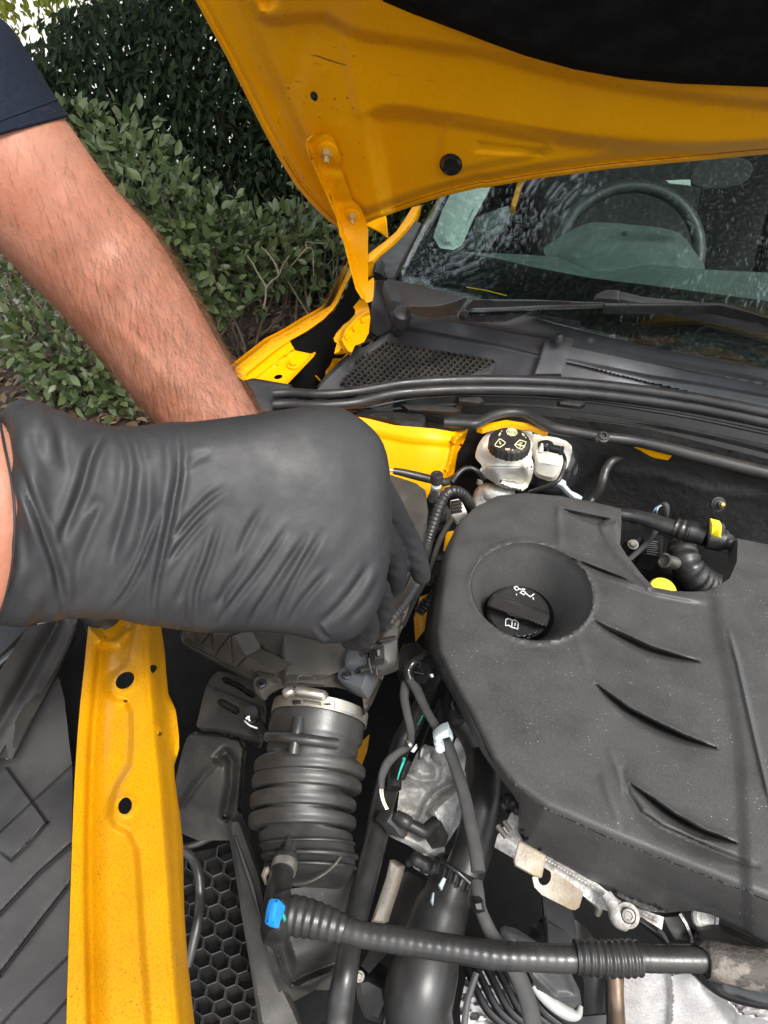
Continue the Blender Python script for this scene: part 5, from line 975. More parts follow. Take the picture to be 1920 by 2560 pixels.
P, R = pathz('H', [(790, 780, .906, 68), (850, 783, .906, 72), (940, 788, .906, 74), (1030, 786, .906, 74), (1080, 786, .906, 70)]); P, R = ribbed(P, R, .0050, .05); V_, F_ = g_tube(P, R, 24); obj('ribbed_sleeve', V_, F_, hose_m, bh, smooth=60)
hose('elbow', 'O', [(560, 350, .875, 62), (548, 385, .88, 62), (538, 430, .89, 62), (528, 480, .90, 66), (530, 540, .905, 78), (548, 590, .906, 88), (575, 600, .906, 90)], rubber, bh, seg=20)
block('coupling', 'O', [(462, 620), (475, 520), (500, 480), (540, 470), (560, 520), (580, 560), (580, 690), (545, 720), (500, 700), (478, 690)], hsurf('O', [(462, 620, .925), (560, 500, .925), (560, 700, .92)]), .04, rubber, bh, bev=.006)
block('clip', 'O', [(460, 630), (470, 560), (482, 520), (495, 510), (532, 514), (538, 524), (522, 600), (512, 645), (500, 650), (464, 640)], hsurf('O', [(460, 630, .930), (482, 520, .932), (532, 514, .934), (512, 645, .932)]), .014, blue, bh, bev=.003)
block('clip_window', 'O', [(500, 485), (585, 452), (595, 466), (545, 492), (535, 512), (498, 508)], hsurf('O', [(500, 485, .928), (595, 456, .925), (498, 508, .929)]), .006, gloss_b, bh, bev=.001)
block('green_mark', 'O', [(548, 600), (558, 585), (567, 600), (558, 616)], hsurf('O', [(548, 600, .9445), (558, 585, .9445), (567, 600, .9445)]), .006, teal, bh, bev=.0005)
P, R = pathz('O', [(585, 195, .885, 18), (582, 250, .885, 22)]); V_, F_ = g_tube(P, R, 10); obj('moulded_rib', V_, F_, rubber, ih)
P, R = pathz('O', [(588, 250, .872, 48), (578, 290, .872, 60), (568, 320, .874, 68), (562, 345, .875, 64)]); V_, F_ = g_tube(P, R, 20); obj('spigot', V_, F_, rubber, ih)
hose('spring_clamp', 'O', [(566, 325, .8765, 66), (562, 345, .877, 68), (555, 372, .878, 66)], steel, bh, seg=22, per=3)
block('clamp_ear', 'O', [(446, 390), (462, 350), (480, 345), (486, 372), (470, 400), (476, 440), (464, 440)], hsurf('O', [(446, 390, .885), (486, 360, .885), (470, 440, .88)]), .005, rusty, bh)
hose('end_boot', 'H', [(1370, 790, .905, 62), (1378, 790, .905, 78), (1430, 800, .905, 82), (1520, 820, .904, 84), (1659, 840, .90, 90), (1800, 850, .89, 95)], mat('worn_rubber', (.05, .044, .038), .7, var=(.15, .13, .11), vscale=70, vsharp=(.52, .6), bump=[(300, .6), (90, .5)]), bh, seg=22)
block('boot_plate', 'H', [(1330, 650), (1430, 620), (1640, 720), (1659, 745), (1400, 770), (1325, 700)], hsurf('H', [(1330, 650, .88), (1640, 720, .895), (1400, 770, .90)]), .02, plastic_d, bh, bev=.004)

# ================================================================== PIPES AND HOSES BELOW
tag(hose('coolant_pipe', 'O', [(1120, -160, .80, 60), (1090, -60, .80, 62), (1062, 60, .80, 62), (1040, 180, .80, 62), (1010, 300, .80, 62), (975, 440, .80, 62), (940, 580, .80, 62), (905, 740, .80, 62), (880, 900, .80, 64), (858, 1020, .79, 72), (845, 1120, .78, 72), (835, 1260, .77, 72)], hose_m, seg=22), 'long straight grey pipe running down between bellows hose and gearbox', 'pipe')
tag(hose('charge_pipe', 'P', [(720, 480, .86, 110), (760, 640, .86, 140), (900, 850, .84, 150), (960, 1000, .83, 155), (970, 1180, .83, 158), (955, 1400, .83, 160), (920, 1600, .82, 160), (870, 1800, .81, 160), (800, 1990, .80, 165)], rubber, seg=26), 'thick grey rubber pipe descending under the engine cover edge', 'hose')
th = thing('turbo_hose', 'wide grey turbo hose with ribbed collar at the bottom edge', 'hose', Hp(*px('O', [(1280, 900)])[0], .66))
hose('hose', 'O', [(1420, 430, .77, 120), (1400, 500, .765, 130), (1370, 580, .76, 145), (1340, 680, .755, 150), (1310, 780, .75, 165), (1285, 880, .745, 180), (1265, 980, .74, 182), (1255, 1080, .73, 176), (1270, 1200, .715, 172), (1300, 1320, .70, 170)], rubber, th, seg=30)
P, R = pathz('O', [(1455, 350, .775, 118), (1440, 390, .775, 132), (1425, 440, .772, 136)]); V_, F_ = g_tube(P, R, 30); obj('collar', V_, F_, plastic, th, smooth=50)
for k in range(6):
    t = k / 5; x = 1362 + t * 165; y = 318 + t * 118; block('collar_rib', 'O', [(x, y), (x + 12, y + 6), (x - 8, y + 70), (x - 22, y + 62)], hsurf('O', [(1362, 318, .835), (1527, 436, .835), (1350, 390, .828)]), .01, plastic, th, bev=.001)
hose('collar_wire', 'O', [(1350, 300, .835, 12), (1380, 320, .84, 14), (1450, 365, .842, 13), (1535, 440, .835, 12)], gloss_b, th, seg=10)
block('paint_mark', 'O', [(1362, 440), (1385, 400), (1402, 410), (1378, 470)], hsurf('O', [(1362, 440, .838), (1402, 410, .838), (1378, 470, .836)]), .003, clipm, th, bev=.0005)
block('paint_mark', 'O', [(1322, 520), (1332, 478), (1340, 482), (1334, 545)], hsurf('O', [(1322, 520, .83), (1340, 482, .83), (1334, 545, .829)]), .003, clipm, th, bev=.0005)
# ================================================================== GEARBOX AND BRACKETS
SGB = hsurf('P', [(300, 1000, .80), (560, 900, .81), (800, 700, .79), (330, 1500, .76), (700, 1400, .77), (620, 1850, .74)])
def gb_h(U, V):
    h = .004 * np.sin(U * .06) * np.sin(V * .05 + 1)
    for L_, A, w in (([(330, 1180), (430, 1240), (560, 1230), (580, 1120), (520, 1060)], .008, 12), ([(430, 1560), (500, 1400), (560, 1330), (740, 1240)], .012, 9), ([(300, 1300), (420, 1290), (480, 1330), (420, 1500)], -.006, 16), ([(620, 1000), (700, 1080), (760, 1220)], .006, 8)):
        d, s, t = pl_dist(U, V, px('P', L_)); h = h + A * np.exp(-(d / w) ** 2)
    return h
gb = tag(sheet('gearbox', 'P', [(370, 1080), (400, 1010), (470, 930), (560, 960), (680, 1000), (740, 860), (820, 700), (850, 770), (830, 900), (800, 1150), (860, 1300), (820, 1500), (740, 1620), (640, 1780), (520, 1620), (430, 1590), (300, 1560), (240, 1480), (260, 1330), (240, 1240), (320, 1180)], SGB, alu, None, h=gb_h, step=4, thick=.06, smooth=60), 'rough cast aluminium gearbox housing between the pipes', 'gearbox')
block('cast_web', 'P', [(520, 1500), (560, 1440), (750, 1280), (770, 1300), (740, 1440), (690, 1660), (640, 1700)], hsurf('P', [(520, 1500, .79), (750, 1280, .80), (660, 1690, .775)]), .03, alu, gb, bev=.004)
arm_ = tag(block('gearbox_bracket', 'P', [(200, 1660), (240, 1640), (330, 1650), (420, 1700), (520, 1680), (640, 1790), (630, 1880), (540, 1900), (400, 1800), (250, 1730)], hsurf('P', [(200, 1660, .80), (520, 1680, .785), (540, 1890, .77)]), .025, alu, None, bev=.005), 'flat cast aluminium arm below the black sensor plug', 'bracket')
block('rust_spot', 'P', [(305, 1690), (318, 1640), (332, 1642), (326, 1690)], hsurf('P', [(305, 1690, .806), (332, 1640, .806), (326, 1690, .805)]), .004, mat('rust', (.2, .06, .02), .8), arm_, bev=.0005)
ss = thing('speed_sensor', 'angled black sensor with grey plug and two white wires', 'sensor', Hp(*px('P', [(350, 1600)])[0], .80))
block('plug', 'P', [(132, 1575), (190, 1480), (240, 1500), (330, 1640), (300, 1720), (240, 1700), (200, 1640)], hsurf('P', [(132, 1575, .845), (240, 1500, .845), (290, 1715, .83)]), .025, plastic_g, ss, bev=.003)
hose('body', 'P', [(235, 1525, .845, 50), (300, 1565, .845, 58), (330, 1585, .842, 58), (335, 1590, .842, 48), (420, 1635, .838, 50), (470, 1655, .835, 54), (520, 1610, .832, 54), (560, 1580, .83, 56)], plastic, ss, seg=18, per=4)
block('flange', 'P', [(540, 1600), (600, 1560), (670, 1690), (640, 1780), (600, 1720)], hsurf('P', [(540, 1600, .835), (600, 1560, .83), (640, 1780, .82)]), .02, plastic, ss, bev=.003)
for k in (0, 1): hose('wire', 'P', [(150 + 16 * k, 1470 - 3 * k, .848, 7), (122 + 16 * k, 1410, .856, 7), (104 + 18 * k, 1340, .862, 7), (100 + 18 * k, 1270, .866, 7)], cream if k else white, ss, seg=8)
# taped wiring harness
wh = thing('wiring_harness', 'cloth taped wiring harness splitting in two beside the engine cover', 'wiring', Hp(*px('P', [(380, 500)])[0], .90))
hose('branch', 'P', [(340, 380, .915, 50), (315, 440, .912, 46), (300, 540, .91, 38), (325, 680, .905, 36), (352, 800, .90, 34), (355, 900, .896, 32), (330, 950, .89, 32), (240, 1010, .885, 34), (160, 1090, .88, 40), (115, 1200, .875, 34), (112, 1300, .87, 24)], tape, wh, seg=12, flat=.7)
hose('branch', 'P', [(350, 380, .92, 50), (400, 470, .92, 46), (440, 560, .92, 42), (500, 680, .92, 40), (570, 790, .92, 42), (640, 890, .92, 52), (700, 1050, .917, 54), (760, 1220, .915, 54), (810, 1400, .912, 56), (850, 1600, .91, 58), (890, 1800, .908, 60), (915, 1990, .905, 62)], tape, wh, seg=14, flat=.7)
hose('branch', 'H', [(345, 440, .908, 28), (352, 500, .908, 30), (362, 560, .905, 28), (385, 620, .90, 30), (420, 690, .895, 32), (470, 760, .885, 34), (530, 860, .87, 40), (570, 960, .86, 42), (600, 1082, .85, 44), (620, 1200, .84, 44)], tape, wh, seg=12, flat=.7)
hose('trunk', 'P', [(490, 180, .93, 34), (430, 220, .93, 34), (370, 260, .93, 36), (330, 320, .925, 44), (345, 390, .92, 50)], gloss_b, wh, seg=12)
for L_ in ([(400, 280), (440, 310), (470, 350)], [(420, 260), (470, 300), (480, 340)], [(380, 330), (440, 345), (500, 350)]): hose('wire', 'P', [(x, y, .935, 6) for x, y in L_], gloss_b, wh, seg=8)
block('tie_head', 'P', [(290, 285), (330, 260), (350, 280), (315, 320), (292, 320)], hsurf('P', [(290, 285, .945), (350, 280, .945), (315, 320, .94)]), .012, gloss_b, wh, bev=.002)
block('connector', 'P', [(455, 420), (480, 330), (515, 262), (535, 320), (545, 360), (500, 400), (480, 435)], hsurf('P', [(455, 420, .935), (515, 262, .945), (545, 360, .935)]), .02, gloss_b, wh, bev=.003)
block('connector_tip', 'P', [(512, 350), (540, 345), (546, 372), (530, 378)], hsurf('P', [(512, 350, .938), (540, 345, .938), (530, 378, .936)]), .004, white, wh, bev=.0005)
cl = block('cable_clip', 'P', [(566, 845), (620, 810), (668, 793), (690, 850), (708, 880), (704, 906), (690, 905), (680, 870), (620, 885), (600, 915), (625, 935), (640, 990), (600, 1000), (560, 960), (545, 920), (555, 905), (540, 875)], hsurf('P', [(566, 845, .94), (690, 850, .94), (600, 1000, .925)]), .014, clipm, wh, bev=.002)
lathe('clip_button', [(.0038, -.003), (.0042, 0), (.0033, .001), (.0015, .0012)], Hp(*px('P', [(595, 965)])[0], .928), (-.2, -.3, .9), clipm, wh, 22)
block('harness_tie', 'H', [(325, 530), (375, 522), (385, 575), (350, 585), (328, 570)], hsurf('H', [(325, 530, .925), (375, 522, .925), (350, 585, .92)]), .02, gloss_b, wh, bev=.003)
hose('tie_band', 'P', [(325, 935, .90, 42), (345, 925, .90, 42)], steel, wh, per=2, seg=14, flat=.75)
block('white_latch', 'P', [(350, 990), (395, 930), (402, 965), (375, 1000)], hsurf('P', [(350, 990, .89), (395, 930, .895), (375, 1000, .89)]), .006, white, wh, bev=.001)
block('white_latch', 'P', [(425, 1030), (440, 960), (460, 965), (440, 1035)], hsurf('P', [(425, 1030, .87), (440, 960, .875), (440, 1035, .87)]), .006, white, wh, bev=.001)
block('white_latch', 'P', [(470, 1030), (515, 1000), (508, 1060), (490, 1050)], hsurf('P', [(470, 1030, .85), (515, 1000, .85), (490, 1050, .85)]), .006, white, wh, bev=.001)
hose('teal_wire', 'P', [(455, 690, .88, 6), (412, 770, .88, 6)], teal, wh, seg=8, per=3); hose('teal_wire', 'P', [(300, 1050, .885, 14), (290, 1085, .88, 12), (262, 1160, .875, 8), (245, 1225, .87, 5)], teal, wh, seg=8)
block('black_plug', 'P', [(285, 1110), (330, 1040), (370, 1080), (340, 1150), (305, 1230), (255, 1225)], hsurf('P', [(285, 1110, .87), (370, 1080, .87), (280, 1225, .86)]), .02, gloss_b, wh, bev=.003)
# shift housing and black pipes above the gearbox
tag(hose('clutch_pipe', 'P', [(560, 350, .87, 62), (510, 480, .865, 66), (430, 640, .86, 72), (370, 760, .855, 80), (300, 880, .85, 84), (250, 1000, .84, 82), (225, 1080, .835, 70), (215, 1300, .83, 62)], plastic, seg=18), 'straight black pipe behind the taped wiring harness', 'pipe')
tag(hose('shift_cable', 'P', [(590, 560, .89, 8), (520, 740, .885, 8), (440, 950, .88, 9), (420, 1060, .875, 9)], gloss_b, seg=8), 'thin black rod between the two taped harness branches', 'cable')
tag(sheet('bell_housing', 'P', [(620, 470), (700, 450), (760, 560), (830, 660), (820, 720), (740, 880), (640, 900), (560, 700), (600, 560)], hsurf('P', [(620, 470, .85), (830, 660, .84), (640, 900, .83)]), plastic_d, None, h=lambda U, V: .01 * np.sin(U * .05), step=7, thick=.05), 'dark plastic duct under the left edge of the engine cover', 'duct')
sk = thing('lifting_eye', 'black ring with oval hole below the engine cover edge', 'bracket', Hp(*px('P', [(740, 600)])[0], .84))
P, R = pathz('P', [(715, 480, .885, 14), (695, 560, .885, 14), (705, 630, .88, 14), (745, 650, .878, 15), (775, 620, .88, 14)]); V_, F_ = g_tube(P, R, 12); obj('ring', V_, F_, gloss_b, sk); lathe('cap', [(.010, -.01), (.011, 0), (.008, .004), (.002, .005)], Hp(*px('P', [(745, 672)])[0], .875), (0, -.3, .9), plastic, sk, 20)
block('upper_block', 'I', [(480, 1870), (620, 1850), (700, 1930), (760, 2010), (640, 2100), (500, 2212), (430, 2150), (440, 1980)], hsurf('I', [(480, 1870, .87), (760, 2010, .87), (430, 2150, .86)]), .05, plastic_d, sk, bev=.006)
# engine front: rail, lifting bracket, bolts
rl = thing('cylinder_head_rail', 'bright metal edge of the cylinder head below the engine cover', 'engine part', Hp(*px('H', [(800, 450)])[0], .86))
sheet('casting', 'H', [(425, 285), (440, 230), (470, 190), (500, 130), (540, 80), (545, 210), (600, 280), (700, 345), (830, 405), (930, 480), (1000, 530), (1100, 570), (1190, 600), (1180, 660), (1215, 720), (1190, 690), (1060, 615), (1010, 600), (900, 560), (820, 500), (700, 410), (640, 370), (560, 350), (520, 340)], hsurf('H', [(425, 285, .87), (545, 210, .88), (930, 480, .885), (1190, 640, .875), (700, 400, .88)]), alu, rl, h=lambda U, V: .005 * np.exp(-(pl_dist(U, V, px('H', [(500, 240), (640, 330), (830, 440), (930, 510), (1150, 610)]))[0] / 5) ** 2), step=5, thick=.03)
for L_ in ([(440, 190, .895, 14), (480, 240, .895, 14)], [(470, 170, .895, 12), (500, 215, .895, 12)]): hose('bright_pipe', 'H', L_, steel, rl, per=3, seg=10)
P, R = pathz('H', [(470, 95, .875, 36), (505, 80, .88, 38), (530, 120, .88, 34), (522, 155, .875, 30)]); P, R = ribbed(P, R, .006, .05); V_, F_ = g_tube(P, R, 16); obj('plug', V_, F_, plastic, rl, smooth=60)
lb = thing('lifting_bracket', 'weathered steel lifting bracket with a dark round hole', 'bracket', Hp(*px('H', [(700, 480)])[0], .86))
block('tab', 'H', [(512, 345), (532, 262), (545, 256), (657, 320), (658, 330), (640, 420), (632, 424), (600, 414), (518, 368)], hsurf('H', [(512, 345, .908), (545, 256, .912), (657, 325, .912), (636, 424, .904)]), .005, rusty, lb, bev=.001)
g_sheet(px('H', [(596, 420), (610, 412), (640, 424), (650, 385), (668, 378), (690, 392), (828, 488), (808, 556), (790, 568), (770, 566), (640, 500), (606, 465)]), hsurf('H', [(596, 420, .895), (690, 392, .898), (828, 488, .898), (790, 568, .888)]), None, .005, 6, [px('H', ell(652, 418, 29, 40, 10, 26))]).obj('eye_plate', rusty, lb)
bb = Hp(*px('H', [(1024, 592)])[0], .897); lathe('flange_bolt', [(.008, -.003), (.0092, 0), (.0088, .0012), (.0064, .0014), (.0062, .0005), (.0056, .0006), (.0055, .0045), (.0046, .0056), (.0030, .0058), (.0026, .0048), (.0008, .0048)], bb, (-.12, -.45, .88), steel_d, rl, 36)
P, R = pathz('H', [(930, 500, .895, 26), (960, 545, .895, 30), (990, 600, .893, 46), (1030, 640, .89, 30)]); V_, F_ = g_tube(P, R, 16); obj('boss', V_, F_, alu, rl, smooth=60)
block('dark_bracket', 'H', [(1060, 612), (1090, 600), (1190, 665), (1222, 725), (1200, 735), (1150, 690)], hsurf('H', [(1060, 612, .88), (1190, 665, .88), (1200, 735, .875)]), .02, gloss_b, rl, bev=.003)
block('dark_bracket', 'H', [(1170, 590), (1270, 575), (1300, 620), (1330, 660), (1320, 720), (1230, 720), (1190, 660)], hsurf('H', [(1170, 590, .87), (1330, 660, .87), (1230, 720, .865)]), .03, plastic, rl, bev=.004)
strokes('bright_edge', 'H', [[(1262, 585), (1290, 630), (1315, 690), (1318, 715)]], hsurf('H', [(1170, 590, .8706), (1330, 660, .8706), (1230, 720, .8656)]), 12, alu, rl, h=.001)
p = Hp(*px('H', [(1375, 600)])[0], .875); lathe('core_plug', [(.009, -.005), (.0105, 0), (.0096, .002), (.0078, .0025), (.0068, .001), (.001, .001)], p, (-.1, -.55, .8), alu, rl, 26)
P, R = pathz('H', [(850, 505, .875, 20), (895, 545, .872, 22), (890, 590, .865, 14)]); V_, F_ = g_tube(P, R, 12); obj('stay', V_, F_, steel, rl)
# pump housing: round grey cover with pale rim, upright vane box behind
pm = thing('pump_cover', 'round grey pump cover with a pale rim at the bottom', 'pump', Hp(*px('H', [(700, 900)])[0], .66))
SPC = hsurf('H', [(460, 640, .79), (620, 720, .795), (815, 940, .76), (600, 900, .77)])
sheet('disc', 'H', [(455, 680), (452, 650), (470, 638), (520, 650), (600, 700), (700, 770), (770, 850), (810, 930), (818, 990), (800, 1030), (770, 1020), (700, 985), (620, 930), (590, 870), (560, 800), (500, 740)], SPC, plastic_g, pm, h=lambda U, V: .003 * np.exp(-(sdist(U, V, px('H', [(470, 660), (600, 720), (760, 850), (800, 960), (700, 960), (600, 860)])) / 10) ** 2), step=6, thick=.012)
hose('rim', 'H', [(600, 905, .765, 14), (640, 950, .760, 24), (700, 1000, .755, 28), (760, 1035, .75, 28), (800, 1040, .75, 20), (816, 1000, .752, 10)], mat('pale_rim', (.34, .34, .33), .5, var=(.28, .28, .27), vscale=50), pm, seg=12)
block('vane_box', 'H', [(652, 595), (665, 600), (780, 660), (800, 690), (800, 720), (655, 730)], hsurf('H', [(652, 595, .83), (780, 660, .82), (655, 730, .80)]), .04, plastic_g, pm, bev=.004)
sheet('vane_shell', 'H', [(745, 602), (790, 612), (840, 650), (875, 700), (900, 780), (925, 900), (925, 1030), (830, 1040), (830, 900), (800, 760), (790, 690)], hsurf('H', [(745, 602, .81), (875, 700, .80), (925, 1030, .74), (830, 900, .77)]), plastic_g, pm, h=lambda U, V: .006 * np.sin(U * .06), step=8, thick=.02)
sheet('inner_disc', 'H', [(575, 690), (590, 640), (640, 605), (655, 660), (640, 720)], hsurf('H', [(575, 690, .78), (640, 605, .79), (640, 720, .77)]), gloss_b, pm, step=10, thick=.02)
sheet('lower_body', 'H', [(560, 900), (620, 960), (720, 1010), (820, 1050), (930, 1040), (930, 1300), (560, 1300)], hsurf('H', [(560, 900, .73), (930, 1040, .73), (560, 1300, .68)]), plastic_g, pm, step=14, thick=.03)
cpip = tag(hose('copper_pipe', 'H', [(965, 800, .80, 34), (970, 900, .79, 36), (975, 1000, .78, 36), (980, 1120, .76, 38), (985, 1250, .75, 38)], mat('brown_metal', (.20, .14, .10), .35, .7, var=(.12, .08, .06), vscale=60), seg=16), 'brownish metal tube beside the bright heat shield', 'pipe')
# bright heat shield
hs_o = [(1010, 850), (1060, 800), (1180, 750), (1240, 860), (1330, 850), (1430, 930), (1560, 960), (1659, 990), (1900, 1020), (1900, 1350), (1000, 1350), (1010, 1082)]
def hs_h(U, V):
    h = 0 * U
    for L_, A, w in (([(1225, 860), (1235, 960), (1225, 1120)], .007, 8), ([(1400, 900), (1470, 975), (1530, 1040), (1659, 1060)], .014, 15), ([(1330, 860), (1440, 970), (1470, 1082)], -.006, 20), ([(1100, 860), (1100, 1082)], .002, 30)):
        d, s, t = pl_dist(U, V, px('H', L_)); h = h + A * np.exp(-(d / w) ** 2)
    return h
tag(sheet('heat_shield', 'H', hs_o, hsurf('H', [(1010, 850, .79), (1659, 990, .79), (1010, 1082, .74), (1659, 1200, .73)]), alu_b, None, h=hs_h, step=6, thick=.004, smooth=60), 'bright dented aluminium heat shield in the lower right corner', 'heat shield')
tag(hose('dark_hose', 'H', [(1330, 820, .86, 40), (1400, 880, .84, 44), (1480, 930, .83, 42), (1580, 960, .82, 40), (1720, 980, .81, 40)], gloss_b, seg=16), 'dark hose lying over the heat shield', 'hose')
# alternator: curved black vanes over a bright stator
al = thing('alternator', 'alternator with curved black ribs over bright windings at the bottom', 'alternator', Hp(*px('H', [(430, 1000)])[0], .62))
sheet('stator', 'H', [(300, 860), (420, 830), (540, 940), (620, 1060), (640, 1250), (280, 1250), (270, 1000)], hsurf('H', [(300, 860, .70), (540, 940, .70), (400, 1250, .66)]), alu_b, al, h=lambda U, V: .012 * np.sign(np.sin(U * .13 + V * .05)) * (np.sin(V * .16 - U * .05) > .3), step=6, thick=.02)
for k in range(6):
    o = k * 46; hose('rib', 'H', [(330 - 30 + o * .9, 850 - 20 + k * -6, .735, 15), (345 + o, 930 - k * 4, .738, 16), (395 + o * 1.05, 1020, .735, 17), (470 + o * 1.1, 1090, .728, 18), (560 + o * 1.1, 1150, .715, 18)], gloss_b, al, seg=10, flat=1.6)
hose('rim', 'H', [(290, 1090, .74, 16), (300, 1000, .745, 16), (318, 930, .75, 16), (345, 850, .755, 14)], plastic_g, al, seg=10, flat=.5)

# ================================================================== LEFT SIDE: DUCTS, RESONATOR, GRILLE
rs = thing('resonator_box', 'dusty black plastic resonator box between yellow beam and bellows', 'air duct', Hp(*px('N', [(260, 900)])[0], .60))
SRA = hsurf('N', [(300, 340, .86), (540, 540, .855), (160, 660, .82), (520, 700, .83)])
def ra_h(U, V):
    h = 0 * U
    for L_, w in (([(335, 375), (420, 415), (500, 470)], 5), ([(318, 512), (402, 560)], 7)):
        d, s, t = pl_dist(U, V, px('N', L_)); h = h - .010 * sstep((w * 1.3 - d) / 3)
    d, s, t = pl_dist(U, V, px('N', [(230, 420), (380, 480), (560, 560)])); h = h + .004 * np.exp(-(d / 5) ** 2)
    d, s, t = pl_dist(U, V, px('N', [(165, 680), (300, 690), (460, 730), (530, 760)])); return h - .008 * np.exp(-(d / 5) ** 2)
sheet('upper_shell', 'N', [(232, 400), (280, 335), (310, 325), (380, 345), (480, 380), (530, 410), (580, 500), (580, 620), (560, 780), (520, 780), (440, 725), (330, 690), (160, 680), (190, 560), (210, 470)], SRA, plastic_d, rs, h=ra_h, step=4, thick=.03, rnd=1)
SRB = hsurf('N', [(140, 690, .80), (450, 740, .81), (70, 1130, .75), (430, 1150, .76), (300, 900, .80)])
def rb_h(U, V):
    d, s, t = pl_dist(U, V, px('N', [(300, 850), (345, 810), (380, 860), (375, 1000), (340, 1180)])); h = -.012 * np.exp(-(d / 12) ** 2)
    d, s, t = pl_dist(U, V, px('N', [(300, 850), (200, 960), (90, 1110)])); h = h + .007 * np.exp(-(d / 8) ** 2)
    d, s, t = pl_dist(U, V, px('N', [(130, 690), (300, 690), (430, 725), (462, 780), (450, 900), (430, 1150)])); return h - .012 * sstep(1 - d / 9)
sheet('lower_shell', 'N', [(60, 900), (100, 740), (140, 688), (220, 676), (330, 690), (430, 720), (466, 770), (458, 900), (440, 1050), (430, 1180), (500, 1300), (470, 1330), (80, 1330), (72, 1160), (40, 1000)], SRB, plastic_d, rs, h=rb_h, step=4.5, thick=.05, rnd=1)
lathe('drain_cap', [(.0062, -.009), (.0065, -.006), (.0074, -.005), (.0077, .003), (.0068, .005), (.003, .0053)], Hp(*px('N', [(497, 580)])[0], .90), (-.1, -.35, .9), gloss_b, rs, 48, gear=(22, .0002, 2, 3))
hose('white_ring', 'N', [(455, 622, .888, 5), (485, 648, .888, 5), (530, 666, .888, 5)], white, rs, seg=8); strokes('paint_dab', 'N', [[(462, 610), (474, 596), (480, 592), (478, 612), (486, 622)]], hz(.913), 9, white, rs, h=.001)
hose('drain_tube', 'N', [(500, 600, .885, 38), (530, 650, .87, 40), (560, 690, .86, 40)], plastic_d, rs, seg=14)
hose('rim', 'O', [(40, 246, .72, 16), (110, 226, .72, 18), (190, 190, .72, 18), (280, 150, .72, 16)], plastic_d, rs, seg=10)
# hexagon duct grille
hg = thing('air_duct_grille', 'black plastic grille of large hexagon cells below the yellow beam', 'grille', Hp(*px('O', [(200, 700)])[0], .60))
SHX = hsurf('O', [(50, 250, .66), (300, 250, .66), (80, 1161, .65), (430, 1161, .65)])
hexP = px('O', [(-30, 380), (60, 300), (200, 260), (290, 240), (330, 560), (390, 900), (450, 1161), (470, 1400), (-10, 1400), (-10, 900)])
g = Geo(); R_ = 72 / 2.0738; rot = math.radians(8)
for i in range(-8, 12):
    for j in range(-4, 24):
        c0 = np.array([(i + .5 * (j % 2)) * R_ * 1.38, j * R_ * 1.12]); c0 = np.array([c0[0] * math.cos(rot) - c0[1] * math.sin(rot), c0[0] * math.sin(rot) + c0[1] * math.cos(rot) * 1.0]) + np.array(px('O', [(160, 260)])[0])
        if not in_poly(np.array([c0[0]]), np.array([c0[1]]), hexP)[0]: continue
        q = [math.pi / 6 + k * math.pi / 3 + rot for k in range(6)]; O = np.array([c0 + np.array([math.cos(a) * R_ * .80, math.sin(a) * R_ * .76]) for a in q]); I = c0 + (O - c0) * .85
        a, n_ = lift(SHX, O[:, 0], O[:, 1], np.zeros(6)); b, _ = lift(SHX, I[:, 0], I[:, 1], np.full(6, .001)); b2 = b - n_ * .022
        g.add(np.r_[a, b, b2], [(k, (k + 1) % 6, 6 + (k + 1) % 6, 6 + k) for k in range(6)] + [(6 + k, 6 + (k + 1) % 6, 12 + (k + 1) % 6, 12 + k) for k in range(6)])
g.obj('hexagon_lattice', plastic, hg, smooth=20)
sheet('backing', 'O', [(-60, 300), (300, 230), (480, 1161), (520, 1450), (-60, 1450)], hsurf('O', [(50, 250, .62), (300, 250, .62), (80, 1161, .61)]), mat('grille_backing_dark', (.015, .015, .015), .5, var=(.04, .04, .04), vscale=260, vsharp=(.6, .7)), hg, step=30, thick=.01)  # near-black backing with paler flecks behind the cells
tag(hose('washer_hose', 'O', [(40, 262, .72, 24), (90, 310, .715, 27), (118, 390, .71, 27), (125, 500, .70, 27), (115, 620, .70, 27), (85, 760, .69, 26), (60, 860, .68, 24)], rubber, seg=14), 'thin black hose hanging in front of the hexagon grille', 'hose')
fs = thing('fan_shroud', 'black plastic fan shroud flaring below the bellows hose', 'fan shroud', Hp(*px('O', [(600, 850)])[0], .62))
SFS = hsurf('O', [(480, 480, .80), (900, 460, .78), (600, 1000, .72), (760, 950, .72), (560, 760, .78)])
def fs_h(U, V):
    d, s, t = pl_dist(U, V, px('O', [(500, 740), (525, 780), (560, 900), (600, 960), (700, 970), (800, 890)])); h = -.010 * np.where(s > 0, sstep(d / 10), 0)
    d, s, t = pl_dist(U, V, px('O', [(540, 720), (580, 850), (610, 930), (660, 900), (760, 860), (850, 830)])); h = h - .012 * sstep(1 - d / 26)
    d, s, t = pl_dist(U, V, px('O', [(620, 840), (720, 790), (800, 760)])); return h + .005 * np.exp(-(d / 30) ** 2)
sheet('shroud', 'O', [(440, 640), (480, 480), (600, 460), (760, 440), (900, 340), (990, 300), (1000, 420), (960, 640), (900, 800), (850, 900), (800, 985), (720, 985), (620, 1040), (575, 1052), (545, 1030), (500, 900), (470, 760)], SFS, plastic_d, fs, h=fs_h, step=4.5, thick=.01)
sheet('rim', 'O', [(575, 1052), (620, 1040), (720, 985), (800, 985), (850, 900), (870, 1000), (800, 1120), (700, 1200), (640, 1161), (600, 1100)], hsurf('O', [(575, 1052, .69), (850, 900, .69), (700, 1200, .66)]), darkm, fs, step=10, thick=.02)
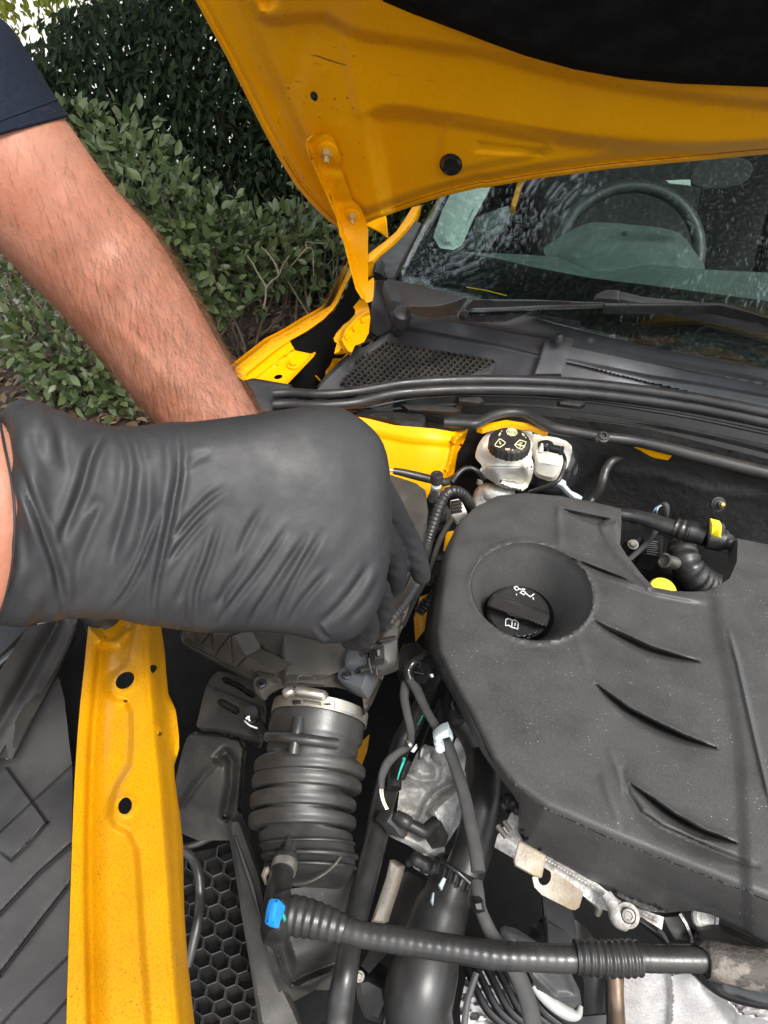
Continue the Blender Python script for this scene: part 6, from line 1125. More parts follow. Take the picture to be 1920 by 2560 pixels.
block('side_post', 'O', [(265, 140), (280, 100), (320, 92), (345, 110), (400, 260), (450, 400), (480, 560), (500, 760), (540, 920), (620, 1080), (660, 1200), (520, 1260), (430, 1160), (390, 900), (340, 600), (300, 330)], hsurf('O', [(265, 140, .77), (345, 110, .77), (500, 760, .73), (390, 900, .72), (620, 1100, .70)]), .03, plastic_d, fs, bev=.004)
block('post_edge', 'O', [(300, 190), (312, 186), (400, 420), (470, 700), (494, 772), (470, 745), (390, 480)], hsurf('O', [(300, 190, .785), (312, 186, .785), (494, 772, .75)]), .01, plastic, fs, bev=.001)
# small things right of the shroud
tag(block('fan_resistor', 'O', [(1110, 310), (1165, 345), (1130, 470), (1100, 560), (1075, 640), (1012, 632), (1050, 520), (1090, 400)], hsurf('O', [(1110, 310, .78), (1165, 345, .78), (1012, 632, .75)]), .02, rusty, None, bev=.003), 'dull metal strip between the grey pipe and turbo hose', 'bracket')
fm = thing('fan_motor', 'dark fan motor housing right of the long grey pipe', 'motor', Hp(*px('O', [(1150, 600)])[0], .60))
sheet('housing', 'O', [(1160, 380), (1200, 370), (1330, 440), (1260, 560), (1180, 700), (1090, 800), (1000, 900), (960, 860), (1070, 660), (1140, 470)], hsurf('O', [(1160, 380, .74), (1330, 440, .73), (960, 860, .70)]), plastic_d, fm, step=9, thick=.04, h=lambda U, V: .008 * np.sin(U * .03 + V * .02))
block('lower_box', 'O', [(930, 930), (1000, 910), (1090, 960), (1110, 1060), (1060, 1161), (980, 1130), (940, 1040)], hsurf('O', [(930, 930, .70), (1090, 960, .70), (1060, 1161, .68)]), .05, plastic_d, fm, bev=.006)
block('lower_box', 'O', [(1080, 1040), (1180, 1060), (1230, 1161), (1230, 1300), (1020, 1300), (1040, 1161)], hsurf('O', [(1080, 1040, .67), (1180, 1060, .67), (1040, 1200, .65)]), .05, plastic, fm, bev=.006)
bolt('bolt', Hp(*px('O', [(950, 915)])[0], .715), (0, -.4, .9), .0034, steel_d, fm)
kn = thing('cable_stop', 'small metal cable stop with black wire clip by the gearbox', 'bracket', Hp(*px('O', [(1290, 300)])[0], .78))
P, R = pathz('O', [(1200, 330, .80, 18), (1240, 310, .805, 34), (1280, 325, .805, 40), (1320, 350, .80, 36), (1370, 330, .80, 24)]); P, R = ribbed(P, R, .010, .10); V_, F_ = g_tube(P, R, 14); obj('adjuster', V_, F_, plastic, kn, smooth=50)
block('plate', 'O', [(1240, 270), (1300, 280), (1340, 320), (1300, 390), (1230, 350)], hsurf('O', [(1240, 270, .79), (1340, 320, .79), (1230, 350, .785)]), .01, alu, kn)

# ---- far left: dusty plastic panels beside the beam
tp = thing('headlamp_surround', 'scuffed dark grey plastic panel left of the yellow beam', 'trim panel', Hp(*px('G', [(180, 1400)])[0], .85))
STP = hsurf('G', [(0, 700, .935), (330, 500, .935), (340, 2212, .93), (0, 2212, .93)])
grv = [px('G', a) for a in ([(40, 900), (160, 1060), (245, 1180)], [(365, 890), (200, 1040), (0, 1230)], [(245, 1180), (150, 1290), (60, 1375), (-20, 1310)], [(370, 1290), (200, 1440), (0, 1650)], [(372, 1480), (200, 1700), (0, 1960)], [(345, 1870), (240, 1970), (80, 2130), (-20, 2240)], [(340, 2090), (230, 2212)])]
def tp_h(U, V):
    h = .0015 * np.sin(U * .011 + V * .006)
    for i, L_ in enumerate(grv):
        d, s, t = pl_dist(U, V, L_); h = h - (.003 if i not in (3, 4) else .005) * np.exp(-(d / (3 if i not in (3, 4) else 5)) ** 2)
    return h + .003 * sstep(sdist(U, V, px('G', [(40, 900), (245, 1180), (60, 1375), (-200, 1200), (-200, 900)])) / 6)
sheet('panel', 'G', [(-80, 780), (40, 860), (180, 600), (290, 430), (306, 450), (332, 560), (338, 640), (368, 880), (372, 1000), (366, 1300), (352, 1700), (338, 2330), (-300, 2330), (-300, 800)], STP, plastic_g, tp, h=tp_h, step=7, thick=.02, fine=(3, grv, 10))
SBR = hsurf('G', [(0, 740, .965), (400, 140, .965), (50, 855, .955), (380, 240, .955)])
def br_h(U, V):
    d, s, t = pl_dist(U, V, px('G', [(290, 160), (140, 440), (0, 680), (-80, 800)])); h = -.015 * np.exp(-(d / 17) ** 2)
    d, s, t = pl_dist(U, V, px('G', [(395, 140), (330, 300), (200, 540), (60, 850)])); return h + .002 * np.exp(-(d / 5) ** 2)
sheet('strut', 'G', [(140, 178), (270, 150), (345, 132), (398, 130), (385, 200), (350, 290), (250, 470), (150, 660), (60, 856), (40, 842), (30, 780), (-60, 920), (-200, 900), (-200, 560), (0, 400)], SBR, plastic_g, tp, h=br_h, step=5, thick=.012, fine=(3.5, [px('G', [(290, 160), (140, 440), (0, 680), (-80, 800)])], 26))
block('strut_web', 'G', [(385, 200), (392, 240), (310, 400), (180, 640), (75, 850), (60, 856), (160, 640), (270, 440)], hsurf('G', [(385, 200, .958), (310, 400, .945), (75, 850, .953)]), .012, plastic, tp, bev=.0015)
block('bumper_panel', 'G', [(-260, -60), (40, 60), (170, 120), (150, 200), (20, 330), (0, 420), (-200, 560), (-300, 300)], hsurf('G', [(-260, -60, .95), (150, 120, .95), (-200, 560, .945)]), .03, plastic_g, tp, bev=.004)
block('latch_arm', 'G', [(-100, 440), (0, 370), (108, 285), (100, 310), (40, 360), (0, 400), (-100, 480)], hsurf('G', [(-100, 440, .975), (108, 285, .975), (-100, 480, .97)]), .02, gloss_b, tp, bev=.003)
sheet('gap_shade', 'G', [(290, 430), (400, 130), (460, 130), (420, 500), (385, 900), (368, 890), (330, 560)], hsurf('G', [(290, 430, .87), (460, 130, .87), (385, 900, .87)]), darkm, tp, step=30, thick=.01)  # black sheet standing in for the shade between strut and beam

# ================================================================== THE PERSON
def fuse(g, voxel, smooth_it=4, fac=.5):
    """several overlapping volumes -> one continuous surface"""
    me = bpy.data.meshes.new('t'); me.from_pydata(g.v, [], g.f); me.update()
    o = bpy.data.objects.new('t', me); COL.objects.link(o)
    m = o.modifiers.new('r', 'REMESH'); m.mode = 'VOXEL'; m.voxel_size = voxel; m.adaptivity = 0
    s = o.modifiers.new('s', 'SMOOTH'); s.factor = fac; s.iterations = smooth_it
    dg = bpy.context.evaluated_depsgraph_get(); e = o.evaluated_get(dg); q = e.to_mesh()
    V = np.empty(len(q.vertices) * 3); q.vertices.foreach_get('co', V); N = np.empty(len(q.vertices) * 3); q.vertices.foreach_get('normal', N)
    Fc = [tuple(p.vertices) for p in q.polygons]; e.to_mesh_clear(); bpy.data.objects.remove(o); bpy.data.meshes.remove(me)
    return V.reshape(-1, 3), N.reshape(-1, 3), Fc
def limb(pairs, c, th=.95, seg=28, per=4, shift=None, sq=1.0):
    """loft from measured upper and lower outline points: (ux, uy, lx, ly, depth, thickness ratio)"""
    x0, y0, s = CROPS[c]; W = []
    for q in pairs:
        ux, uy, lx, ly, d = q[:5]; t = q[5] if len(q) > 5 else th
        a = Dp(x0 + ux / s, y0 + uy / s, d); b = Dp(x0 + lx / s, y0 + ly / s, d); W.append([*((a + b) / 2), *((a - b) / 2), t])
    W = catmull(W, per); cen, hv, t = W[:, :3], W[:, 3:6], W[:, 6]; view = cen - ORG; view /= np.linalg.norm(view, axis=1, keepdims=True); V = []
    for i in range(len(cen)):
        h = hv[i]; r = np.linalg.norm(h); w = h / r; n = view[i] - w * view[i].dot(w); n /= np.linalg.norm(n); sx = shift[i] if shift is not None else 0.0
        for k in range(seg):
            a = 2 * math.pi * k / seg; ca, sa = (math.copysign(abs(f(a)) ** sq, f(a)) for f in (math.cos, math.sin)); V.append(cen[i] + h * ca + n * (sa * r * t[i]) + np.array([-math.sin(a) * sx, 0, 0]))
    n = len(cen)
    Fc = [(i * seg + k, i * seg + (k + 1) % seg, (i + 1) * seg + (k + 1) % seg, (i + 1) * seg + k) for i in range(n - 1) for k in range(seg)] + [tuple(range(seg - 1, -1, -1)), tuple((n - 1) * seg + k for k in range(seg))]
    return np.array(V), Fc
g = Geo()
# left arm, measured on the picture, from the shoulder to the wrist
armL = [(-20, 130, -560, 560, .47), (60, 235, -400, 720, .47), (170, 380, -200, 900, .475), (268, 500, -60, 1030, .485), (345, 610, 20, 1110, .495), (424, 722, 104, 1196, .505), (500, 822, 170, 1262, .515), (562, 888, 240, 1330, .525), (634, 965, 300, 1395, .53), (704, 1062, 360, 1462, .54), (765, 1165, 402, 1510, .545), (824, 1265, 446, 1556, .55), (882, 1370, 498, 1615, .555), (934, 1466, 548, 1680, .56), (985, 1552, 598, 1738, .565), (1034, 1642, 648, 1795, .57), (1120, 1790, 730, 1885, .575), (1190, 1920, 830, 1985, .585)]
g.add(*limb(armL, 'A', .92))
sh_l = Dp(np.array([(-290) / 1.728]), np.array([345 / 1.728]), np.array([.47]))[0]
def ellt(P, rx, ry, seg=24):
    V = []; P = np.asarray(P, float)
    for p, a, b in zip(P, rx, ry):
        for k in range(seg): t = 2 * math.pi * k / seg; V.append(p + np.array([a * math.cos(t), b * math.sin(t), 0]))
    n = len(P); return np.array(V), [(i * seg + k, i * seg + (k + 1) % seg, (i + 1) * seg + (k + 1) % seg, (i + 1) * seg + k) for i in range(n - 1) for k in range(seg)] + [tuple(range(seg - 1, -1, -1)), tuple((n - 1) * seg + k for k in range(seg))]
BX, BY = -.80, .36
shL, shR = np.array([BX + .10, BY + .20, 1.44]), np.array([BX + .08, BY - .20, 1.42])
g.add(*g_tube(catmull([shL - [.05, .03, 0], shL + [.10, .03, .01], sh_l], 6), np.linspace(.075, .056, 13), 20))
g.add(*ellt([(BX - .10, BY, .86), (BX - .08, BY, 1.0), (BX - .03, BY, 1.2), (BX, BY, 1.36), (BX + .04, BY, 1.47), (BX + .07, BY, 1.52)], [.11, .11, .12, .125, .10, .05], [.165, .16, .18, .20, .17, .06]))
g.add(*g_tube(catmull([(BX + .06, BY, 1.48), (BX + .10, BY, 1.56), (BX + .13, BY, 1.62)], 4), .058, 20))
hc = np.array([BX + .18, BY, 1.70]); hv_, hf_ = g_lathe([(.02, -.12), (.055, -.105), (.074, -.06), (.082, 0), (.084, .04), (.075, .085), (.045, .112), (.01, .12)], hc, (-.25, 0, 1), 28)
hv_ = hv_ + np.outer(np.clip((hv_ - hc)[:, 0], -1, 1) * .18, [1, 0, 0]); g.add(hv_, hf_)
g.add(*g_tube([hc + [.075, 0, .02], hc + [.098, 0, -.008], hc + [.105, 0, -.022], hc + [.08, 0, -.03]], [.009, .012, .014, .006], 10))
for sy in (-1, 1): g.add(*g_tube([hc + [-.01, sy * .080, .02], hc + [-.02, sy * .092, .0], hc + [-.005, sy * .084, -.03]], [.013, .016, .010], 8))
g.add(*g_tube([hc + [.078, -.022, -.062], hc + [.088, 0, -.063], hc + [.078, .022, -.062]], .007, 8))
# right arm: upper arm, elbow, forearm up to the glove
wrR = limb([(-620, 230, -560, 860, .43, .85), (-380, 240, -340, 920, .42, .85), (-160, 235, -140, 975, .40, .80), (0, 228, 0, 985, .392, .68), (90, 270, 100, 950, .395, .60), (260, 345, 260, 910, .405, .5)], 'D'); g.add(*wrR)
el = Dp(np.array([-600 / 1.508]), np.array([900 + 545 / 1.508]), np.array([.43]))[0]
g.add(*g_tube(catmull([shR, shR + [.08, -.04, -.10], el + [-.05, 0, .03], el + [.03, 0, 0]], 6), np.linspace(.075, .062, 19), 20))
V, N, Fc = fuse(g, .0045, 6)
# muscles and soft creases of the left arm
u, v, d = project(V); vis = (N * (ORG - V)).sum(1) > 0
def crease(lines, c):
    h = np.zeros(len(V))
    for L_, A, w in lines:
        q, s, t = pl_dist(u, v, px(c, L_)); h += A * np.exp(-(q / w) ** 2) * np.clip(5 * np.minimum(t, 1 - t) + .15, 0, 1)
    return h
near = (d < .62) & (u < 760) & (v < 1150)
h = crease([([(150, 1060), (260, 1130), (340, 1120), (400, 1080)], -.0010, 26), ([(230, 1240), (300, 1200), (370, 1190)], -.0008, 20), ([(420, 1130), (560, 1180), (700, 1330), (850, 1500)], .002, 60), ([(300, 780), (380, 900), (420, 1040)], .0012, 70), ([(400, 1300), (560, 1480), (700, 1640)], .0012, 14), ([(460, 1330), (620, 1520), (760, 1690)], .0012, 12)], 'A')
V = V + N * (h * near * vis)[:, None]
person = obj('person', V, Fc, skin, None, smooth=180)
tag(person, 'person in navy t-shirt and black gloves reaching in with hairy bare arm', 'person')
# hair on the left forearm: real strands, each a thin tapering blade with three sides
idx = np.where((u > -250) & (u < 720) & (v > 240) & (v < 1080) & (d < .66))[0]
tri = []; fa = [f for f in Fc if all(-250 < u[i] < 720 and 240 < v[i] < 1090 and d[i] < .66 for i in f)]
pick = rng.integers(0, len(fa), 24000); g = Geo(); HV = []; HF = []
axis = Dp(np.array([650.0]), np.array([1020.0]), np.array([.575]))[0] - Dp(np.array([60.0]), np.array([470.0]), np.array([.49]))[0]; axis /= np.linalg.norm(axis)
for q in pick:
    f = fa[q]; w = rng.random(len(f)); w /= w.sum(); p = (V[list(f)] * w[:, None]).sum(0); n = N[f[0]]; uu = u[f[0]]; 
    along = (p - Dp(60.0, 470.0, .49)).dot(axis)
    dens = np.clip((along + .02) / .10, .12, 1.0)
    if rng.random() > dens: continue
    side = np.cross(n, axis); dirn = axis * rng.uniform(.5, .9) + side * rng.normal(-.45, .28) + n * rng.uniform(.15, .5); dirn /= np.linalg.norm(dirn)
    L_ = rng.uniform(.006, .016) * (.7 + .5 * dens); bend = np.cross(dirn, n) * rng.normal(0, .35) - n * rng.uniform(.05, .3)
    r = rng.uniform(.00004, .000065); b0 = np.cross(dirn, n); b0 /= max(np.linalg.norm(b0), 1e-9); c0 = np.cross(dirn, b0); k = len(HV)
    for t, rr in ((0, 1), (.35, .9), (.7, .6)):
        m = p + dirn * L_ * t + bend * L_ * t * t
        for a in (0, 2.1, 4.2): HV.append(m + (b0 * math.cos(a) + c0 * math.sin(a)) * r * rr)
    HV.append(p + dirn * L_ + bend * L_)
    for i in (0, 3): HF += [(k + i + j, k + i + (j + 1) % 3, k + i + 3 + (j + 1) % 3, k + i + 3 + j) for j in range(3)]
    HF += [(k + 6 + j, k + 6 + (j + 1) % 3, k + 9) for j in range(3)]
o = obj('arm_hair', HV, HF, hair_m, person, smooth=0, kind='stuff')
# ---- right glove: back of the hand, cuff, curled fingers, thumb under the hand
top = [(-10, 205), (20, 165), (70, 150), (130, 160), (200, 188), (300, 226), (400, 250), (460, 256), (560, 246), (640, 233), (700, 236), (800, 225), (960, 205), (1080, 186), (1190, 172), (1280, 178), (1340, 208), (1395, 250), (1436, 295), (1458, 345), (1470, 420), (1478, 520), (1481, 600)]
bot = [(-30, 985), (30, 1000), (100, 998), (250, 975), (330, 965), (430, 970), (500, 985), (590, 1002), (700, 1014), (760, 1024), (900, 1026), (1000, 1021), (1090, 1030), (1180, 1052), (1240, 1067), (1300, 1064), (1352, 1038), (1400, 990), (1430, 930), (1452, 860), (1472, 740), (1481, 620)]
tx, ty = np.array(top).T; bx_, by_ = np.array(bot).T
st = np.r_[[-10, 15, 40], np.linspace(70, 1380, 44), 1405, 1428, 1446, 1460, 1469, 1475, 1479]
pairs = []
for x in st:
    f = (x + 10) / 1480; dep = .392 + .062 * f ** 1.3; tk = np.interp(f, [0, .25, .5, .75, .93, 1], [.66, .52, .42, .36, .34, .4])
    pairs.append((x + 12 * (1 - f), np.interp(x, tx, ty), x - 20 * (1 - f), np.interp(x, bx_, by_), dep, tk))
g = Geo(); g.add(*limb(pairs, 'D', per=1, seg=56, sq=.74, shift=[.0115 * max(0, 1 - (x + 10) / 260) for x in st]))
def fing(L_, c='D', per=8, seg=18):
    P, R = pathd(c, L_, per); g.add(*g_tube(P, R, seg))
    P = np.asarray(P)
    for e in (0, -1): g.add(*g_lathe([(R[e] * math.sin(a), -R[e] * math.cos(a)) for a in np.linspace(.05, math.pi - .05, 9)], P[e], (0, 0, 1), 18))
fing([(1330, 380, .475, 66), (1420, 480, .50, 60), (1500, 610, .535, 50), (1540, 680, .555, 46), (1572, 760, .570, 43), (1590, 812, .58, 36)])
fing([(1320, 560, .475, 66), (1410, 640, .50, 60), (1470, 730, .545, 50), (1492, 800, .565, 44), (1478, 855, .588, 38), (1440, 895, .60, 34)])
fing([(1310, 740, .475, 64), (1390, 820, .50, 58), (1430, 890, .545, 50), (1440, 955, .57, 44), (1405, 1000, .59, 38)])
fing([(1270, 860, .475, 60), (1350, 930, .50, 54), (1385, 1000, .535, 46), (1375, 1050, .56, 42), (1320, 1060, .575, 36)])
fing([(820, 430, .47, 95), (1000, 420, .49, 80), (1180, 470, .52, 62), (1300, 560, .55, 52), (1360, 640, .575, 44)])      # thumb
V, N, Fc = fuse(g, .0015, 4)
u, v, d = project(V); vis = np.clip(((N * (ORG - V)).sum(1) / np.linalg.norm(ORG - V, axis=1)) * 3 + .6, 0, 1)
FOLD = [([(655, 228), (672, 300), (674, 420), (652, 560), (622, 700), (592, 830), (580, 940), (596, 1005)], 4.6, 12), ([(640, 232), (652, 330), (650, 450), (630, 580), (606, 700)], 2.2, 12), ([(400, 252), (345, 360), (310, 480), (262, 600), (215, 715)], 4.4, 17), ([(440, 262), (480, 320), (496, 400), (478, 540), (440, 680), (405, 820)], 3.0, 18), ([(35, 330), (80, 440), (130, 560), (185, 700), (222, 830), (246, 968)], 5.0, 15), ([(10, 420), (60, 560), (95, 700), (110, 860)], 2.6, 20),
        ([(615, 560), (570, 680), (520, 800), (465, 890), (400, 962)], 3.6, 10), ([(560, 400), (560, 560), (530, 700), (490, 800)], 2.4, 18), ([(330, 540), (380, 545), (345, 640), (300, 760), (285, 900)], 2.4, 18), ([(640, 690), (720, 590), (790, 520), (850, 480)], 3.0, 11), ([(612, 790), (700, 670), (790, 570)], 2.8, 10), ([(830, 610), (790, 740), (745, 870), (738, 985)], 3.2, 11), ([(760, 700), (700, 830), (665, 930)], 1.8, 14),
        ([(985, 560), (930, 660), (890, 760)], 2.2, 13), ([(1080, 635), (985, 780), (890, 900), (815, 1000)], 3.2, 11), ([(1150, 670), (1050, 820), (965, 950), (940, 1015)], 3.4, 12), ([(1215, 650), (1130, 790), (1060, 930), (1035, 1010)], 2.8, 11), ([(1240, 790), (1140, 910), (1085, 1000)], 2.4, 11), ([(1395, 770), (1330, 870), (1250, 960), (1195, 1000)], 2.8, 13), ([(1440, 800), (1390, 900), (1300, 1000)], 2.0, 14), ([(1196, 1000), (1215, 1030), (1245, 1052)], 3.5, 8), ([(870, 800), (840, 890), (835, 980)], 1.6, 13), ([(690, 420), (730, 380), (800, 350)], 1.2, 16), ([(950, 700), (870, 850), (800, 930)], 1.6, 12), ([(700, 900), (690, 960), (700, 1010)], 2.2, 9), ([(520, 260), (540, 340), (545, 400)], 1.8, 16), ([(200, 195), (235, 320), (250, 420)], 2.0, 20), ([(100, 165), (130, 300), (190, 450)], 1.8, 22)]
h = np.zeros(len(V)); sc = 1.0 / 1.508
for L_, A, w in FOLD:
    L2 = px('D', catmull(np.array(L_, float), 6).tolist()); q, s, t = pl_dist(u, v, L2); a = np.clip(4 * np.minimum(t, 1 - t) + .1, 0, 1) * A * .001 * .50; w = w * sc
    h += a * (-np.exp(-(q / w) ** 2) + .75 * np.exp(-((q - 2.1 * w) / (1.25 * w)) ** 2) * np.where(s > 0, 1.0, .65))
h += .00045 * np.sin(u * .085 + .03 * v + 2.2 * np.sin(v * .012 + u * .004)) * np.clip((430 - u) / 260, 0, 1) + .0003 * np.sin(u * .05 + v * .055 + 1.7 * np.sin(u * .014)) * np.clip((v - 1240) / 200, 0, 1)
back = d < np.interp(u, [0, 980], [.40, .50])
V2 = V + N * (h * vis * back)[:, None]
# small wrinkles round the finger joints
fmask = (d > .51) & (u > 900)
V2 = V2 + N * (fmask * .0003 * np.sin(v * .22 - u * .10) * np.sin(u * .05))[:, None]
obj('glove', V2, Fc, glove_m, person, smooth=180, label='black nitrile glove on the near right hand, wrinkled at the wrist')
# rolled edge of the cuff
ring_ = [pairs[0]]
P, R = pathd('D', [(-4, 212, .388, 5), (18, 330, .366, 5), (44, 460, .355, 5), (56, 600, .351, 5), (48, 760, .355, 5), (20, 900, .368, 5), (-12, 985, .388, 5)], 8); V_, F_ = g_tube(P, R, 12); obj('cuff_edge', V_, F_, glove_m, bpy.data.objects['glove'], smooth=60)
# left glove, behind the right hand and resting on the air filter box
g = Geo(); g.add(*limb([(1100, 1760, 700, 1870, .575, .8), (1170, 1880, 790, 1960, .585, .7), (1250, 1960, 860, 2080, .60, .55), (1340, 2060, 900, 2190, .615, .45), (1420, 2170, 960, 2290, .63, .4), (1460, 2240, 1060, 2340, .64, .4)], 'A', seg=30))
for k in range(4): fing([(1380 - 120 * k, 2190 + 40 * k, .635, 36), (1440 - 120 * k, 2290 + 40 * k, .65, 32), (1440 - 120 * k, 2370 + 40 * k, .675, 28), (1400 - 115 * k, 2400 + 40 * k, .69, 24)], 'A')
fing([(1250, 2040, .62, 44), (1400, 2080, .635, 36), (1480, 2160, .655, 30)], 'A')
V, N, Fc = fuse(g, .0026, 3); obj('glove', V, Fc, glove_m, person, smooth=180, label='black glove on the far left hand, behind the near hand')
# ---- t-shirt: trunk and two sleeves; the far sleeve ends above the elbow
g = Geo(); g.add(*ellt([(BX - .10, BY, .82), (BX - .08, BY, 1.0), (BX - .03, BY, 1.2), (BX, BY, 1.36), (BX + .03, BY, 1.47), (BX + .06, BY, 1.53)], [.14, .135, .145, .145, .115, .065], [.19, .185, .205, .225, .19, .075], 32))
shirt = g.obj('t_shirt', navy, person, smooth=60)
slv = [(-330, -190, -900, 420, .49, .9), (-180, -60, -740, 500, .475, .95), (-60, 40, -640, 560, .468, 1.0), (40, 110, -540, 610, .465, 1.0), (125, 235, -450, 640, .466, 1.0), (200, 360, -385, 650, .468, 1.0), (250, 445, -345, 652, .470, 1.0), (279, 497, -320, 652, .472, 1.0)]
V_, F_ = limb(slv, 'A', seg=40, per=5); nn = len(V_) // 40
sl = obj('sleeve', V_, F_[:-1], navy, shirt, smooth=60); sl.modifiers.new('cloth', 'SOLIDIFY').thickness = .0025
for dd in ((.0, .0016), (.16, .0012)):
    i0 = nn - 1 - int(dd[0] * 40); ringp = V_[i0 * 40:(i0 + 1) * 40]; V2_, F2_ = g_tube(np.r_[ringp, ringp[:1]], dd[1] if dd[0] == 0 else .0008, 8); obj('hem' if dd[0] == 0 else 'hem_stitching', V2_, F2_, navy, shirt, smooth=60)
V3_, F3_ = g_tube(catmull([shL - [.03, .02, 0], shL + [.10, .03, .01], sh_l + [-.06, 0, 0], sh_l + [.015, .0, -.004]], 6), np.interp(np.linspace(0, 1, 19), [0, .4, .8, 1], [.125, .105, .085, .070]), 28); obj('sleeve', V3_, F3_, navy, shirt, smooth=60)
V_, F_ = g_tube(catmull([shR, shR + [.08, -.04, -.08], shR + [.13, -.06, -.15]], 6), np.linspace(.10, .095, 13), 24); obj('sleeve', V_, F_, navy, shirt, smooth=60)
g = Geo()
for sy in (-1, 1): g.add(*g_tube(catmull([(BX - .10, BY + sy * .09, .88), (BX - .08, BY + sy * .10, .5), (BX - .10, BY + sy * .11, .08)], 6), np.linspace(.105, .075, 13), 20))
g.add(*ellt([(BX - .10, BY, .78), (BX - .10, BY, .92), (BX - .09, BY, .98)], [.13, .13, .125], [.19, .185, .18])); g.obj('trousers', denim, person, smooth=60)
for sy in (-1, 1): V_, F_ = g_tube(catmull([(BX - .17, BY + sy * .11, .052), (BX - .05, BY + sy * .115, .06), (BX + .10, BY + sy * .12, .045)], 5), [.035, .046, .05, .05, .05, .05, .05, .048, .046, .042, .03], 16, flat=.9, up=(0, 0, 1)); obj('boot', V_, F_, gloss_b, person, smooth=60)
hv2, hf2 = g_lathe([(.088, .0), (.092, .04), (.084, .09), (.05, .122), (.01, .13)], hc - np.array([.012, 0, 0]), (-.45, 0, 1), 24); obj('hair', hv2, hf2, hair_m, person, smooth=60)
eyes = Geo()
for sy in (-1, 1): eyes.add(*g_lathe([(.002, .006), (.008, .004), (.010, 0), (.006, -.008)], hc + np.array([.082, sy * .031, .012]), (1, 0, 0), 14))
eyes.obj('eyes', white, person, smooth=60)

# ================================================================== PLANTS
LEAF_V = np.array([(0, 0, 0), (-.21, .28, .05), (-.24, .52, .07), (-.15, .80, .04), (0, 1, -.06), (.15, .80, .04), (.24, .52, .07), (.21, .28, .05), (0, .3, 0), (0, .55, -.01), (0, .8, -.03)])
LEAF_F = [(0, 8, 1), (1, 8, 9, 2), (2, 9, 10, 3), (3, 10, 4), (0, 7, 8), (7, 6, 9, 8), (6, 5, 10, 9), (5, 4, 10)]
SIMP_V = np.array([(0, 0, 0), (-.24, .48, .07), (0, .5, -.01), (.24, .48, .07), (0, 1, -.05)]); SIMP_F = [(0, 2, 1), (0, 3, 2), (1, 2, 4), (2, 3, 4)]
def leaf_mesh(C, Dn, Nn, S, narrow=1.0, full=False):
    """C places, Dn pointing directions, Nn facing, S lengths -> verts, faces"""
    B = LEAF_V if full else SIMP_V; FF = LEAF_F if full else SIMP_F
    Dn = Dn / np.linalg.norm(Dn, axis=1, keepdims=True); X = np.cross(Dn, Nn); X /= np.maximum(np.linalg.norm(X, axis=1, keepdims=True), 1e-9); Z = np.cross(X, Dn)
    V = C[:, None] + S[:, None, None] * (X[:, None] * B[None, :, 0:1] * narrow + Dn[:, None] * B[None, :, 1:2] + Z[:, None] * B[None, :, 2:3])
    nb = len(B); Fc = []
    for i in range(len(C)):
        o = i * nb; Fc += [tuple(o + a for a in f) for f in FF]
    return V.reshape(-1, 3), Fc
def raw(name, V, Fc, m, parent=None, kind=None, smooth=False, label=None):
    V = np.asarray(V); c = np.array([(V[:, 0].min() + V[:, 0].max()) / 2, (V[:, 1].min() + V[:, 1].max()) / 2, V[:, 2].min()])
    me = bpy.data.meshes.new(name); me.from_pydata((V - c).tolist(), [], Fc); me.update(); me.materials.append(m)
    if smooth: me.shade_smooth()
    o = bpy.data.objects.new(name, me); COL.objects.link(o); o.location = c; adopt(o, parent)
    if kind: o['kind'] = kind
    if label: o['label'] = label
    return o
def rnd(n, s=1.0): return rng.normal(0, s, (n, 3))
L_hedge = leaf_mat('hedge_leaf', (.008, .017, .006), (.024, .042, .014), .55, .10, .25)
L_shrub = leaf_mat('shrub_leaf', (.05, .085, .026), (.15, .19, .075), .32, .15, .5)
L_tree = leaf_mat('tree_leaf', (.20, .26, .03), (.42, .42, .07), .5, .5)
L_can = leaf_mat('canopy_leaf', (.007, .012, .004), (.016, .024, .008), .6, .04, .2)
L_new = leaf_mat('new_leaf', (.20, .38, .03), (.28, .45, .05), .4, .4)
L_lit = leaf_mat('dead_leaf', (.10, .062, .034), (.26, .185, .11), .8, .1)
bark = mat('bark', (.075, .06, .045), .9, var=(.13, .11, .085), vscale=40, bump=[(120, .6)])
twig_m = mat('bare_twig', (.20, .15, .10), .8, var=(.28, .22, .16), vscale=60)
# ---- tall dark hedge behind
hed = thing('hedge', 'tall dense dark hedge behind the car, light glinting through its gaps', 'hedge', (-.8, 4.6, 0))
n = 46000; C = np.c_[rng.uniform(-2.15, 1.8, n), rng.uniform(4.1, 4.9, n), rng.uniform(.05, 1.56, n)]
C[:, 2] *= np.clip(.80 + .22 * (C[:, 0] + 2.2), .78, 1.06) + .03 * np.sin(C[:, 0] * 7.1)
keep = (np.sin(C[:, 0] * 9 + 1.3 * np.sin(C[:, 2] * 7)) * np.sin(C[:, 2] * 11 + C[:, 0] * 3) + .6 * np.sin(C[:, 0] * 23 + C[:, 2] * 17)) > -1.2; C = C[keep]; n = len(C)
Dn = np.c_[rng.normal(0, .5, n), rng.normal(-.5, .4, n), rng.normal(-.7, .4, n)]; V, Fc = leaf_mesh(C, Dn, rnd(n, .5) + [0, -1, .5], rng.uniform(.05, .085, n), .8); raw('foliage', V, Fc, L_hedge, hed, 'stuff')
for k, x in enumerate((-2.25, -2.05, -1.45, -.85, -.62, -.3, .1, .5)):
    P = catmull([(x, 4.55, 0), (x + .05, 4.5, .5), (x - .06 + .1 * (k % 3), 4.4, .95), (x + .12 * (1 - k % 3), 4.35, 1.4)], 5); V_, F_ = g_tube(P, np.linspace(.028, .010, len(P)), 8); obj('stem', V_, F_, bark, hed)
